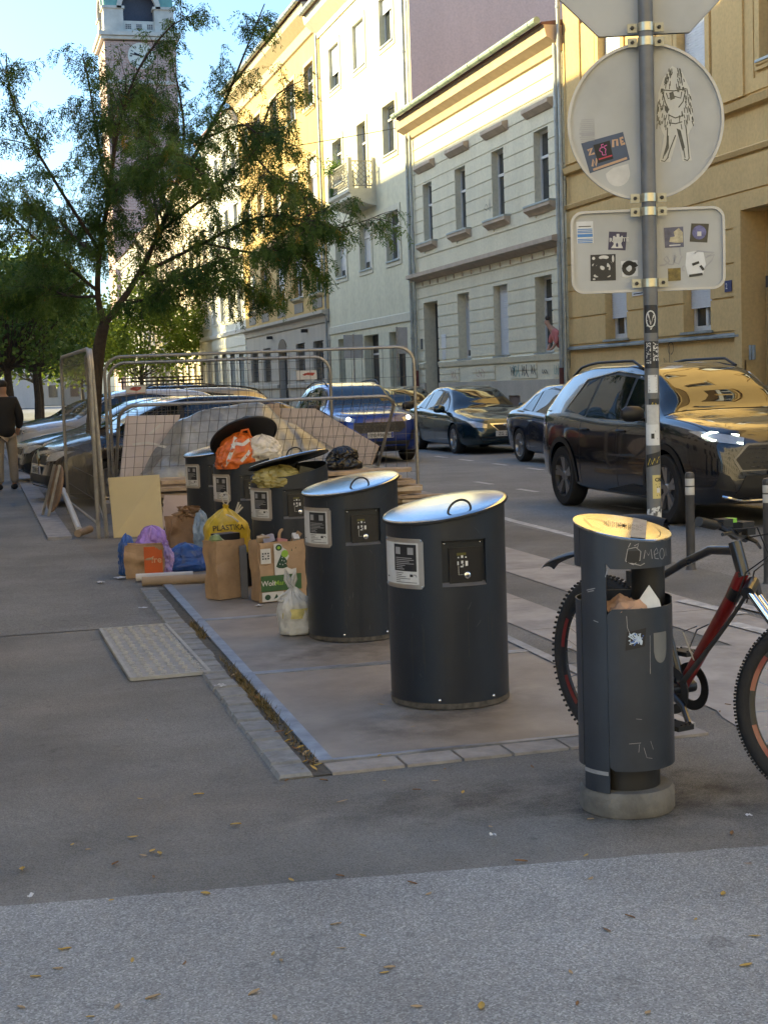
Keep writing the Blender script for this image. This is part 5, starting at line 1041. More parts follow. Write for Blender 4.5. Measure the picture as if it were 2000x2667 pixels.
so_ = .352; ao = so_/2/math.sin(PI/8); oc = [(ao*math.cos(PI/8+k*PI/4), ao*math.sin(PI/8+k*PI/4)) for k in range(8)]; z3 = zat(127)+ao*math.cos(PI/8)
os_, of = sign('octagonal_sign', 'octagonal sign back cut off by the top of the picture', 'traffic sign', z3, oc, [(u*.97, v*.97) for u, v in oc], oc, UC)
# pipe clamps
for zz, par, z0 in ((zat(115), os_, z3), (zat(150), rs, zc), (zat(533), rs, zc), (zat(567), qs, z2), (zat(745), qs, z2)):
    mb = MB(); mb.lathe([(rp+.001, -.016), (rp+.004, -.016), (rp+.004, .016), (rp+.001, .016)], 24, (0, 0, zz-z0)); cl = mb.build('pipe_clamp', M('zinc_clamp', (.50, .47, .36), .3, .8, var=.15, scale=20), par)
    for s in (-1, 1):
        mb = MB(); mb.box(SR*s*.052+Z_*(zz-z0)-SN*.008, (.036, .012, .034), Matrix((tuple(SR), tuple(-SN), (0, 0, 1))).transposed()); lg = mb.build('clamp_lug', M('clamp_lug', (.42, .40, .31), .5, .4, var=.15), cl, smooth=False) if 0 else mb.build('clamp_lug', M('clamp_lug', (.42, .40, .31), .5, .4, var=.15), par, smooth=False)
        mb = MB(); q = SR*s*.052+Z_*(zz-z0); mb.lathe([(0, .012), (.006, .012), (.008, .0)], 6, q, m=SN.to_track_quat('Z', 'Y').to_matrix()); mb.build('bolt', m_iron, lg)
# stickers on the round sign: figure, block sticker, labels
def sur(f, k=1): return lambda u, v: f(u, v, .0012*k)
m_stk = M('sticker_ivory', (.50, .49, .44), .6, var=.05); m_olive = M('stencil_olive', (.13, .125, .10), .7, var=.2, scale=40)
P6 = lambda x, y: ((1450+x*.2833-1676)/637.4, -((y*.2833)-341)/637.4)         # crop pixel -> metres on the round sign
mb = MB(); fillpoly(mb, sur(rf, 1), [P6(*p) for p in ((1040, 725), (960, 830), (915, 960), (905, 1200), (960, 1330), (915, 1560), (1010, 1560), (1080, 1330), (1120, 1560), (1200, 1555), (1170, 1330), (1225, 1230), (1190, 930), (1130, 790))]); fg = mb.build('figure_sticker', m_stk, rs, smooth=False)
mb = MB(); random.seed(2); L = []
for k in range(150):
    a = random.random(); side = random.choice((-1, 1)); y = 740+a*500; x = 1055+side*(10+(random.random()**.7)*(40+110*min(1, a*1.6)))
    if 920 < y < 1120 and abs(x-1050) < 85: continue
    L.append([P6(x, y), P6(x+side*random.uniform(0, 10), y+random.uniform(25, 55))])
strokes(mb, sur(rf, 2), L, .0032)
strokes(mb, sur(rf, 2), [[P6(*p) for p in ln] for ln in ([(945, 930), (1050, 945), (1160, 930)], [(950, 940), (975, 1040), (1000, 1100)], [(1155, 940), (1130, 1040), (1090, 1090)], [(985, 960), (1000, 1010), (1050, 990), (1110, 1010), (1120, 955)], [(990, 1260), (985, 1400), (945, 1530)], [(1060, 1330), (1010, 1450), (985, 1530)], [(1150, 1250), (1165, 1400), (1175, 1530)], [(1090, 1280), (1120, 1400), (1140, 1530)], [(930, 1545), (960, 1555), (995, 1515)], [(1130, 1540), (1160, 1555), (1180, 1530)], [(1000, 1150), (1060, 1180), (1130, 1160)], [(1010, 1220), (1060, 1230), (1120, 1215)])], .0042)
fillpoly(mb, sur(rf, 2), [P6(*p) for p in ((1010, 960), (1045, 950), (1060, 1010), (1020, 1025))]); fillpoly(mb, sur(rf, 2), [P6(*p) for p in ((1070, 1270), (1105, 1290), (1140, 1440), (1120, 1470), (1085, 1340))]); fillpoly(mb, sur(rf, 2), [P6(*p) for p in ((985, 1330), (1000, 1330), (1000, 1440), (960, 1510), (975, 1430))]); fillpoly(mb, sur(rf, 2), [P6(*p) for p in ((965, 1060), (1010, 1100), (990, 1140), (970, 1110))]); mb.build('figure_drawing', m_olive, fg, smooth=False)
mb = MB(); fillpoly(mb, sur(rf, 1), [P6(*p) for p in ((228, 1365), (600, 1280), (655, 1525), (300, 1630))]); nb = mb.build('block_sticker', M('sticker_navy', (.05, .075, .13), .5, var=.15), rs, smooth=False)
mt_ = M('sticker_peach', (.48, .31, .20), .6, var=.1); mb = MB(); strokes(mb, sur(rf, 2), [[P6(*p) for p in ln] for ln in ([(285, 1430), (320, 1410), (300, 1470), (345, 1455)], [(325, 1570), (330, 1510), (355, 1565), (365, 1500)], [(510, 1410), (510, 1350), (545, 1345), (548, 1400)], [(600, 1330), (575, 1335), (580, 1365), (600, 1360)], [(580, 1365), (585, 1390), (615, 1380)], [(330, 1600), (630, 1510)])], .009); mb.build('sticker_letters', mt_, nb, smooth=False)
mb = MB(); fillpoly(mb, sur(rf, 2.6), [P6(*p) for p in ((335, 1385), (480, 1350), (510, 1510), (375, 1545))]); hs_ = mb.build('hand_sticker', m_blk, rs, smooth=False)
mb = MB(); strokes(mb, sur(rf, 3.2), [[P6(*p) for p in ln] for ln in ([(415, 1475), (412, 1450), (390, 1435), (395, 1415), (425, 1405), (445, 1425), (440, 1455), (448, 1475), (415, 1475)], [(410, 1405), (405, 1385), (425, 1380)], [(430, 1400), (455, 1390)])], .0035); mb.build('hand_outline', M('sticker_pink', (.55, .10, .32), .5, var=.05), hs_, smooth=False)
mb = MB(); strokes(mb, sur(rf, 3.2), [[P6(380, 1512), P6(500, 1482)]], .006); mb.build('red_line', M('sticker_red', (.4, .03, .06), .5, var=.05), hs_, smooth=False)
mb = MB(); fillpoly(mb, sur(rf, 1), [P6(*p) for p in ((505, 1590), (640, 1560))]+[P6(548+107*math.cos(a), 1640+115*math.sin(a)) for a in [i*PI/12 for i in range(0, 13)]]); mb.build('white_sticker', m_mwhite, rs, smooth=False)
mb = MB(); [strokes(mb, sur(rf, 1), [[P6(215+random.randrange(3)*8, 1160+k*17), P6(350, 1158+k*17)]], .0028 if k not in (7, 8) else .007) for k in range(12)]; mb.build('label_print', m_grink, rs, smooth=False)
mb = MB(); strokes(mb, sur(of, 1), [[(-.11, -.22), (-.08, -.245)], [(0.005, -.22), (.04, -.245)], [(-.07, -.19), (-.02, -.185)]], .007); [strokes(mb, sur(of, 1), [[(.17, -.14-.012*k), (.26, -.135-.012*k)]], .003) for k in range(4)]; mb.build('label_print', m_grink, os_, smooth=False)
# stickers on the rectangular plate
P7 = lambda x, y: ((1450+x*.2833-1679)/637.4, -((520+y*.2833)-661)/637.4)
def stk(name, pts, mat, k=1, par=None): mb = MB(); fillpoly(mb, sur(qf, k), [P7(*p) for p in pts]); return mb.build(name, mat, par or qs, smooth=False)
def ln(par, lines, w_, mat, k=2, name='print'): mb = MB(); strokes(mb, sur(qf, k), [[P7(*p) for p in l] for l in lines], w_); return mb.build(name, mat, par, smooth=False)
m_bl = M('print_blue', (.08, .22, .48), .6, var=.1); m_nvy = M('sticker_indigo', (.035, .03, .07), .5, var=.15)
s = stk('label_sticker', ((180, 220), (330, 220), (330, 415), (185, 415)), m_paper); ln(s, [[(190, y), (322, y)] for y in (290, 305, 318, 378, 392, 407)], .0035, m_bl); ln(s, [[(188, 345), (324, 345)]], .012, m_bl); ln(s, [[(200, 265), (310, 265)]], .003, m_ink)
s = stk('castle_sticker', ((470, 318), (628, 330), (612, 490), (458, 478)), m_nvy); stk('castle_print', ((505, 360), (520, 358), (525, 370), (535, 370), (535, 342), (560, 342), (560, 370), (575, 370), (578, 360), (590, 362), (588, 400), (575, 430), (590, 470), (485, 465), (510, 430), (500, 400)), m_mwhite, 2, s)
text('REMETE', lambda u, v: sur(qf, 3)(P7(470, 402)[0]+u, P7(470, 410)[1]+v), .022, m_mwhite, s, bold=.03); stk('castle_gate', ((528, 455), (528, 430), (538, 418), (548, 430), (548, 457)), m_nvy, 3, s)
s = stk('black_poster_sticker', ((300, 518), (523, 518), (523, 752), (297, 750)), m_ink); mb = MB(); [fillpoly(mb, sur(qf, 2), [P7(x+rx*math.cos(a*PI/6), y+ry*math.sin(a*PI/6)) for a in range(12)]) for x, y, rx, ry in ((418, 545, 45, 18), (335, 610, 22, 14), (470, 620, 26, 40), (395, 640, 30, 22), (350, 705, 26, 14), (455, 710, 22, 12), (500, 560, 10, 32), (328, 550, 14, 14), (328, 735, 12, 8))]; mb.build('white_blots', m_mwhite, s, smooth=False); ln(s, [[(410+80*math.cos(a), 640+72*math.sin(a)) for a in [i*PI/8 for i in range(17)]], [(410+40*math.cos(a), 630+40*math.sin(a)) for a in [i*PI/8 for i in range(15)]]], .012, m_ink, 3, 'marker_rings')
s = stk('small_ring_sticker', ((570, 585), (717, 580), (718, 722), (580, 725)), m_paper); ln(s, [[(640+45*math.cos(a), 648+48*math.sin(a)) for a in [i*PI/8 for i in range(17)]], [(590, 640), (640, 605), (690, 615), (705, 640)]], .017, m_ink); ln(s, [[(620, 655), (640, 665), (660, 650)], [(640, 645), (640, 680)]], .005, m_paper, 3)
s = stk('photo_sticker', ((955, 305), (1125, 300), (1128, 480), (962, 482)), M('sticker_dusk', (.10, .10, .15), .5, var=.3, scale=30)); stk('photo_glow', ((1040, 345), (1085, 310), (1120, 350), (1122, 440), (1060, 440), (1000, 430), (1010, 390), (1050, 385)), M('sticker_gold', (.42, .37, .25), .5, var=.3, scale=40), 2, s); ln(s, [[(1000, 463), (1098, 460)]], .005, m_mwhite)
s = stk('planet_sticker', ((1197, 275), (1352, 285), (1335, 450), (1180, 435)), M('sticker_umber', (.055, .05, .035), .5, var=.2, scale=30)); mb = MB(); fillpoly(mb, sur(qf, 2), [P7(1265+62*math.cos(a*PI/8), 358+62*math.sin(a*PI/8)) for a in range(16)]); gp = mb.build('planet_disc', M('sticker_violet', (.12, .12, .26), .5, var=.4, scale=30), s, smooth=False); stk('white_square', ((1247, 350), (1283, 350), (1283, 390), (1247, 390)), m_mwhite, 3, s)
stk('amber_sticker', ((985, 665), (1097, 662), (1097, 775), (985, 778)), M('sticker_amber', (.16, .115, .03), .5, var=.6, scale=40)); s = stk('torn_paper', ((1150, 530), (1230, 520), (1300, 530), (1320, 640), (1290, 735), (1160, 740), (1140, 640)), m_paper); ln(s, [[(1200, 640), (1260, 620)], [(1170, 738), (1290, 725)], [(1270, 650), (1300, 690)]], .01, m_ink)
ln(qs, [[(912, 635), (960, 632), (1000, 600), (975, 555), (950, 580), (990, 625), (1030, 632), (1060, 560), (1045, 548), (1040, 610), (1080, 630), (1110, 560)], [(1090, 480), (1100, 555)], [(1215, 545), (1250, 520), (1390, 540), (1320, 585)], [(1330, 570), (1395, 560), (1370, 610), (1310, 670)], arc(1125, 670, 14, 20, 60, 300, 8)], .006, m_grink, 1, 'marker_scrawl')
# stickers wrapped on the post; u = offset to the right on the face, y = picture row
def pp(u, y, r=.0004): a = u/rp; return PN*((rp+r)*math.cos(a))+PR*((rp+r)*math.sin(a))+Z_*zat(y)
def psk(name, u0, u1, y0, y1, mat, r=.0006, par=None, sk=0.0): mb = MB(); mb.grid(lambda a, c: pp(u0+(u1-u0)*a, y1+(y0-y1)*c+sk*a, r), 10, 1); return mb.build(name, mat, par or pole)
def pln(par, lines, w_, mat, r=.0012, name='print'):
    mb = MB(); strokes(mb, lambda u, v: pp(u, 1000-v*637.4, r), [[(u, (1000-y)/637.4) for u, y in l] for l in lines], w_); return mb.build(name, mat, par)
def ptx(par, s, u, y, size, mat, rot=0, **k):
    f = (lambda a, b: pp(u+a, y-b*637.4, .0012)) if not rot else (lambda a, b: pp(u+b*1.0, y+a*637.4, .0012)); return text(s, f, size, mat, par, **k)
s = psk('crest_sticker', -.028, .030, 801, 871, m_ink); pln(s, [[(.018*math.cos(a), 836+20*math.sin(a)) for a in [i*PI/10 for i in range(21)]], [(-.01, 822), (.0, 850), (.012, 826)], [(-.014, 840), (.014, 838)], [(-.016, 852), (.0, 862), (.015, 850)]], .005, m_mwhite)
s = psk('slogan_sticker', -.030, .033, 892, 960, m_ink); ptx(s, 'ASPIRE', .008, 895, .034, m_mwhite, 1, bold=.03, xs=.72); ptx(s, 'SKIT·ALIVE', -.020, 895, .026, m_mwhite, 1, bold=.02, xs=.68)
s = MB(); s = psk('leaf_sticker', -.016, .024, 977, 1022, m_paper); pln(s, [[(-.012, 985+k*7), (.018, 981+k*7)] for k in range(6)]+[[(.014, 978), (-.010, 1018)]], .003, m_ink)
s = psk('yellow_script_sticker', -.014, .032, 1037, 1062, m_ink); pln(s, [[(-.006, 1058), (.002, 1046), (.006, 1058), (.014, 1048), (.02, 1056)]], .003, M('script_yellow', (.6, .45, .04), .5, var=.05))
psk('peeling_paper', -.024, .030, 1052, 1102, M('peeling_paper', (.48, .47, .45), .8, var=.15, scale=30), .0014); psk('white_square_sticker', -.030, .030, 1098, 1155, m_paper, .001)
pln(pole, [[(-.02, 1130), (-.004, 1128)], [(.01, 1118), (.02, 1140)]], .004, m_grink); psk('dark_chip', -.006, .006, 1125, 1138, m_ink, .002)
s = psk('ribbon_sticker', -.032, .034, 1180, 1212, m_ink, .0008, None, -10); pln(s, [[(-.022, 1205), (-.012, 1188), (-.004, 1203), (.006, 1188), (.014, 1200), (.026, 1184)], [(-.012, 1204), (.028, 1192)]], .0032, _mats['script_yellow'])
s = psk('yellow_shop_sticker', -.004, .034, 1231, 1291, M('sticker_cream_yellow', (.56, .46, .18), .6, var=.06)); ptx(s, 'CBD', .005, 1247, .020, m_ink, bold=.04); pln(s, [[(.008, 1255), (.028, 1254)], [(.012, 1262), (.026, 1261)], [(.012, 1283), (.028, 1282)]], .005, m_ink); psk('pale_square', .012, .026, 1264, 1276, m_mwhite, .0016, s)
mb = MB(); random.seed(6)
for k in range(26): u = random.uniform(-.036, .034); y = random.uniform(1312, 1345); w_, h_ = random.uniform(.006, .016), random.uniform(5, 13); mb.add([pp(u, y, .0008+.0002*k/5), pp(u+w_, y-2, .0012), pp(u+w_*.8, y+h_, .0008), pp(u-w_*.2, y+h_*.8, .001)], [(3, 2, 1, 0)])
mb.build('torn_scraps', m_paper, pole, smooth=False)

# ------------------------------------------------------------------ bollards
m_bol = M('bollard_grey', (.075, .075, .078), .45, .2, var=.15, scale=8); m_bw = M('bollard_white', (.55, .55, .53), .5, var=.1)
for (x, y, lb_) in ((5.21, 10.03, 'grey bollard with white bands in front of the black car'), (5.32, 9.08, 'grey bollard with white bands cut by the right edge of the picture')):
    t = thing('bollard', lb_, 'bollard', (x, y, 0), 0, 'bollards along the carriageway edge')
    mb = MB(); mb.lathe([(.045, 0), (.036, .012), (.034, .06), (.034, .70), (.036, .705), (.036, .73), (.028, .745), (0, .752)], 24); mb.build('shaft', m_bol, t)
    for z0, z1 in ((.575, .635), (.645, .70)): mb = MB(); mb.lathe([(.0345, z0), (.0352, z0+.002), (.0352, z1-.002), (.0345, z1)], 24); mb.build('reflective_band', m_bw, t)

# ------------------------------------------------------------------ mountain bike
bk = thing('mountain_bike', 'black and red mountain bike parked behind the litter bin', 'bicycle', (2.41, 5.36, .004), math.radians(-75))
m_bf = M('bike_black', (.012, .012, .014), .28, .0, var=.1, coat=.5); m_br = M('bike_red', (.16, .010, .010), .3, 0, var=.12, coat=.5, scale=5); m_ty = M('tyre_rubber', (.018, .017, .017), .85, var=.2, scale=30, bump=.3, bscale=90); m_rimk = M('rim_black', (.02, .02, .022), .4, .4, var=.1); m_spk = M('spoke_steel', (.25, .25, .26), .35, .9, var=.05)
RW = .345
_HB, _AXD = Vector((.765, 0, .775)), Vector((-.05, 0, .14)).normalized()
_SQ = Matrix.Rotation(.60, 3, _AXD)
def steer(v): return _HB+_SQ @ (v-_HB)
def steered(mb): mb.v = [steer(v) for v in mb.v]; return mb
def wheel(x, turned=False):
    C = Vector((x, 0, RW))
    def w_(mb):
        mb.v = [C+v for v in mb.v]; return steered(mb) if turned else mb
    mb = MB(); mb.v, mb.f = [], []
    n, m = 72, 12
    for k in range(n):
        a = 2*PI*k/n
        for q in range(m): b_ = 2*PI*q/m; r = RW-.027+.0265*math.cos(b_); mb.v.append(Vector((r*math.cos(a), .0265*math.sin(b_), r*math.sin(a))))
    mb.f = [(k*m+q, k*m+(q+1) % m, ((k+1) % n)*m+(q+1) % m, ((k+1) % n)*m+q) for k in range(n) for q in range(m)]
    ty = w_(mb).build('tyre', m_ty, bk)
    mb = MB()
    for k in range(88):
        a = 2*PI*k/88
        for yy, o_, h in ((-.017, 0, .002), (0, .5, .004), (.017, 0, .002)):
            aa = a+o_*2*PI/88; r = RW+h-.002; mb.box((r*math.cos(aa), yy, r*math.sin(aa)), (.008, .010, .008), Matrix.Rotation(-aa, 3, 'Y'))
    tag(w_(mb).build('tread_knobs', m_ty, ty, smooth=False), None, kind='stuff')
    mb = MB(); mb.lathe([(RW-.055, -.012), (RW-.045, -.012), (RW-.045, .012), (RW-.055, .012), (RW-.068, .006), (RW-.068, -.006)], 72, m=Matrix.Rotation(PI/2, 3, 'X'), close=True); rm = w_(mb).build('rim', m_rimk, bk)
    for a0 in (20, 150, 200, 330): mb = MB(); mb.lathe([(RW-.066, .0095), (RW-.050, .0135)], 14, a0=math.radians(a0), a1=math.radians(a0+26), m=Matrix.Rotation(PI/2, 3, 'X')); w_(mb).build('red_rim_decal', m_br, rm)
    mb = MB()
    for k in range(32):
        a = 2*PI*k/32; s_ = -1 if k % 2 else 1; b_ = a+(.55 if (k//2) % 2 else -.55); mb.bar((.022*math.cos(b_), s_*.028, .022*math.sin(b_)), ((RW-.066)*math.cos(a), 0, (RW-.066)*math.sin(a)), .0022)
    tag(w_(mb).build('spokes', m_spk, bk, smooth=False), None, kind='stuff')
    mb = MB(); mb.lathe([(0, -.05), (.009, -.05), (.012, -.035), (.022, -.03), (.022, -.025), (.014, -.02), (.014, .02), (.022, .025), (.022, .03), (.012, .035), (.009, .05), (0, .05)], 16, m=Matrix.Rotation(PI/2, 3, 'X')); w_(mb).build('hub', m_rimk, bk)
    mb = MB(); mb.lathe([(.06, -.0012), (.08, -.0012), (.08, .0012), (.06, .0012)], 28, (0, .033, 0), m=Matrix.Rotation(PI/2, 3, 'X'), close=True); w_(mb).build('brake_disc', m_spk, bk)
ST = .60
wheel(0.0); wheel(1.12, True)
BBp, HT, HB, SC = Vector((.43, 0, .305)), Vector((.722, 0, .885)), Vector((.767, 0, .765)), Vector((.285, 0, .70))
mb = MB(); mb.tube([HT, HB], .024, 14); mb.build('head_tube', m_bf, bk)
mb = MB(); mb.tube([HT+Vector((-.005, 0, -.03)), (.6, 0, .848), (.45, 0, .785), SC], [.018, .017, .0155, .014], 14); mb.build('top_tube', m_bf, bk)
mid = HB.lerp(BBp, .36); mb = MB(); mb.tube([HB+Vector((-.004, 0, .02)), HB.lerp(BBp, .2), mid], [.024, .026, .025], 14); dt = mb.build('down_tube', m_br, bk)
mb = MB(); mb.tube([HB.lerp(BBp, .1), HB.lerp(BBp, .18)], .0268, 14); mb.build('down_tube_band', m_bf, dt)
mb = MB(); mb.tube([mid, HB.lerp(BBp, .75), BBp], [.025, .024, .023], 14); mb.build('lower_down_tube', M('bike_dark_red', (.16, .014, .012), .3, 0, var=.2, coat=.5, scale=9), bk)
mb = MB(); mb.tube([BBp, SC, Vector((.262, 0, .80))], [.019, .018, .016], 12); mb.build('seat_tube', m_bf, bk)
mb = MB(); mb.tube([(.262, 0, .80), (.235, 0, .92)], .0135, 10); sp_ = mb.build('seat_post', m_rimk, bk)
mb = MB(); mb.grid(lambda a, c: Vector((.09+.27*a, (c-.5)*(.15*(1-a)**.8+.035), .945+.012*math.sin(a*3)-.05*(2*c-1)**2*(.6+.4*(1-a)))), 16, 10); mb.grid(lambda a, c: Vector((.09+.27*a, (c-.5)*(.15*(1-a)**.8+.035), .93-.035*(2*c-1)**2)), 16, 10); mb.build('saddle', m_blk, bk)
for s in (-1, 1):
    mb = MB(); mb.tube([(0, s*.06, RW), (.2, s*.05, .33), (.40, s*.03, .315)], [.010, .012, .014], 10); mb.build('chain_stay', m_bf, bk)
    mb = MB(); mb.tube([(0, s*.06, RW), (.15, s*.045, .56), (.282, s*.018, .71)], [.008, .010, .011], 10); mb.build('seat_stay', m_bf, bk)
SM = Matrix.Rotation(ST, 3, 'Z'); AX = Vector((1.12, 0, RW)); cr = Vector((.80, 0, .715))
for s in (-1, 1):
    mb = MB(); mb.tube([cr+Vector((0, s*.055, .0)), cr.lerp(AX, .42)+Vector((0, s*.058, 0))], .0155, 12); steered(mb).build('fork_stanchion', m_chrome, bk)
    mb = MB(); mb.tube([cr.lerp(AX, .38)+Vector((0, s*.058, 0)), AX+Vector((0, s*.058, 0))], [.021, .017], 12); steered(mb).build('fork_leg', m_bf, bk)
mb = MB(); mb.tube([cr+Vector((0, -.07, -.01)), cr+Vector((0, 0, .03)), cr+Vector((0, .07, -.01))], .024, 12); steered(mb).build('fork_crown', m_bf, bk)
for y_, nm in ((.05, 'chainring'),):
    mb = MB(); mb.lathe([(.055, -.002), (.092, -.002), (.092, .002), (.055, .002)], 40, BBp+Vector((0, y_*1.0, 0)), m=Matrix.Rotation(PI/2, 3, 'X'), close=True); mb.build(nm, m_blk, bk)
mb = MB(); mb.lathe([(.055, -.002), (.092, -.002), (.092, .002), (.055, .002)], 40, BBp+Vector((0, -.05, 0)), m=Matrix.Rotation(PI/2, 3, 'X'), close=True); mb.build('chainring', m_blk, bk)
mb = MB(); mb.lathe([(0, -.06), (.022, -.06), (.022, .06), (0, .06)], 16, BBp, m=Matrix.Rotation(PI/2, 3, 'X')); mb.build('bottom_bracket', m_rimk, bk)
for s, ca in ((-1, math.radians(-38)), (1, math.radians(142))):
    e = BBp+Vector((.165*math.cos(ca), s*.085, .165*math.sin(ca))); mb = MB(); mb.tube([BBp+Vector((0, s*.065, 0)), BBp.lerp(e, .5)+Vector((0, s*.012, 0)), e], [.014, .012, .011], 10); mb.build('crank', m_bf, bk)
    mb = MB(); mb.box(e+Vector((0, s*.055, 0)), (.095, .075, .018)); [mb.box(e+Vector((dx, s*(.03+.02*k), .011)), (.006, .006, .006)) for dx in (-.04, .04) for k in range(3)]; mb.build('pedal', m_blk, bk, smooth=False)
# handlebar, stem, grips, levers, cables
HBc = Vector((.675, 0, .905)); mb = MB(); mb.tube([HT+Vector((-.012, 0, .03)), HT+Vector((-.02, 0, .045)), HBc+Vector((.05, 0, 0))], .017, 12); steered(mb).build('stem', m_bf, bk)
HM = Matrix.Rotation(ST, 3, 'Z'); hb = lambda x, y, z: steer(HBc+Vector((.05, 0, 0))+Vector((x, y, z)))
mb = MB(); mb.tube([hb(-.045, -.34, .02), hb(-.01, -.16, .02), hb(0, -.05, 0), hb(0, .05, 0), hb(-.01, .16, .02), hb(-.045, .34, .02)], .0125, 12); mb.build('handlebar', m_bf, bk)
for s in (-1, 1):
    mb = MB(); mb.tube([hb(-.024, s*.225, .02), hb(-.047, s*.35, .02)], .0165, 14); mb.build('grip', m_blk, bk)
    mb = MB(); mb.tube([hb(-.02, s*.19, .02), hb(.03, s*.20, .0), hb(.025, s*.30, -.015)], [.012, .007, .006], 8); mb.build('brake_lever', m_rimk, bk)
    mb = MB(); mb.box(hb(-.01, s*.16, .035), (.05, .045, .03)); mb.build('shifter', m_blk, bk, smooth=False)
    mb = MB(); mb.tube([hb(0, s*.17, .01), hb(.10, s*.12, .03), hb(.13, s*.03, -.06), HB+Vector((.03, s*.02, .02)), HB+Vector((-.02, s*.03, -.10))], .0028, 6); mb.build('cable', m_blk, bk)
mb = MB(); mb.box(hb(.02, .0, .045), (.06, .055, .025)); mb.box(hb(.03, .06, .03), (.03, .04, .03)); mb.build('lamp_mount', m_blk, bk, smooth=False)
mb = MB(); mb.box(hb(.0, -.11, .05), (.04, .03, .015)); mb.build('green_bell', M('bell_green', (.2, .5, .05), .4, var=.05), bk, smooth=False)
mb = MB(); mb.grid(lambda a, c: Vector((-.40+.62*a, (c-.5)*(.075-.02*a), .70+.16*a**.6-.018*(2*c-1)**2)), 18, 6); mb.grid(lambda a, c: Vector((-.40+.62*a, (.5-c)*(.075-.02*a), .696+.16*a**.6-.018*(2*c-1)**2)), 18, 6); mb.build('rear_mudguard', m_lit, bk)
mb = MB(); mb.grid(lambda a, c: Vector((.775-.20*a**1.1, (c-.5)*(.05+.05*a), .70-.33*a-.012*(2*c-1)**2)), 14, 6); mb.grid(lambda a, c: Vector((.772-.20*a**1.1, (.5-c)*(.05+.05*a), .697-.33*a-.012*(2*c-1)**2)), 14, 6); steered(mb).build('front_mudguard', m_blk, bk)
mb = MB(); q = HB.lerp(BBp, .55); mb.tube([q+Vector((-.03, .03, .05)), q+Vector((-.10, .035, .02)), q+Vector((-.14, .03, -.06)), q+Vector((-.08, .03, -.10)), q+Vector((-.05, -.03, -.08)), q+Vector((-.10, -.035, .02)), q+Vector((-.03, -.03, .05))], .003, 6); mb.build('bottle_cage', m_spk, bk)
mb = MB(); mb.box((.17, .0, .70), (.05, .045, .06)); mb.build('rear_lamp', m_blk, bk, smooth=False); mb = MB(); mb.box((.08, .012, .50), (.02, .03, .04)); 
for s in (RW*.55,): mb = MB(); mb.box((-.17, .0, RW-.08), (.05, .012, .025), Matrix.Rotation(.9, 3, 'Y')); mb.build('amber_reflector', M('amber_reflector', (.75, .28, .02), .3, var=.1), bk, smooth=False)
# ------------------------------------------------------------------ cars
def cr_interp(tab, x):
    """smooth interpolation through a table of (x, value)"""
    if x <= tab[0][0]: return tab[0][1]
    if x >= tab[-1][0]: return tab[-1][1]
    for i in range(len(tab)-1):
        if x <= tab[i+1][0]:
            x0, y0 = tab[i]; x1, y1 = tab[i+1]; h = x1-x0; t = (x-x0)/h
            def sl(j):
                if j <= 0 or j >= len(tab)-1: return (tab[min(j+1, len(tab)-1)][1]-tab[max(j-1, 0)][1])/max(1e-6, tab[min(j+1, len(tab)-1)][0]-tab[max(j-1, 0)][0])
                a = (tab[j][1]-tab[j-1][1])/(tab[j][0]-tab[j-1][0]); b = (tab[j+1][1]-tab[j][1])/(tab[j+1][0]-tab[j][0])
                return 0 if a*b <= 0 else 2*a*b/(a+b)
            m0, m1 = sl(i), sl(i+1)
            return (2*t**3-3*t*t+1)*y0+(t**3-2*t*t+t)*h*m0+(-2*t**3+3*t*t)*y1+(t**3-t*t)*h*m1
SUV = dict(L=4.6, W=.93, wb=2.69, fo=.93, r=.36, ra=.41, cowl=1.12, rf=1.98, rr=3.95, tail=4.42,
    top=[(0, .60), (.05, .84), (.14, .985), (.5, 1.075), (1.12, 1.15), (1.5, 1.40), (1.98, 1.60), (2.4, 1.665), (3.2, 1.665), (3.8, 1.61), (4.1, 1.52), (4.42, 1.16), (4.53, .98), (4.6, .72)],
    belt=[(0, .52), (.05, .74), (.14, .86), (.6, .97), (1.12, 1.03), (2.5, 1.05), (3.8, 1.12), (4.3, 1.13), (4.5, .95), (4.6, .66)],
    bot=[(0, .36), (.12, .26), (.5, .21), (1.4, .22), (3.2, .23), (4.2, .30), (4.6, .42)],
    wid=[(0, .60), (.06, .73), (.2, .83), (.5, .90), (1.0, .93), (3.4, .93), (4.1, .90), (4.45, .82), (4.6, .68)], roofw=.60,
    dlo=[[(1.36, 1.06), (2.02, 1.06), (2.02, 1.50), (1.86, 1.48), (1.58, 1.30)], [(2.08, 1.06), (2.98, 1.075), (2.90, 1.535), (2.55, 1.55), (2.08, 1.51)], [(3.04, 1.085), (3.58, 1.16), (3.30, 1.46), (2.965, 1.525)]])
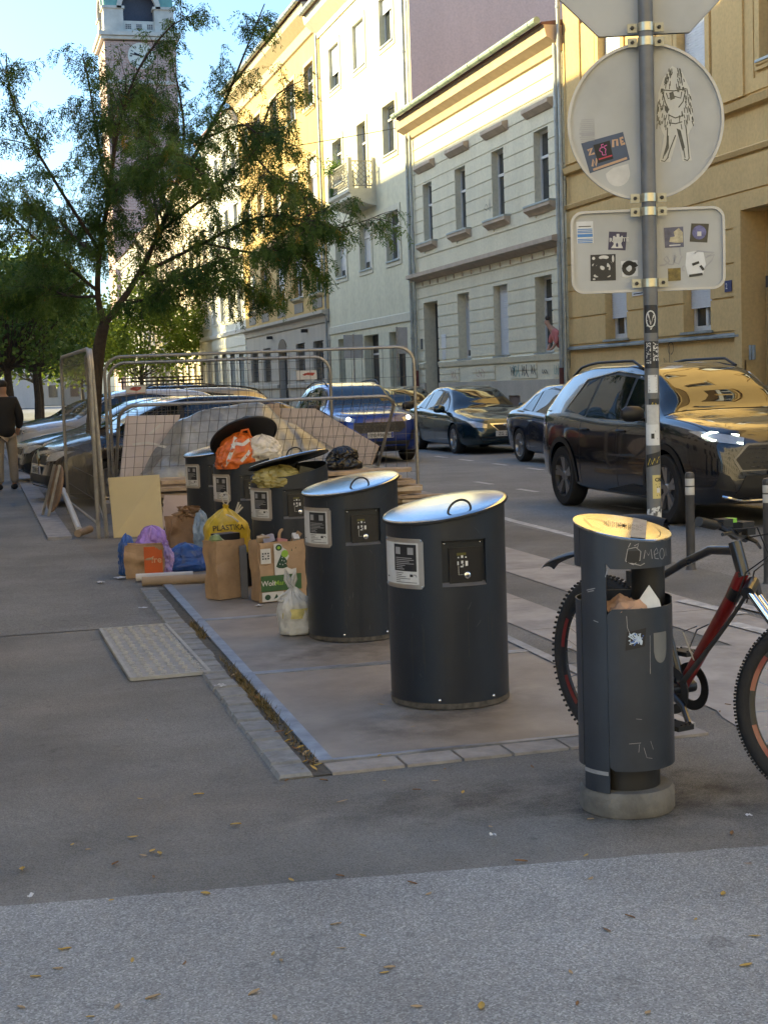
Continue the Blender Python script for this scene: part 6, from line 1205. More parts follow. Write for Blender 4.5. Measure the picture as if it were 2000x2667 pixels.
CROSS = dict(SUV, L=4.35, W=.90, wb=2.6, fo=.88, r=.34, ra=.39, cowl=1.05, rf=1.85,
    top=[(0, .58), (.05, .82), (.12, .95), (.5, 1.02), (1.05, 1.09), (1.45, 1.34), (1.85, 1.52), (2.3, 1.59), (3.0, 1.58), (3.6, 1.52), (3.9, 1.42), (4.15, 1.10), (4.28, .95), (4.35, .70)],
    belt=[(0, .5), (.05, .72), (.12, .84), (.6, .93), (1.05, .98), (2.4, 1.0), (3.5, 1.06), (4.05, 1.07), (4.25, .9), (4.35, .62)],
    bot=[(0, .34), (.12, .24), (.5, .2), (1.4, .21), (3.1, .22), (4.0, .28), (4.35, .4)],
    wid=[(0, .58), (.06, .71), (.2, .81), (.5, .87), (1.0, .90), (3.2, .90), (3.9, .87), (4.2, .79), (4.35, .66)], roofw=.58,
    dlo=[[(1.28, 1.01), (1.92, 1.01), (1.92, 1.43), (1.76, 1.41), (1.5, 1.24)], [(1.98, 1.01), (2.82, 1.025), (2.75, 1.465), (2.4, 1.475), (1.98, 1.44)], [(2.88, 1.035), (3.4, 1.09), (3.15, 1.38), (2.81, 1.455)]])
SEDAN = dict(L=4.67, W=.89, wb=2.68, fo=.95, r=.315, ra=.35, cowl=1.22, rf=2.05, rr=3.3, tail=4.05,
    top=[(0, .46), (.05, .62), (.14, .72), (.55, .83), (1.22, .95), (1.65, 1.20), (2.05, 1.365), (2.5, 1.43), (3.0, 1.42), (3.4, 1.34), (3.8, 1.15), (4.1, 1.03), (4.5, 1.0), (4.62, .88), (4.67, .6)],
    belt=[(0, .40), (.05, .55), (.14, .65), (.6, .75), (1.22, .84), (2.4, .88), (3.5, .93), (4.1, .94), (4.5, .9), (4.62, .78), (4.67, .54)],
    bot=[(0, .28), (.12, .2), (.5, .17), (1.4, .17), (3.2, .18), (4.2, .22), (4.67, .36)],
    wid=[(0, .52), (.06, .66), (.2, .76), (.5, .84), (1.0, .89), (3.4, .89), (4.1, .87), (4.5, .79), (4.67, .62)], roofw=.55,
    dlo=[[(1.48, .90), (2.18, .91), (2.18, 1.29), (2.05, 1.27), (1.78, 1.12)], [(2.24, .91), (3.02, .935), (2.95, 1.325), (2.6, 1.335), (2.24, 1.305)], [(3.08, .94), (3.5, .99), (3.3, 1.19), (3.01, 1.315)]])
HATCH = dict(SEDAN, L=4.05, W=.87, wb=2.55, fo=.82, r=.31, ra=.345, cowl=1.0, rf=1.8,
    top=[(0, .48), (.05, .68), (.14, .80), (.5, .92), (1.0, 1.02), (1.4, 1.25), (1.8, 1.39), (2.2, 1.45), (2.9, 1.44), (3.4, 1.36), (3.65, 1.27), (3.9, 1.0), (4.0, .85), (4.05, .6)],
    belt=[(0, .42), (.05, .60), (.14, .71), (.55, .83), (1.0, .90), (2.3, .93), (3.4, 1.0), (3.8, .98), (3.98, .8), (4.05, .54)],
    bot=[(0, .3), (.12, .21), (.5, .17), (1.3, .17), (2.9, .18), (3.7, .24), (4.05, .38)],
    wid=[(0, .52), (.06, .66), (.2, .76), (.5, .83), (.9, .87), (3.0, .87), (3.6, .85), (3.9, .77), (4.05, .62)], roofw=.56,
    dlo=[[(1.22, .95), (1.9, .95), (1.9, 1.33), (1.72, 1.31), (1.46, 1.16)], [(1.96, .95), (2.75, .975), (2.68, 1.355), (2.35, 1.365), (1.96, 1.34)], [(2.81, .985), (3.28, 1.05), (3.08, 1.26), (2.74, 1.345)]])
m_cglass = glass('car_glass', (.010, .012, .014), .015, .75); m_cblk = M('car_black_trim', (.014, .014, .015), .45, var=.12, scale=10); m_lens = M('lamp_lens', (.42, .43, .44), .08, .35, var=.15, scale=20, coat=1.0); m_tail = M('tail_lamp', (.25, .01, .01), .15, var=.1, coat=1.0)
m_alloy = M('alloy_rim', (.36, .36, .37), .3, .8, var=.1); m_plate = M('number_plate_white', (.60, .60, .58), .5, var=.05)
def paint(name, col, metal=.35, rough=.22): return M(name, col, rough, metal, var=.04, scale=40, coat=1.0, spec=.5)
def bodymesh(p, n=96):
    """closed lofted shell; x runs backwards from the nose (0) to the tail (L)"""
    mb = MB(); L = p['L']; xs = sorted({round(L*(.5-.5*math.cos(PI*i/n))*.5+L*i/n*.5, 4) for i in range(n+1)}); secs = []
    for x in xs:
        zt, zs, zb, w_ = (cr_interp(p[k], x) for k in ('top', 'belt', 'bot', 'wid')); zs = min(zs, zt-.02); g = min(1, max(0, (zt-zs-.10)/.34)); rw = p['roofw']
        h = zs-zb
        P = [(0, zb), (w_*.80, zb), (w_-.055, zb+.03), (w_-.022, zb+h*.16), (w_-.004, zb+h*.36), (w_, zb+h*.55), (w_-.006, zb+h*.72), (w_-.012, zb+h*.84), (w_-.030, zb+h*.94), (w_-.055, zs)]
        hy = [w_-.075, w_-.13, w_-.26, w_*.45, 0]; ry = [w_-.062, rw+.035, rw-.06, rw*.55, 0]
        hz = [.25, .55, .82, .96, 1.0]; rz = [.015, .86, .985, 1.0, 1.012]
        P += [(hy[i]*(1-g)+ry[i]*g, zs+(zt-zs)*(hz[i]*(1-g)+rz[i]*g)) for i in range(5)]
        Q = []
        for i in range(len(P)-1):
            for k in range(3 if i > 0 else 2):
                t = k/(3 if i > 0 else 2)
                if 1 <= i < len(P)-2:
                    a, b, c, d = P[i-1], P[i], P[i+1], P[min(i+2, len(P)-1)]
                    tt = .25 if i >= 9 else .42
                    f = lambda q: (2*t**3-3*t*t+1)*b[q]+(t**3-2*t*t+t)*(c[q]-a[q])*tt+(-2*t**3+3*t*t)*c[q]+(t**3-t*t)*(d[q]-b[q])*tt
                    Q.append((f(0), f(1)))
                else: Q.append((P[i][0]+(P[i+1][0]-P[i][0])*t, P[i][1]+(P[i+1][1]-P[i][1])*t))
        Q.append(P[-1]); secs.append([(-y, z) for y, z in Q[1:-1]][::-1][::-1] and (Q, x))
    m = len(secs[0][0]); ring = 2*m-2
    for Q, x in secs:
        for y, z in Q: mb.v.append(Vector((-x, y, z)))
        for y, z in Q[-2:0:-1]: mb.v.append(Vector((-x, -y, z)))
    N = len(secs)
    for i in range(N-1):
        for k in range(ring): k2 = (k+1) % ring; mb.f.append((i*ring+k, i*ring+k2, (i+1)*ring+k2, (i+1)*ring+k))
    for b0, rev in ((0, True), ((N-1)*ring, False)):
        c = len(mb.v); mb.v.append(sum((mb.v[b0+k] for k in range(ring)), Vector())/ring)
        mb.f += [(b0+k, c, b0+(k+1) % ring) if not rev else (b0+(k+1) % ring, c, b0+k) for k in range(ring)]
    return mb
_wheelc = {}
def car_wheels(p, t, kind):
    r = p['r']; key = (r, kind)
    if key not in _wheelc:
        X = Matrix.Rotation(PI/2, 3, 'X'); W2 = .105
        a = MB(); a.lathe([(r*.66, -W2+.01), (r*.93, -W2), (r*.985, -W2+.018), (r, -W2+.04), (r, W2-.04), (r*.985, W2-.018), (r*.93, W2), (r*.66, W2-.01)], 40, m=X)
        b = MB(); b.lathe([(0, .05), (r*.60, .05), (r*.64, W2-.012), (r*.69, W2-.006), (r*.69, W2-.02), (r*.66, -.06), (0, -.06)], 40, m=Matrix.Rotation(-PI/2, 3, 'X'))
        c = MB(); ns = 5
        for k in range(ns):
            an = 2*PI*k/ns+.3
            for off in ((-.16, .16) if kind != 'slim' else (0,)):
                d0 = Vector((math.cos(an), 0, math.sin(an))); d1 = Vector((math.cos(an+off), 0, math.sin(an+off))); q0 = d0*.055*1.0; q1 = d1*r*.66; tn = Vector((-math.sin(an+off), 0, math.cos(an+off)))
                w0, w1 = (.020, .026) if kind != 'slim' else (.03, .045)
                c.add([q0-tn*w0+Vector((0, W2-.03, 0)), q0+tn*w0+Vector((0, W2-.03, 0)), q1+tn*w1+Vector((0, W2-.012, 0)), q1-tn*w1+Vector((0, W2-.012, 0)), q0-tn*w0*1.2+Vector((0, W2-.075, 0)), q0+tn*w0*1.2+Vector((0, W2-.075, 0)), q1+tn*w1*1.2+Vector((0, W2-.06, 0)), q1-tn*w1*1.2+Vector((0, W2-.06, 0))], [(3, 2, 1, 0), (0, 1, 5, 4), (1, 2, 6, 5), (2, 3, 7, 6), (3, 0, 4, 7)])
        c.lathe([(0, W2-.02), (.05, W2-.022), (.068, W2-.04), (.068, W2-.07)], 20, m=Matrix.Rotation(-PI/2, 3, 'X'))
        _wheelc[key] = (a.mesh('tyre', m_ty), b.mesh('rim', m_cblk if kind != 'slim' else m_alloy), c.mesh('spokes', m_alloy, True, 30))
    me = _wheelc[key]
    for x in (-p['fo'], -p['fo']-p['wb']):
        for s in (1, -1):
            w_ = bpy.data.objects.new('wheel', me[0]); COL.objects.link(w_); w_.parent = t; w_.location = (x, s*(p['W']-.115), r); w_.rotation_euler = (0, 0, 0 if s > 0 else PI)
            for nm, mm in (('rim', me[1]), ('spokes', me[2])): o = bpy.data.objects.new(nm, mm); COL.objects.link(o); o.parent = w_
_bodyc = {}
def car(name, label, kind, p, pnt, loc, heading, wheel='double', lights=False, plate=None, suv=False, rails=False, chrome=False, grille=None, front=True, detail=True, sgroup='cars in the street'):
    """heading: direction of travel as angle of the car's +x axis; loc is the point on the road under the middle of the nose"""
    t = thing(name, label, kind, loc, heading, sgroup)
    key = id(p)
    if key not in _bodyc:
        me = bodymesh(p).mesh('body', None, True, 60); o = bpy.data.objects.new('tmp', me); COL.objects.link(o)
        bm = bmesh.new(); bm.from_mesh(me); bmesh.ops.recalc_face_normals(bm, faces=bm.faces); bm.to_mesh(me); bm.free()
        cut = MB()
        for x in (-p['fo'], -p['fo']-p['wb']):
            for s in (1, -1): cut.tube([(x, s*(p['W']-.30), p['r']+.01), (x, s*(p['W']+.3), p['r']+.01)], p['ra'], 40)
        co = cut.build('cut', None, fix=True); md = o.modifiers.new('b', 'BOOLEAN'); md.operation = 'DIFFERENCE'; md.object = co; md.solver = 'EXACT'
        dg = bpy.context.evaluated_depsgraph_get(); em = bpy.data.meshes.new_from_object(o.evaluated_get(dg)); bpy.data.objects.remove(o); bpy.data.objects.remove(co)
        em.polygons.foreach_set('use_smooth', [True]*len(em.polygons)); em.set_sharp_from_angle(angle=math.radians(42))
        bm = bmesh.new(); bm.from_mesh(bodymesh(p).mesh('x', None)); bvh = BVHTree.FromBMesh(bm); bm.free(); _bodyc[key] = (em, bvh)
    em, bvh = _bodyc[key]; em = em.copy(); em.materials.clear(); em.materials.append(pnt); em.name = 'body'
    body = bpy.data.objects.new('body', em); COL.objects.link(body); body.parent = t
    def patch(nm, poly, mat, axis, s=1, off=.004, par=None, step=.05, label=None):
        """convex outline projected on the body: axis 'side' (x, z), 'front'/'rear' (y, z), 'top' (x, y)"""
        us = [q[0] for q in poly]; vs = [q[1] for q in poly]; u0, u1, v0, v1 = min(us), max(us), min(vs), max(vs); bm = bmesh.new(); nu = max(1, int((u1-u0)/step)); nv = max(1, int((v1-v0)/step))
        V = [[bm.verts.new((u0+(u1-u0)*i/nu, v0+(v1-v0)*j/nv, 0)) for j in range(nv+1)] for i in range(nu+1)]
        for i in range(nu):
            for j in range(nv): bm.faces.new((V[i][j], V[i+1][j], V[i+1][j+1], V[i][j+1]))
        ar = sum(poly[i][0]*poly[(i+1) % len(poly)][1]-poly[(i+1) % len(poly)][0]*poly[i][1] for i in range(len(poly))); pg = poly if ar > 0 else poly[::-1]
        for i in range(len(pg)):
            a, b = pg[i], pg[(i+1) % len(pg)]; e = Vector((b[0]-a[0], b[1]-a[1], 0)); nr = Vector((e.y, -e.x, 0))
            if nr.length > 1e-6: bmesh.ops.bisect_plane(bm, geom=bm.verts[:]+bm.edges[:]+bm.faces[:], plane_co=(a[0], a[1], 0), plane_no=nr, clear_outer=True)
        bad = []
        for v in bm.verts:
            u, w_ = v.co.x, v.co.y
            if axis == 'side': o, d = Vector((-u, s*2, w_)), Vector((0, -s, 0))
            elif axis == 'front': o, d = Vector((1, u, w_)), Vector((-1, 0, 0))
            elif axis == 'rear': o, d = Vector((-p['L']-1, u, w_)), Vector((1, 0, 0))
            else: o, d = Vector((-u, w_, 4)), Vector((0, 0, -1))
            h = bvh.ray_cast(o, d)
            if h[0] is None: bad.append(v); continue
            n = h[1]; n = -n if n.dot(d) > 0 else n; v.co = h[0]+n*off*.35-d*off*.65
        bmesh.ops.delete(bm, geom=bad, context='VERTS')
        if not bm.faces: bm.free(); return None
        me = bpy.data.meshes.new(nm); bm.to_mesh(me); bm.free(); me.materials.append(mat); me.polygons.foreach_set('use_smooth', [True]*len(me.polygons))
        # faces must look outwards
        c = sum((Vector(q.normal) for q in me.polygons), Vector()); dd = {'side': Vector((0, s, 0)), 'front': Vector((1, 0, 0)), 'rear': Vector((-1, 0, 0)), 'top': Vector((0, 0, 1))}[axis]
        if c.dot(dd) < 0: me.flip_normals()
        me.update(); o = bpy.data.objects.new(nm, me); COL.objects.link(o); o.parent = par or t; return o
    Zt = lambda x: cr_interp(p['top'], x); Zb = lambda x: cr_interp(p['belt'], x); L = p['L']; W = p['W']
    # glass
    for s in (1, -1):
        allx = [q for d in p['dlo'] for q in d]; bx0 = min(q[0] for q in allx)
        d0, d1, d2 = p['dlo']; grow = .035
        fr = [(d0[0][0]-.05, d0[0][1]-.03), (d2[1][0]+.05, d2[1][1]-.03), (d2[2][0]+.03, d2[2][1]+.045), (d1[3][0], d1[3][1]+.04), (d0[3][0], d0[3][1]+.045), (d0[4][0]-.02, d0[4][1]+.035)]
        sf = patch('window_surround', fr, m_cblk, 'side', s, .003)
        for d in p['dlo']: patch('side_window', d, m_cglass, 'side', s, .006)
        if chrome:
            mb = MB(); pts = []
            for a, b in zip([fr[0], fr[5], fr[4], fr[3], fr[2]], [fr[5], fr[4], fr[3], fr[2], fr[1]]):
                for k in range(8): pts.append((a[0]+(b[0]-a[0])*k/8, a[1]+(b[1]-a[1])*k/8))
            P3 = []
            for u, v in pts:
                h = bvh.ray_cast(Vector((-u, s*2, v)), Vector((0, -s, 0)))
                if h[0]: P3.append(h[0]+Vector((0, s*.006, 0)))
            mb.tube(P3, .010, 6); mb.build('chrome_strip', m_chrome, t)
    rw = p['roofw']; ww = cr_interp(p['wid'], p['cowl'])-.14
    patch('windscreen', [(p['cowl']+.03, -ww), (p['rf']-.05, -rw+.03), (p['rf']-.05, rw-.03), (p['cowl']+.03, ww)], m_cglass, 'top', 1, .005)
    patch('rear_window', [(p['rr']+.12, -rw+.05), (p['tail']-.06, -rw-.02), (p['tail']-.06, rw+.02), (p['rr']+.12, rw-.05)], m_cglass, 'top', 1, .005)
    car_wheels(p, t, wheel)
    fo, ra, r = p['fo'], p['ra'], p['r']
    for s in (1, -1):
        for xc in (fo, fo+p['wb']):                                     # arch lips
            mb = MB(); pts = []; wdt = .055 if suv else .02
            for k in range(25):
                a = math.radians(-8+196*k/24); q = []
                for rr_ in (ra-.008, ra+wdt):
                    u, v = xc+rr_*math.cos(a), r+.01+rr_*math.sin(a); h = bvh.ray_cast(Vector((-u, s*2, v)), Vector((0, -s, 0))); q.append((h[0]+Vector((0, s*(.012 if suv else .004), 0))) if h[0] else None)
                if all(q): pts.append(q)
            if len(pts) > 3:
                mb.add([z for q in pts for z in q], [(2*i, 2*i+2, 2*i+3, 2*i+1) if s > 0 else (2*i+1, 2*i+3, 2*i+2, 2*i) for i in range(len(pts)-1)]); mb.build('arch_trim', m_cblk if suv else pnt, t)
        zb = cr_interp(p['bot'], 2.3)
        if detail: patch('bonnet_seam', [(.30, s*(W-.17)), (p['cowl']-.02, s*(W-.125)), (p['cowl']-.02, s*(W-.133)), (.30, s*(W-.178))], m_cblk, 'top', 1, .002)
        if suv: patch('sill_cladding', [(fo+ra+.03, zb+.04), (fo+p['wb']-ra-.03, zb+.05), (fo+p['wb']-ra-.02, zb+.20), (fo+ra+.35, zb+.15), (fo+ra+.02, zb+.20)], m_cblk, 'side', s, .010)
        if detail:
            zh = Zb(2.3)-.11
            for x in (p['dlo'][1][0][0]+.02-.16, p['dlo'][2][0][0]-.12):
                h = bvh.ray_cast(Vector((-x, s*2, zh)), Vector((0, -s, 0)))
                if h[0]: mb = MB(); c = h[0]; mb.tube([c+Vector((.09, s*.005, 0)), c+Vector((.05, s*.03, .003)), c+Vector((-.05, s*.03, .003)), c+Vector((-.09, s*.005, 0))], .013, 8); mb.build('door_handle', pnt if not chrome else m_cblk, t)
            for x in (p['dlo'][0][0][0]-.10, p['dlo'][1][0][0]-.03, p['dlo'][2][0][0]+.02):
                patch('door_seam', [(x-.004, zb+.08), (x+.004, zb+.08), (x+.004, Zb(x)-.03), (x-.004, Zb(x)-.03)], m_cblk, 'side', s, .002)
            # mirror
            xm = p['dlo'][0][0][0]+.12; zm = Zb(xm)+.05; h = bvh.ray_cast(Vector((-xm, s*2, zm)), Vector((0, -s, 0)))
            if h[0]:
                c = h[0]; mb = MB(); mb.tube([c+Vector((0, -s*.03, -.02)), c+Vector((.02, s*.07, -.01)), c+Vector((.03, s*.10, .0))], .022, 8); ar = mb.build('mirror_arm', m_cblk, t)
                mb = MB(); mb.lathe([(0, -.13), (.05, -.125), (.078, -.08), (.085, 0), (.078, .08), (.05, .12), (0, .125)], 16, c+Vector((.045, s*.17, .045)), m=Matrix.Rotation(PI/2, 3, 'X') @ Matrix.Scale(1, 3)); 
                for v in mb.v: v.x = c.x+.045+(v.x-c.x-.045)*.75
                mb.build('mirror', pnt if not suv else m_cblk, t)
    # front
    zn = Zt(.12); zg = zn-.14
    if front:
        for s in (1, -1):
            if suv: hl = [(s*.50, zn-.145), (s*.80, zn-.10), (s*.845, zn-.01), (s*.80, zn-.005), (s*.47, zn-.075)]
            else: hl = [(s*.44, zn-.16), (s*.70, zn-.14), (s*.775, zn-.02), (s*.68, zn-.01), (s*.42, zn-.08)]
            if len(hl): ho = patch('headlight', hl, m_lens, 'front', 1, .006, step=.03)
            if lights and ho:
                for yy in ((.60,) if lights == 'beam' else ()):
                    h = bvh.ray_cast(Vector((1, s*yy, zn-.08)), Vector((-1, 0, 0)))
                    if h[0]: mb = MB(); mb.lathe([(0, .03), (.03, .022), (.045, 0)], 16, h[0]+Vector((.004, 0, 0)), m=Matrix.Rotation(PI/2, 3, 'Y')); mb.build('lit_lamp', M('lit_lamp', (1, 1, 1), .2, var=0, emit=(1, .98, .92), estr=2.2), ho)
                if lights == 'strip':
                    P3 = []
                    for yy, zz in ((.50, zn-.135), (.76, zn-.095), (.80, zn-.05), (.74, zn-.022), (.52, zn-.055)):
                        h = bvh.ray_cast(Vector((1, s*yy, zz)), Vector((-1, 0, 0)))
                        if h[0]: P3.append(h[0]+h[1]*.012 if h[1].x > 0 else h[0]-h[1]*.012)
                    mb = MB(); mb.tube(P3, .009, 6); mb.build('light_strip', M('lit_strip', (1, 1, 1), .2, var=0, emit=(.85, 1, .85), estr=1.6), ho)
        if grille: grille(patch, bvh, t, zn, p)
        else:
            patch('grille', [(-.36, zn-.17), (.36, zn-.17), (.40, zn-.07), (-.40, zn-.07)], m_cblk, 'front', 1, .006); patch('lower_intake', [(-.5, zn-.46), (.5, zn-.46), (.58, zn-.34), (-.58, zn-.34)], m_cblk, 'front', 1, .006)
        def plaque(z, txt, nm='number_plate', ax=1):
            h = bvh.ray_cast(Vector((1 if ax > 0 else -L-1, .0, z)), Vector((-ax, 0, 0)))
            if not h[0]: return
            x = h[0].x+ax*.022; mb = MB(); mb.box((x, 0, z), (.014, .52, .112)); pl = mb.build(nm, m_plate, t, smooth=False)
            if txt:
                mb = MB(); mb.box((x+ax*.0072, -.24 if 0 else .235, z), (.001, .04, .10)); mb.build('blue_band', M('plate_blue', (.02, .05, .3), .5, var=0), pl, smooth=False)
                text(txt, lambda u, v: Vector((x+ax*.009, ax*(u-.205), z-.034+v)), .095, m_ink, pl, xs=.92, bold=.01)
        plaque(zn-(.40 if suv else .28), plate)
    # rear lamps
    for s in (1, -1):
        zr_ = Zb(L-.35)-.06; patch('tail_light', [(L-.42, zr_-.10), (L-.05, zr_-.12), (L-.05, zr_+.04), (L-.30, zr_+.05)], m_tail, 'side', s, .006)
    if rails:
        for s in (1, -1):
            mb = MB(); x0, x1 = p['rf']+.1, p['rr']+.05; mb.tube([(-x0, s*(rw-.03), Zt(x0)-.01)]+[(-(x0+(x1-x0)*k/8), s*(rw-.03), Zt(x0+(x1-x0)*k/8)+.035) for k in range(1, 8)]+[(-x1, s*(rw-.03), Zt(x1)-.01)], .016, 8); mb.build('roof_rail', m_cblk, t)
    return t, patch, bvh
def g_rav(patch, bvh, t, zn, p):
    patch('grille_surround', [(-.56, zn-.40), (.56, zn-.40), (.62, zn-.28), (.46, zn-.13), (-.46, zn-.13), (-.62, zn-.28)], M('dark_chrome', (.12, .12, .13), .25, .8, var=.1), 'front', 1, .005); g = patch('grille', [(-.53, zn-.385), (.53, zn-.385), (.59, zn-.28), (.44, zn-.15), (-.44, zn-.15), (-.59, zn-.28)], m_cblk, 'front', 1, .010)
    mb = MB()
    for j in range(5):
        for i in range(-7, 8):
            y, z = i*.072+(j % 2)*.036, zn-.355+j*.043
            if abs(y) > .50: continue
            h = bvh.ray_cast(Vector((1, y, z)), Vector((-1, 0, 0)))
            if h[0]: mb.box(h[0]+Vector((.014, 0, 0)), (.006, .040, .008))
    tag(mb.build('honeycomb', M('dark_chrome', (.12, .12, .13), .25, .8, var=.1), g, smooth=False), None, kind='stuff')
    patch('lower_intake', [(-.62, zn-.66), (.62, zn-.66), (.50, zn-.44), (-.50, zn-.44)], m_cblk, 'front', 1, .006)
    for s in (1, -1): patch('corner_duct', [(s*.58, zn-.60), (s*.78, zn-.56), (s*.74, zn-.40), (s*.66, zn-.44)], m_cblk, 'front', 1, .005)
    P3 = []
    for y in [k*.08-.72 for k in range(19)]:
        h = bvh.ray_cast(Vector((1, y, zn-.695+.05*max(0, abs(y)-.5)/.2)), Vector((-1, 0, 0)))
        if h[0]: P3.append(h[0]+Vector((.012, 0, 0)))
    mb = MB(); mb.tube(P3, .014, 6); mb.build('skid_trim', m_chrome, t)
def g_peu(patch, bvh, t, zn, p):
    g = patch('grille', [(-.40, zn-.36), (.40, zn-.36), (.52, zn-.26), (.50, zn-.15), (-.50, zn-.15), (-.52, zn-.26)], m_cblk, 'front', 1, .008)
    mb = MB()
    for j in range(4):
        for i in range(-6, 7):
            h = bvh.ray_cast(Vector((1, i*.07+(j % 2)*.035, zn-.33+j*.047)), Vector((-1, 0, 0)))
            if h[0] and abs(i) < 6: mb.box(h[0]+Vector((.012, 0, 0)), (.006, .02, .014))
    tag(mb.build('grille_studs', m_chrome, g, smooth=False), None, kind='stuff'); patch('lower_intake', [(-.55, zn-.70), (.55, zn-.70), (.60, zn-.52), (-.60, zn-.52)], m_cblk, 'front', 1, .006)
    for s in (1, -1): patch('corner_duct', [(s*.60, zn-.52), (s*.74, zn-.50), (s*.74, zn-.30), (s*.64, zn-.34)], m_cblk, 'front', 1, .005)
def g_maz(patch, bvh, t, zn, p):
    patch('grille_surround', [(-.20, zn-.23), (.20, zn-.23), (.36, zn-.07), (-.36, zn-.07)], m_chrome, 'front', 1, .005); patch('grille', [(-.17, zn-.22), (.17, zn-.22), (.31, zn-.095), (-.31, zn-.095)], m_cblk, 'front', 1, .009)
    h = bvh.ray_cast(Vector((1, 0, zn-.14)), Vector((-1, 0, 0))); c = h[0]+Vector((.022, 0, 0)); mb = MB(); mb.tube([c+Vector((0, .075*math.cos(a), .055*math.sin(a))) for a in [2*PI*k/20 for k in range(20)]], .008, 6, closed=True); mb.tube([c+Vector((0, -.06, .03)), c+Vector((0, 0, -.01)), c+Vector((0, .06, .03))], .008, 6); mb.build('badge', m_chrome, t)
    patch('lower_intake', [(-.55, zn-.44), (.55, zn-.44), (.62, zn-.34), (-.62, zn-.34)], m_cblk, 'front', 1, .006)
def g_ren(patch, bvh, t, zn, p):
    patch('grille', [(-.46, zn-.20), (.46, zn-.20), (.50, zn-.08), (-.50, zn-.08)], m_cblk, 'front', 1, .006); patch('lower_intake', [(-.6, zn-.52), (.6, zn-.52), (.64, zn-.34), (-.64, zn-.34)], m_cblk, 'front', 1, .006)
    h = bvh.ray_cast(Vector((1, 0, zn-.12)), Vector((-1, 0, 0))); c = h[0]+Vector((.02, 0, 0)); mb = MB(); mb.prism([(0, .11), (.065, 0), (0, -.11), (-.065, 0)], lambda u, v, d: c+Vector((d, u, v)), -.01, .012); mb.build('badge', M('badge_brass', (.45, .36, .18), .3, .8, var=.1), t, smooth=False, fix=True)
DN = -PI/2                                                             # heading straight towards the viewer along the street
rw0 = gnd(1218*1.2056, 1092*1.2056, RZ)
car('suv_car', 'dark blue-black SUV passing close behind the sign post', 'car', SUV, paint('midnight_paint', (.004, .006, .012), .1, .2), (rw0.x+.90, rw0.y-2.69-.93, RZ), DN, lights='strip', plate='ZG 7291-KM', suv=True, rails=True, chrome=True, grille=g_rav)
pf = gnd(893*1.2056, 993*1.2056, RZ)
car('blue_crossover', 'bright blue crossover with lit headlights coming down the street', 'car', CROSS, paint('blue_paint', (.010, .035, .22), .45, .22), (pf.x-.88, pf.y-.75, RZ), DN, lights='beam', plate='ZG 1560-ES', suv=True, rails=True, grille=g_peu)
mz = gnd(985*1.2056, 980*1.2056, RZ)
car('teal_saloon', 'dark teal saloon behind the SUV, third in the queue', 'car', SEDAN, paint('teal_paint', (.012, .035, .050), .4, .2), (mz.x+.82, mz.y-.95, RZ), DN, 'slim', plate='ZG 2814-D', grille=g_maz)
op = gnd(1128*1.2056, 997*1.2056, RZ)
car('navy_saloon', 'navy saloon half hidden behind the SUV', 'car', SEDAN, paint('navy_paint', (.010, .016, .035), .4, .2), (op.x+.82, op.y-.95-2.68, RZ), DN, 'slim', front=True)
car('black_hatchback', 'black hatchback on the far kerb behind the blue crossover', 'car', HATCH, paint('black_paint', (.010, .010, .012), .2, .2), (mz.x+.95, mz.y+5.2, RZ), DN, 'slim')
car('grey_crossover', 'dark grey car behind the SUV at the right edge', 'car', CROSS, paint('graphite_paint', (.022, .022, .025), .5, .22), (rw0.x+4.15, rw0.y-4.6, RZ), DN, rails=True, chrome=True)
car('pale_hatchback', 'small pale car glimpsed left of the blue crossover', 'car', HATCH, paint('silver_paint', (.35, .40, .42), .6, .3), (6.35, 36.5, RZ), DN, 'slim')
# cars parked nose-in on the left, seen through the fence
HL = PI+.16
pk = 'cars parked nose-in behind the fence'
for (nm, lb_, p, col, x, y, kw) in (
    ('brown_hatchback', 'dark brown hatchback, nearest of the nose-in cars, nose past the fence', HATCH, (.030, .020, .016), .78, 20.85, dict(grille=g_ren, plate='ZG 8043-EJ')),
    ('red_hatchback', 'dark red hatchback parked next to the brown one', HATCH, (.13, .012, .016), .98, 23.4, {}),
    ('black_saloon', 'black saloon with a long bonnet parked behind the red one', SEDAN, (.010, .011, .013), .62, 26.0, {}),
    ('white_crossover', 'white crossover whose bonnet shows beside the person', CROSS, (.50, .52, .55), .70, 29.2, dict(suv=True)),
    ('gold_estate', 'champagne car whose roof line shows above the heap', CROSS, (.38, .32, .20), 2.1, 24.6+6.6, dict(rails=True)),
    ('dark_van', 'tall dark car with a roof rack behind the fence sign', SUV, (.012, .014, .016), 1.6, 34.0, dict(rails=True, suv=True)),
    ('grey_hatchback', 'grey hatchback far down the row of nose-in cars', HATCH, (.16, .17, .18), .9, 37.0, {}),
    ('silver_saloon', 'silver saloon at the far end of the parking row', SEDAN, (.36, .37, .38), .9, 40.0, {})):
    car(nm, lb_, 'car', p, paint(nm+'_paint', col, .3 if 'white' not in nm else .0, .22), (x, y, RZ), HL, 'slim', sgroup=pk, **kw)
t = [o for o in COL.objects if o.name == 'dark_van'][0]
mb = MB()
for k in range(4): mb.bar((-1.9-.5*k, -.62, 1.78), (-1.9-.5*k, .62, 1.78), .03)
for s in (-1, 1): mb.bar((-1.8, s*.62, 1.78), (-3.5, s*.62, 1.78), .035); mb.bar((-1.8, s*.62, 1.86), (-3.5, s*.62, 1.86), .03); [mb.bar((-1.9-.5*k, s*.62, 1.62), (-1.9-.5*k, s*.62, 1.86), .025) for k in range(4)]
mb.build('roof_rack', m_cblk, t, smooth=False)
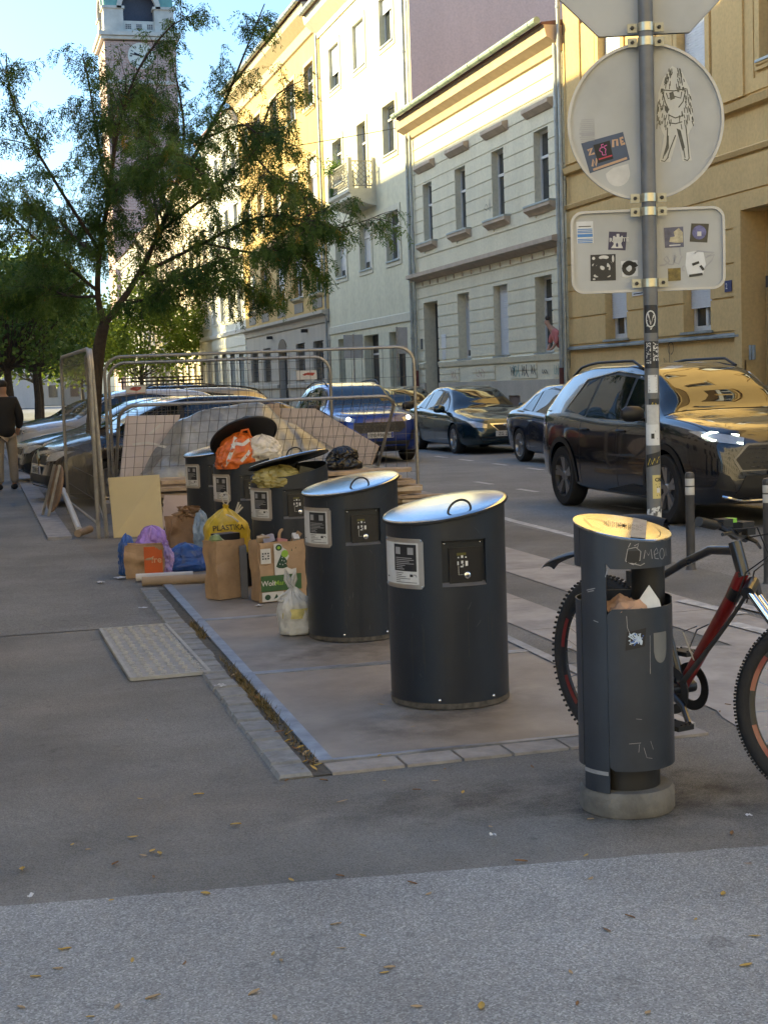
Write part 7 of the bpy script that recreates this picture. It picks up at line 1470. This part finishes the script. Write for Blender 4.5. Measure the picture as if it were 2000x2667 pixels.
# ------------------------------------------------------------------ trees
def leafmat(name, c0, c1, trans=.35):
    m = bpy.data.materials.new(name); m.use_nodes = True; n = m.node_tree.nodes; L = m.node_tree.links; b = n['Principled BSDF']
    b.inputs['Roughness'].default_value = .55; b.inputs['Specular IOR Level'].default_value = .3
    g = n.new('ShaderNodeNewGeometry'); t = n.new('ShaderNodeTexNoise'); t.inputs['Scale'].default_value = 1.6; t.inputs['Detail'].default_value = 6; L.new(g.outputs['Position'], t.inputs['Vector'])
    r = n.new('ShaderNodeValToRGB'); e = r.color_ramp.elements; e[0].position = .36; e[1].position = .70; e[0].color = (*c0, 1); e[1].color = (*c1, 1); L.new(t.outputs['Fac'], r.inputs['Fac'])
    L.new(r.outputs[0], b.inputs['Base Color']); tr = n.new('ShaderNodeBsdfTranslucent'); L.new(r.outputs[0], tr.inputs['Color'])
    mx = n.new('ShaderNodeMixShader'); mx.inputs[0].default_value = trans; L.new(b.outputs[0], mx.inputs[1]); L.new(tr.outputs[0], mx.inputs[2]); L.new(mx.outputs[0], n['Material Output'].inputs['Surface']); _mats[name] = m; return m
m_bark = M('bark', (.055, .042, .032), .9, var=.3, scale=14, bump=.6, bscale=40)
m_leafA = leafmat('locust_leaf', (.035, .085, .018), (.12, .20, .035)); m_leafY = leafmat('yellowing_leaf', (.20, .15, .02), (.30, .20, .03))
TD = 21.6; _k = 1.2056
def tp(x, y, dz=0.0): return deep(x*_k, y*_k, TD+dz)
base = Vector((1.60, 22.05, RZ))
tr = thing('honey_locust_tree', 'feathery honey locust tree rising behind the wire fence', 'tree', tuple(base))
def smooth(P, n=6):
    P = [Vector(p) for p in P]; out = []
    for i in range(len(P)-1):
        a, b, c, d = P[max(i-1, 0)], P[i], P[i+1], P[min(i+2, len(P)-1)]
        for k in range(n): t = k/n; out.append(.5*((2*b)+(c-a)*t+(2*a-5*b+4*c-d)*t*t+(-a+3*b-3*c+d)*t**3))
    out.append(P[-1]); return out
random.seed(41)
fork = tp(226, 700); limbs = []
trunk = smooth([base, base+Vector((.03, 0, .5)), tp(207, 830), tp(216, 745), fork]); 
LB = [([fork, tp(212, 640, -.1), tp(216, 540, -.3), tp(236, 420, -.4), tp(246, 300, -.3), tp(238, 190, 0)], .0702),
      ([fork, tp(248, 672, .1), tp(296, 600, .3), tp(345, 500, .5), tp(382, 400, .5), tp(398, 280, .3), tp(380, 160, 0)], .075),
      ([tp(216, 540, -.3), tp(150, 440, -.8), tp(92, 345, -1.2), tp(50, 270, -1.4), tp(22, 195, -1.5), tp(14, 115, -1.4)], .035),
      ([tp(213, 630, -.1), tp(130, 560, -.8), tp(60, 500, -1.5), tp(-10, 430, -2)], .035),
      ([tp(240, 400, -.4), tp(258, 270, -.9), tp(300, 150, -1.1), tp(365, 62, -1.2), tp(412, 36, -1.3)], .03),
      ([tp(236, 420, -.4), tp(212, 310, .3), tp(196, 200, .6), tp(178, 115, .6)], .03),
      ([tp(382, 400, .5), tp(442, 300, 0), tp(492, 205, -.3), tp(530, 112, -.5), tp(572, 8, -.6)], .04),
      ([tp(345, 500, .5), tp(450, 420, .9), tp(545, 330, 1.0), tp(590, 215, 1.0), tp(650, 175, 1.0)], .035),
      ([tp(300, 595, .3), tp(440, 525, -.4), tp(560, 470, -1.0), tp(640, 472, -1.3), tp(685, 490, -1.5)], .038), ([tp(640, 472, -1.3), tp(730, 492, -1.4), tp(820, 465, -1.5)], .010),
      ([tp(440, 525, -.4), tp(540, 545, -1), tp(620, 540, -1.2), tp(670, 570, -1.3)], .024),
      ([tp(296, 600, .3), tp(400, 610, 1.2), tp(500, 600, 1.8), tp(570, 640, 2)], .026),
      ([tp(260, 660, 0), tp(330, 640, -1.2), tp(400, 590, -2.0), tp(480, 560, -2.4)], .026),
      ([tp(212, 640, -.1), tp(150, 640, .6), tp(90, 620, 1.2), tp(40, 640, 1.6)], .026),
      ([tp(216, 560, -.3), tp(170, 520, 1.0), tp(120, 470, 1.8), tp(70, 440, 2.2)], .026),
      ([tp(345, 500, .5), tp(330, 400, 1.6), tp(320, 300, 2.0), tp(330, 220, 2.1)], .026),
      ([tp(240, 420, -.4), tp(300, 380, -1.8), tp(370, 330, -2.4), tp(440, 380, -2.8)], .026),
      ([tp(442, 300, 0), tp(520, 270, -.8), tp(560, 290, -1.0), tp(620, 310, -1.2)], .022),
      ([tp(545, 330, 1.0), tp(590, 380, .6), tp(630, 400, .3), tp(660, 430, 0)], .022),
      ([tp(246, 300, -.3), tp(290, 260, .6), tp(330, 230, 1.0), tp(345, 150, 1.1)], .02)]
mb = MB(); mb.tube([p-base for p in trunk], [.125-.045*i/(len(trunk)-1) for i in range(len(trunk))], 12); mb.build('trunk', m_bark, tr)
twigs = MB(); leaves = MB(); yl = MB()
def compound(P, d, L, mbx, lw=.022, ll=.056):
    """one pinnate leaf: pairs of leaflets on a drooping rachis"""
    d = d.normalized(); side = d.cross(Vector((0, 0, 1))); side = side.normalized() if side.length > .01 else Vector((1, 0, 0)); n = 6; tw = random.uniform(-.8, .8); up = side.cross(d); side = (side*math.cos(tw)+up*math.sin(tw)); q = P.copy(); n = 7
    for i in range(n):
        d = (d+Vector((0, 0, -.16))).normalized(); q = q+d*(L/n)
        for s in (-1, 1):
            o = (side*s*.8+d*.55+Vector((random.gauss(0, .3), random.gauss(0, .3), random.gauss(-.15, .3)))).normalized(); e = q+o*ll*random.uniform(.5, 1.3)+Vector((0, 0, -.01)); wv = d*lw*.5
            k = len(mbx.v); m_ = q.lerp(e, .45); mbx.v += [q, m_+wv, e, m_-wv]; mbx.f.append((k, k+1, k+2, k+3))
for P0, r0 in LB:
    P = smooth(P0, 5); n = len(P); mb = MB(); mb.tube([p-base for p in P], [r0*.72*(1-.85*i/(n-1))+.004 for i in range(n)], 7); mb.build('limb', m_bark, tr)
    length = sum((P[i+1]-P[i]).length for i in range(n-1)); st = 0 if r0 > .07 else 1; dens = 18
    for k in range(int(length*dens)):
        f = random.uniform(.30 if r0 > .07 else .16, 1.0)**.9; i = min(n-2, int(f*(n-1))); p = P[i].lerp(P[i+1], f*(n-1)-i); tg = (P[i+1]-P[i]).normalized()
        if r0 < .015 and random.random() > .3: continue
        if random.random() > (1.0 if p.z < 4.8 else .66 if p.z < 5.9 else .36): continue
        d = (Vector((random.gauss(0, 1), random.gauss(0, 1), random.gauss(.1, .6))).normalized()*.85+tg*.75+Vector((0, 0, .12))).normalized(); Ls = random.uniform(.3, .9)*(1.1-.5*f); steps = max(3, int(Ls/.085)); q = p.copy(); pts = [q.copy()]
        for s in range(steps):
            d = (d+Vector((random.gauss(0, .10), random.gauss(0, .10), -.06))).normalized(); q = q+d*(Ls/steps); pts.append(q.copy())
            for _ in range(3 if s > 0 else 2):
                ld = (d*.35+Vector((random.gauss(0, .55), random.gauss(0, .55), random.gauss(-.45, .3)))); (compound(q-base, ld, random.uniform(.15, .28), yl if random.random() < .022 else leaves))
        twigs.tube([x-base for x in pts], [.007-.005*i/(len(pts)-1) for i in range(len(pts))], 4, cap=False)
tag(twigs.build('twigs', m_bark, tr), None, kind='stuff')
tag(leaves.build('crown', m_leafA, tr, smooth=False), None); yl.build('yellow_leaves', m_leafY, tr, smooth=False)

def leafy(name, label, loc, h, tr_h, rx, rz, n, size, mat, seed, grp='street trees further along'):
    random.seed(seed); t = thing(name, label, 'tree', loc, 0, grp); mb = MB(); mb.tube([(0, 0, 0), (.05, .03, tr_h*.6), (.0, .05, tr_h), (.1, 0, h*.72)], [.16, .13, .11, .03], 8)
    cl = []
    for k in range(40):
        a = random.uniform(0, 2*PI); e = random.uniform(-.75, 1); rr = random.uniform(.35, 1)**.6; c = Vector((math.cos(a)*math.sqrt(max(0, 1-e*e))*rx*rr, math.sin(a)*math.sqrt(max(0, 1-e*e))*rx*rr, (tr_h+rz)+e*rz*rr)); cl.append((c, random.uniform(.28, .55)*rx*.8)); mb.tube([Vector((0, .04, tr_h+rz*.2*random.random())), c*.5+Vector((0, 0, tr_h*.45)), c], [.035, .02, .008], 4)
    mb.build('trunk', m_bark, t); lv = MB()
    for k in range(n):
        c, r = random.choice(cl); v = Vector((random.gauss(0, 1), random.gauss(0, 1), random.gauss(0, .8))); p = c+v.normalized()*r*random.random()**.45; d = Vector((random.gauss(0, 1), random.gauss(0, 1), random.gauss(-.5, .6))).normalized(); s = d.orthogonal().normalized(); s = (s*math.cos(k)+d.cross(s)*math.sin(k))*size*.42; q = len(lv.v); lv.v += [p, p+d*size*.5+s, p+d*size, p+d*size*.5-s]; lv.f.append((q, q+1, q+2, q+3))
    lv.build('crown', mat, t, smooth=False); return t
m_leafD = leafmat('dark_street_leaf', (.05, .11, .025), (.15, .22, .045)); m_leafL = leafmat('sunlit_lime_leaf', (.10, .16, .02), (.20, .24, .03), .45)
leafy('street_tree', 'dark green street tree at the left edge beyond the parked cars', (1.0, 46, RZ), 6.6, 2.2, 2.3, 1.9, 7000, .15, m_leafD, 1)
leafy('street_tree', 'dark green street tree between the left edge and the locust tree', (2.3, 58, RZ), 7.2, 2.3, 2.5, 2.2, 7000, .16, m_leafD, 2)
leafy('street_tree', 'green street tree far down the left kerb', (3.2, 76, RZ), 8.5, 2.6, 3.0, 2.7, 7000, .21, m_leafD, 3)
leafy('street_tree', 'farthest street tree closing the view on the left', (1.5, 98, RZ), 12, 2.6, 5.5, 4.5, 10000, .3, m_leafL, 4)
leafy('lime_green_tree', 'sunlit lime green tree in front of the distant houses', (10.4, 95, RZ), 8.5, 2.2, 4.4, 3.0, 9000, .24, m_leafL, 5)
leafy('lime_green_tree', 'second sunlit lime tree, left of the first and farther off', (8.2, 118, RZ), 9, 2.2, 4.6, 3.2, 4500, .34, m_leafL, 6)
leafy('lime_green_tree', 'third sunlit tree near the vanishing point of the street', (5.0, 128, RZ), 10, 2.4, 5.5, 3.6, 4500, .4, m_leafL, 7)
# distant houses closing the street on the left
for (nm, lb_, x, y, w_, h, c) in (('end_house', 'distant pale block closing the street on the left', -6, 185, 26, 9, (.5, .47, .42)), ('end_house', 'distant block to the left of the tower', 8, 215, 16, 11, (.45, .38, .3))):
    t = thing(nm, lb_, 'building', (x, y, 0)); mb = MB(); mb.box((0, 0, h/2), (w_, 10, h)); mb.build('wall', plaster('end_plaster_%d' % y, c), t, smooth=False); mb = MB(); mb.prism([(-w_/2-.4, h), (w_/2+.4, h), (0, h+3)], lambda u, v, d: Vector((u, d, v)), -5.3, 5.3); mb.build('roof', m_tile, t, smooth=False, fix=True)
    for i in range(int(w_/3)):
        for z in (2, 5.5): mb = MB(); mb.box((-w_/2+1.6+i*3, -5.02, z), (1.2, .08, 1.7)); mb.build('window', m_glass, t, smooth=False)

# ------------------------------------------------------------------ people
m_skin = M('skin', (.42, .25, .18), .55, var=.06); m_hair = M('dark_hair', (.018, .013, .010), .6, var=.2, scale=40)
def skinned(name, verts, edges, radii, mat, parent, sub=2):
    me = bpy.data.meshes.new(name); me.from_pydata(verts, edges, []); o = bpy.data.objects.new('tmp', me); COL.objects.link(o)
    sk = o.modifiers.new('s', 'SKIN'); me.skin_vertices[0].data.foreach_set('radius', [q for r in radii for q in (r if isinstance(r, tuple) else (r, r))]); me.skin_vertices[0].data[0].use_root = True
    ss = o.modifiers.new('ss', 'SUBSURF'); ss.levels = ss.render_levels = sub
    dg = bpy.context.evaluated_depsgraph_get(); em = bpy.data.meshes.new_from_object(o.evaluated_get(dg)); bpy.data.objects.remove(o)
    em.materials.clear(); em.materials.append(mat); em.polygons.foreach_set('use_smooth', [True]*len(em.polygons)); em.name = name
    r = bpy.data.objects.new(name, em); COL.objects.link(r); r.parent = parent; return r
def chain(n, s=0): return [(s+i, s+i+1) for i in range(n-1)]
# standing person at the left edge, seen from behind
pg = gnd(26*1.2056, 1058*1.2056); t = thing('person', 'person in a black jacket and beige trousers standing at the left edge', 'person', (pg.x-.06, pg.y, .004), .25)
V = [(0, 0, .95), (0, 0, 1.12), (0, 0, 1.32), (0, .01, 1.46), (0, .0, 1.54), (0, -.005, 1.62), (0, -.01, 1.70), (.10, 0, .90), (.115, .01, .50), (.12, -.0, .10), (.125, .08, .05), (-.10, 0, .90), (-.115, .01, .50), (-.12, 0, .10), (-.125, .08, .05), (.17, 0, 1.42), (.25, -.01, 1.16), (.24, .08, .95), (.23, .12, .86), (-.17, 0, 1.42), (-.25, -.01, 1.16), (-.24, .08, .95), (-.23, .12, .86)]
E_ = [(0, 1), (1, 2), (2, 3), (3, 4), (4, 5), (5, 6), (0, 7), (7, 8), (8, 9), (9, 10), (0, 11), (11, 12), (12, 13), (13, 14), (3, 15), (15, 16), (16, 17), (17, 18), (3, 19), (19, 20), (20, 21), (21, 22)]
Rr_ = [(.14, .10), (.135, .10), (.15, .10), (.07, .06), (.052, .052), (.085, .095), (.055, .06), .085, .055, .04, .035, .085, .055, .04, .035, .06, .048, .036, .03, .06, .048, .036, .03]
skinned('body', V, E_, Rr_, m_skin, t)
skinned('jacket', [(0, 0, .80), (0, 0, 1.03), (0, 0, 1.25), (0, 0, 1.42), (0, 0, 1.49), (.17, 0, 1.42), (.26, -.01, 1.17), (.25, .07, .97), (-.17, 0, 1.42), (-.26, -.01, 1.17), (-.25, .07, .97)], [(0, 1), (1, 2), (2, 3), (3, 4), (3, 5), (5, 6), (6, 7), (3, 8), (8, 9), (9, 10)], [(.195, .15), (.185, .14), (.19, .14), (.12, .10), (.075, .07), .095, .075, .058, .095, .075, .058], M('black_jacket', (.014, .014, .016), .75, var=.2, scale=9, bump=.3, bscale=20), t)
skinned('trousers', [(0, 0, .95), (.10, 0, .84), (.115, .0, .5), (.12, -.01, .09), (-.10, 0, .84), (-.115, .0, .5), (-.12, -.01, .09)], [(0, 1), (1, 2), (2, 3), (0, 4), (4, 5), (5, 6)], [(.16, .125), .105, .082, .07, .105, .082, .07], M('beige_trousers', (.30, .26, .21), .85, var=.12, scale=8), t)
for s in (-1, 1): skinned('shoe', [(s*.12, -.05, .05), (s*.122, .05, .045), (s*.125, .15, .035)], [(0, 1), (1, 2)], [.05, .05, .035], m_blk, t, 2)
skinned('hair', [(0, -.03, 1.62), (0, -.02, 1.70), (0, .02, 1.725)], [(0, 1), (1, 2)], [(.09, .085), (.092, .095), (.07, .07)], m_hair, t)
# woman leaning out of the ground floor window
wp = onX(1432, 880, 14.2); t = thing('person', 'dark-haired person in a pink top leaning out of a ground-floor window', 'person', (14.32, wp.y-.05, 2.2))
skinned('body', [(.2, -.05, .05), (.05, .0, .38), (-.08, .05, .56), (-.14, .10, .64), (-.17, .13, .71), (-.18, .15, .80)], chain(6), [(.12, .13), (.12, .14), (.07, .08), (.048, .05), (.07, .078), (.055, .06)], m_skin, t)
skinned('pink_top', [(.22, -.06, .05), (.1, -.02, .28), (.03, .01, .42), (-.06, .05, .54), (-.02, .16, .40), (-.06, .22, .18), (-.0, -.15, .42), (-.05, -.16, .15)], [(0, 1), (1, 2), (2, 3), (2, 4), (4, 5), (2, 6), (6, 7)], [(.15, .17), (.15, .17), (.14, .16), (.085, .09), .075, .055, .075, .055], M('pink_top', (.48, .16, .15), .8, var=.12), t)
skinned('hair', [(-.13, .10, .76), (-.155, .12, .84), (-.12, .07, .88)], chain(3), [(.085, .085), (.085, .09), (.05, .05)], m_hair, t)
for s, q in ((1, (-.06, .24, .10)), (-1, (-.05, -.17, .06))): skinned('forearm', [(-.06 if s > 0 else -.05, .22 if s > 0 else -.16, .18), (-.12, .20 if s > 0 else -.05, .03), (-.16, .16 if s > 0 else .02, .02)], chain(3), [.042, .034, .03], m_skin, t)

# ------------------------------------------------------------------ wires, far signs, balcony plant, wall tag
A = Vector((14.45, 47.3, 10.05)); C = Vector((-3.0, 62.0, 9.9)); mb = MB(); mb.tube([A.lerp(C, k/24)-A+Vector((0, 0, -.7*4*(k/24)*(1-k/24)*.5)) for k in range(25)], .014, 5); o = mb.build('overhead_wire', m_iron); o.location = A; tag(o, 'thin overhead wire slung across the street from the cream house', 'wire')
A = Vector((14.45, 91, 11.5)); C = Vector((-3.0, 70.0, 12.6)); mb = MB(); mb.tube([A.lerp(C, k/16)-A+Vector((0, 0, -.5*4*(k/16)*(1-k/16)*.5)) for k in range(17)], .016, 5); o = mb.build('overhead_wire', m_iron); o.location = A; tag(o, 'second overhead wire crossing the sky behind the tree', 'wire')
for (px_, lb_) in ((923, 'post with two grey sign backs in front of the pale house'), (1036, 'post with a grey sign back beside the doorway of the pale house')):
    q = onX(px_, 960, 12.75); t = thing('street_sign', lb_, 'sign', (q.x, q.y, .1)); ztop_ = 3.15; mb = MB(); mb.tube([(0, 0, 0), (0, 0, ztop_)], .03, 8); mb.build('post', m_galv, t)
    for s in ((-1, 1) if px_ < 1000 else (1,)): mb = MB(); mb.box((s*.19, .02, 2.72), (.32, .02, .82)); mb.build('sign_back', m_back, t, smooth=False)
mb = MB(); f = lambda u, v: PALE.p(.02, u, v); strokes(mb, f, [[(47.95, 7.05), (47.93, 7.25)], [(47.82, 7.25), (47.8, 6.9), (47.65, 6.92), (47.62, 7.22)], [(47.5, 7.22), (47.42, 6.95), (47.38, 7.25)]], .09); mb.build('spray_tag', gm[2], PALE.o, smooth=False)
mb = MB(); random.seed(12)
for k in range(260): p = Vector((-.85+random.gauss(0, .16), 54.6-PALE.yc+random.gauss(0, .35), 9.55+abs(random.gauss(0, .25)))); d = Vector((random.gauss(0, 1), random.gauss(0, 1), random.gauss(0, .7))).normalized(); s = d.orthogonal().normalized()*.04; q = len(mb.v); mb.v += [p, p+d*.08+s, p+d*.17, p+d*.08-s]; mb.f.append((q, q+1, q+2, q+3))
mb.v = [v+Vector((14.5, PALE.yc, 0)) for v in mb.v]; c = Vector((13.6, 54.6, 8.65)); mb.v = [v-c for v in mb.v]; mb.lathe([(0, 0), (.14, 0), (.17, .3), (.0, .3)], 14); mb.tube([(0, 0, .3), (0, 0, .95)], .02, 6); o = mb.build('balcony_plant', m_leafD, smooth=False); o.location = c; tag(o, 'leafy potted plant on the lattice balcony', 'plant')
# ------------------------------------------------------------------ fallen leaves
ml = [M('leaf_ochre', (.42, .27, .06), .7, var=.2, scale=30), M('leaf_tan', (.36, .25, .13), .7, var=.2, scale=30), M('leaf_brown', (.20, .10, .04), .75, var=.2, scale=30)]
lm = []
for k in range(6):
    mb = MB(); w_ = (.35, .42, .3, .45, .38, .33)[k]; cv_ = (.25, -.1, .4, .1, .35, -.2)[k]
    mb.grid(lambda a, c: Vector((a-.5, (c-.5)*w_*math.sin(PI*min(1, max(.0, a)))**.8+.12*cv_*math.sin(a*PI), .05+.18*abs(c-.5)*(1 if k % 2 else .4)+.22*cv_**2*4*(a-.5)**2)), 8, 4); lm.append(mb.mesh('fallen_leaf', ml[k % 3], True, 80))
random.seed(77); spots = [(330, 1842), (310, 1852), (345, 1848), (288, 1812), (50, 1882), (332, 2160), (550, 2150), (735, 1897), (630, 1905), (608, 2080), (590, 2065), (78, 2115), (445, 1935), (890, 1912), (900, 2180), (860, 1330), (1060, 1790), (1125, 1865), (1310, 2015), (1265, 1852), (1275, 1902), (1580, 1805), (1615, 1870), (1560, 1935), (250, 1870), (510, 1785), (830, 1690), (780, 1660), (740, 1735), (900, 1710), (1020, 1640), (820, 1640), (790, 1665), (700, 1690), (620, 1690), (960, 1665), (1150, 1660), (1000, 1715), (1610, 2090), (1040, 2180), (255, 2180), (430, 1720), (940, 1690), (1070, 1610), (1360, 1985)]
spots += [(random.uniform(0, 1659), random.uniform(1500, 2212)) for _ in range(34)]
for i, (x, y) in enumerate(spots):
    q = gnd(x*_k, y*_k); o = bpy.data.objects.new('fallen_leaf', lm[random.randrange(6)]); COL.objects.link(o); s = random.uniform(.026, .044)*(.75 if i > 44 else 1); o.location = (q.x, q.y, .012 if 1.2 < q.x < 2.9 and q.y > 5.5 else .005); o.scale = (s, s, s); o.rotation_euler = (random.uniform(-.15, .15), random.uniform(-.15, .15), random.uniform(0, 6.3))
    tag(o, 'small dry yellow leaf lying loose on the asphalt', 'leaf', 'dry leaves scattered on the ground')
for k in range(24):
    y = random.choice([random.uniform(5.45, 7.6), random.gauss(5.8, .25), random.gauss(5.6, .1)]); o = bpy.data.objects.new('fallen_leaf', lm[random.randrange(6)]); COL.objects.link(o); s = random.uniform(.028, .05); o.location = (1.215+rowx(y)+random.gauss(0, .02), y, .014); o.scale = (s, s, s); o.rotation_euler = (random.uniform(-.5, .5), random.uniform(-.5, .5), random.uniform(0, 6.3)); tag(o, 'dry brown leaf caught in the joint beside the sett strip', 'leaf', 'dry leaves in the joint of the sett strip')
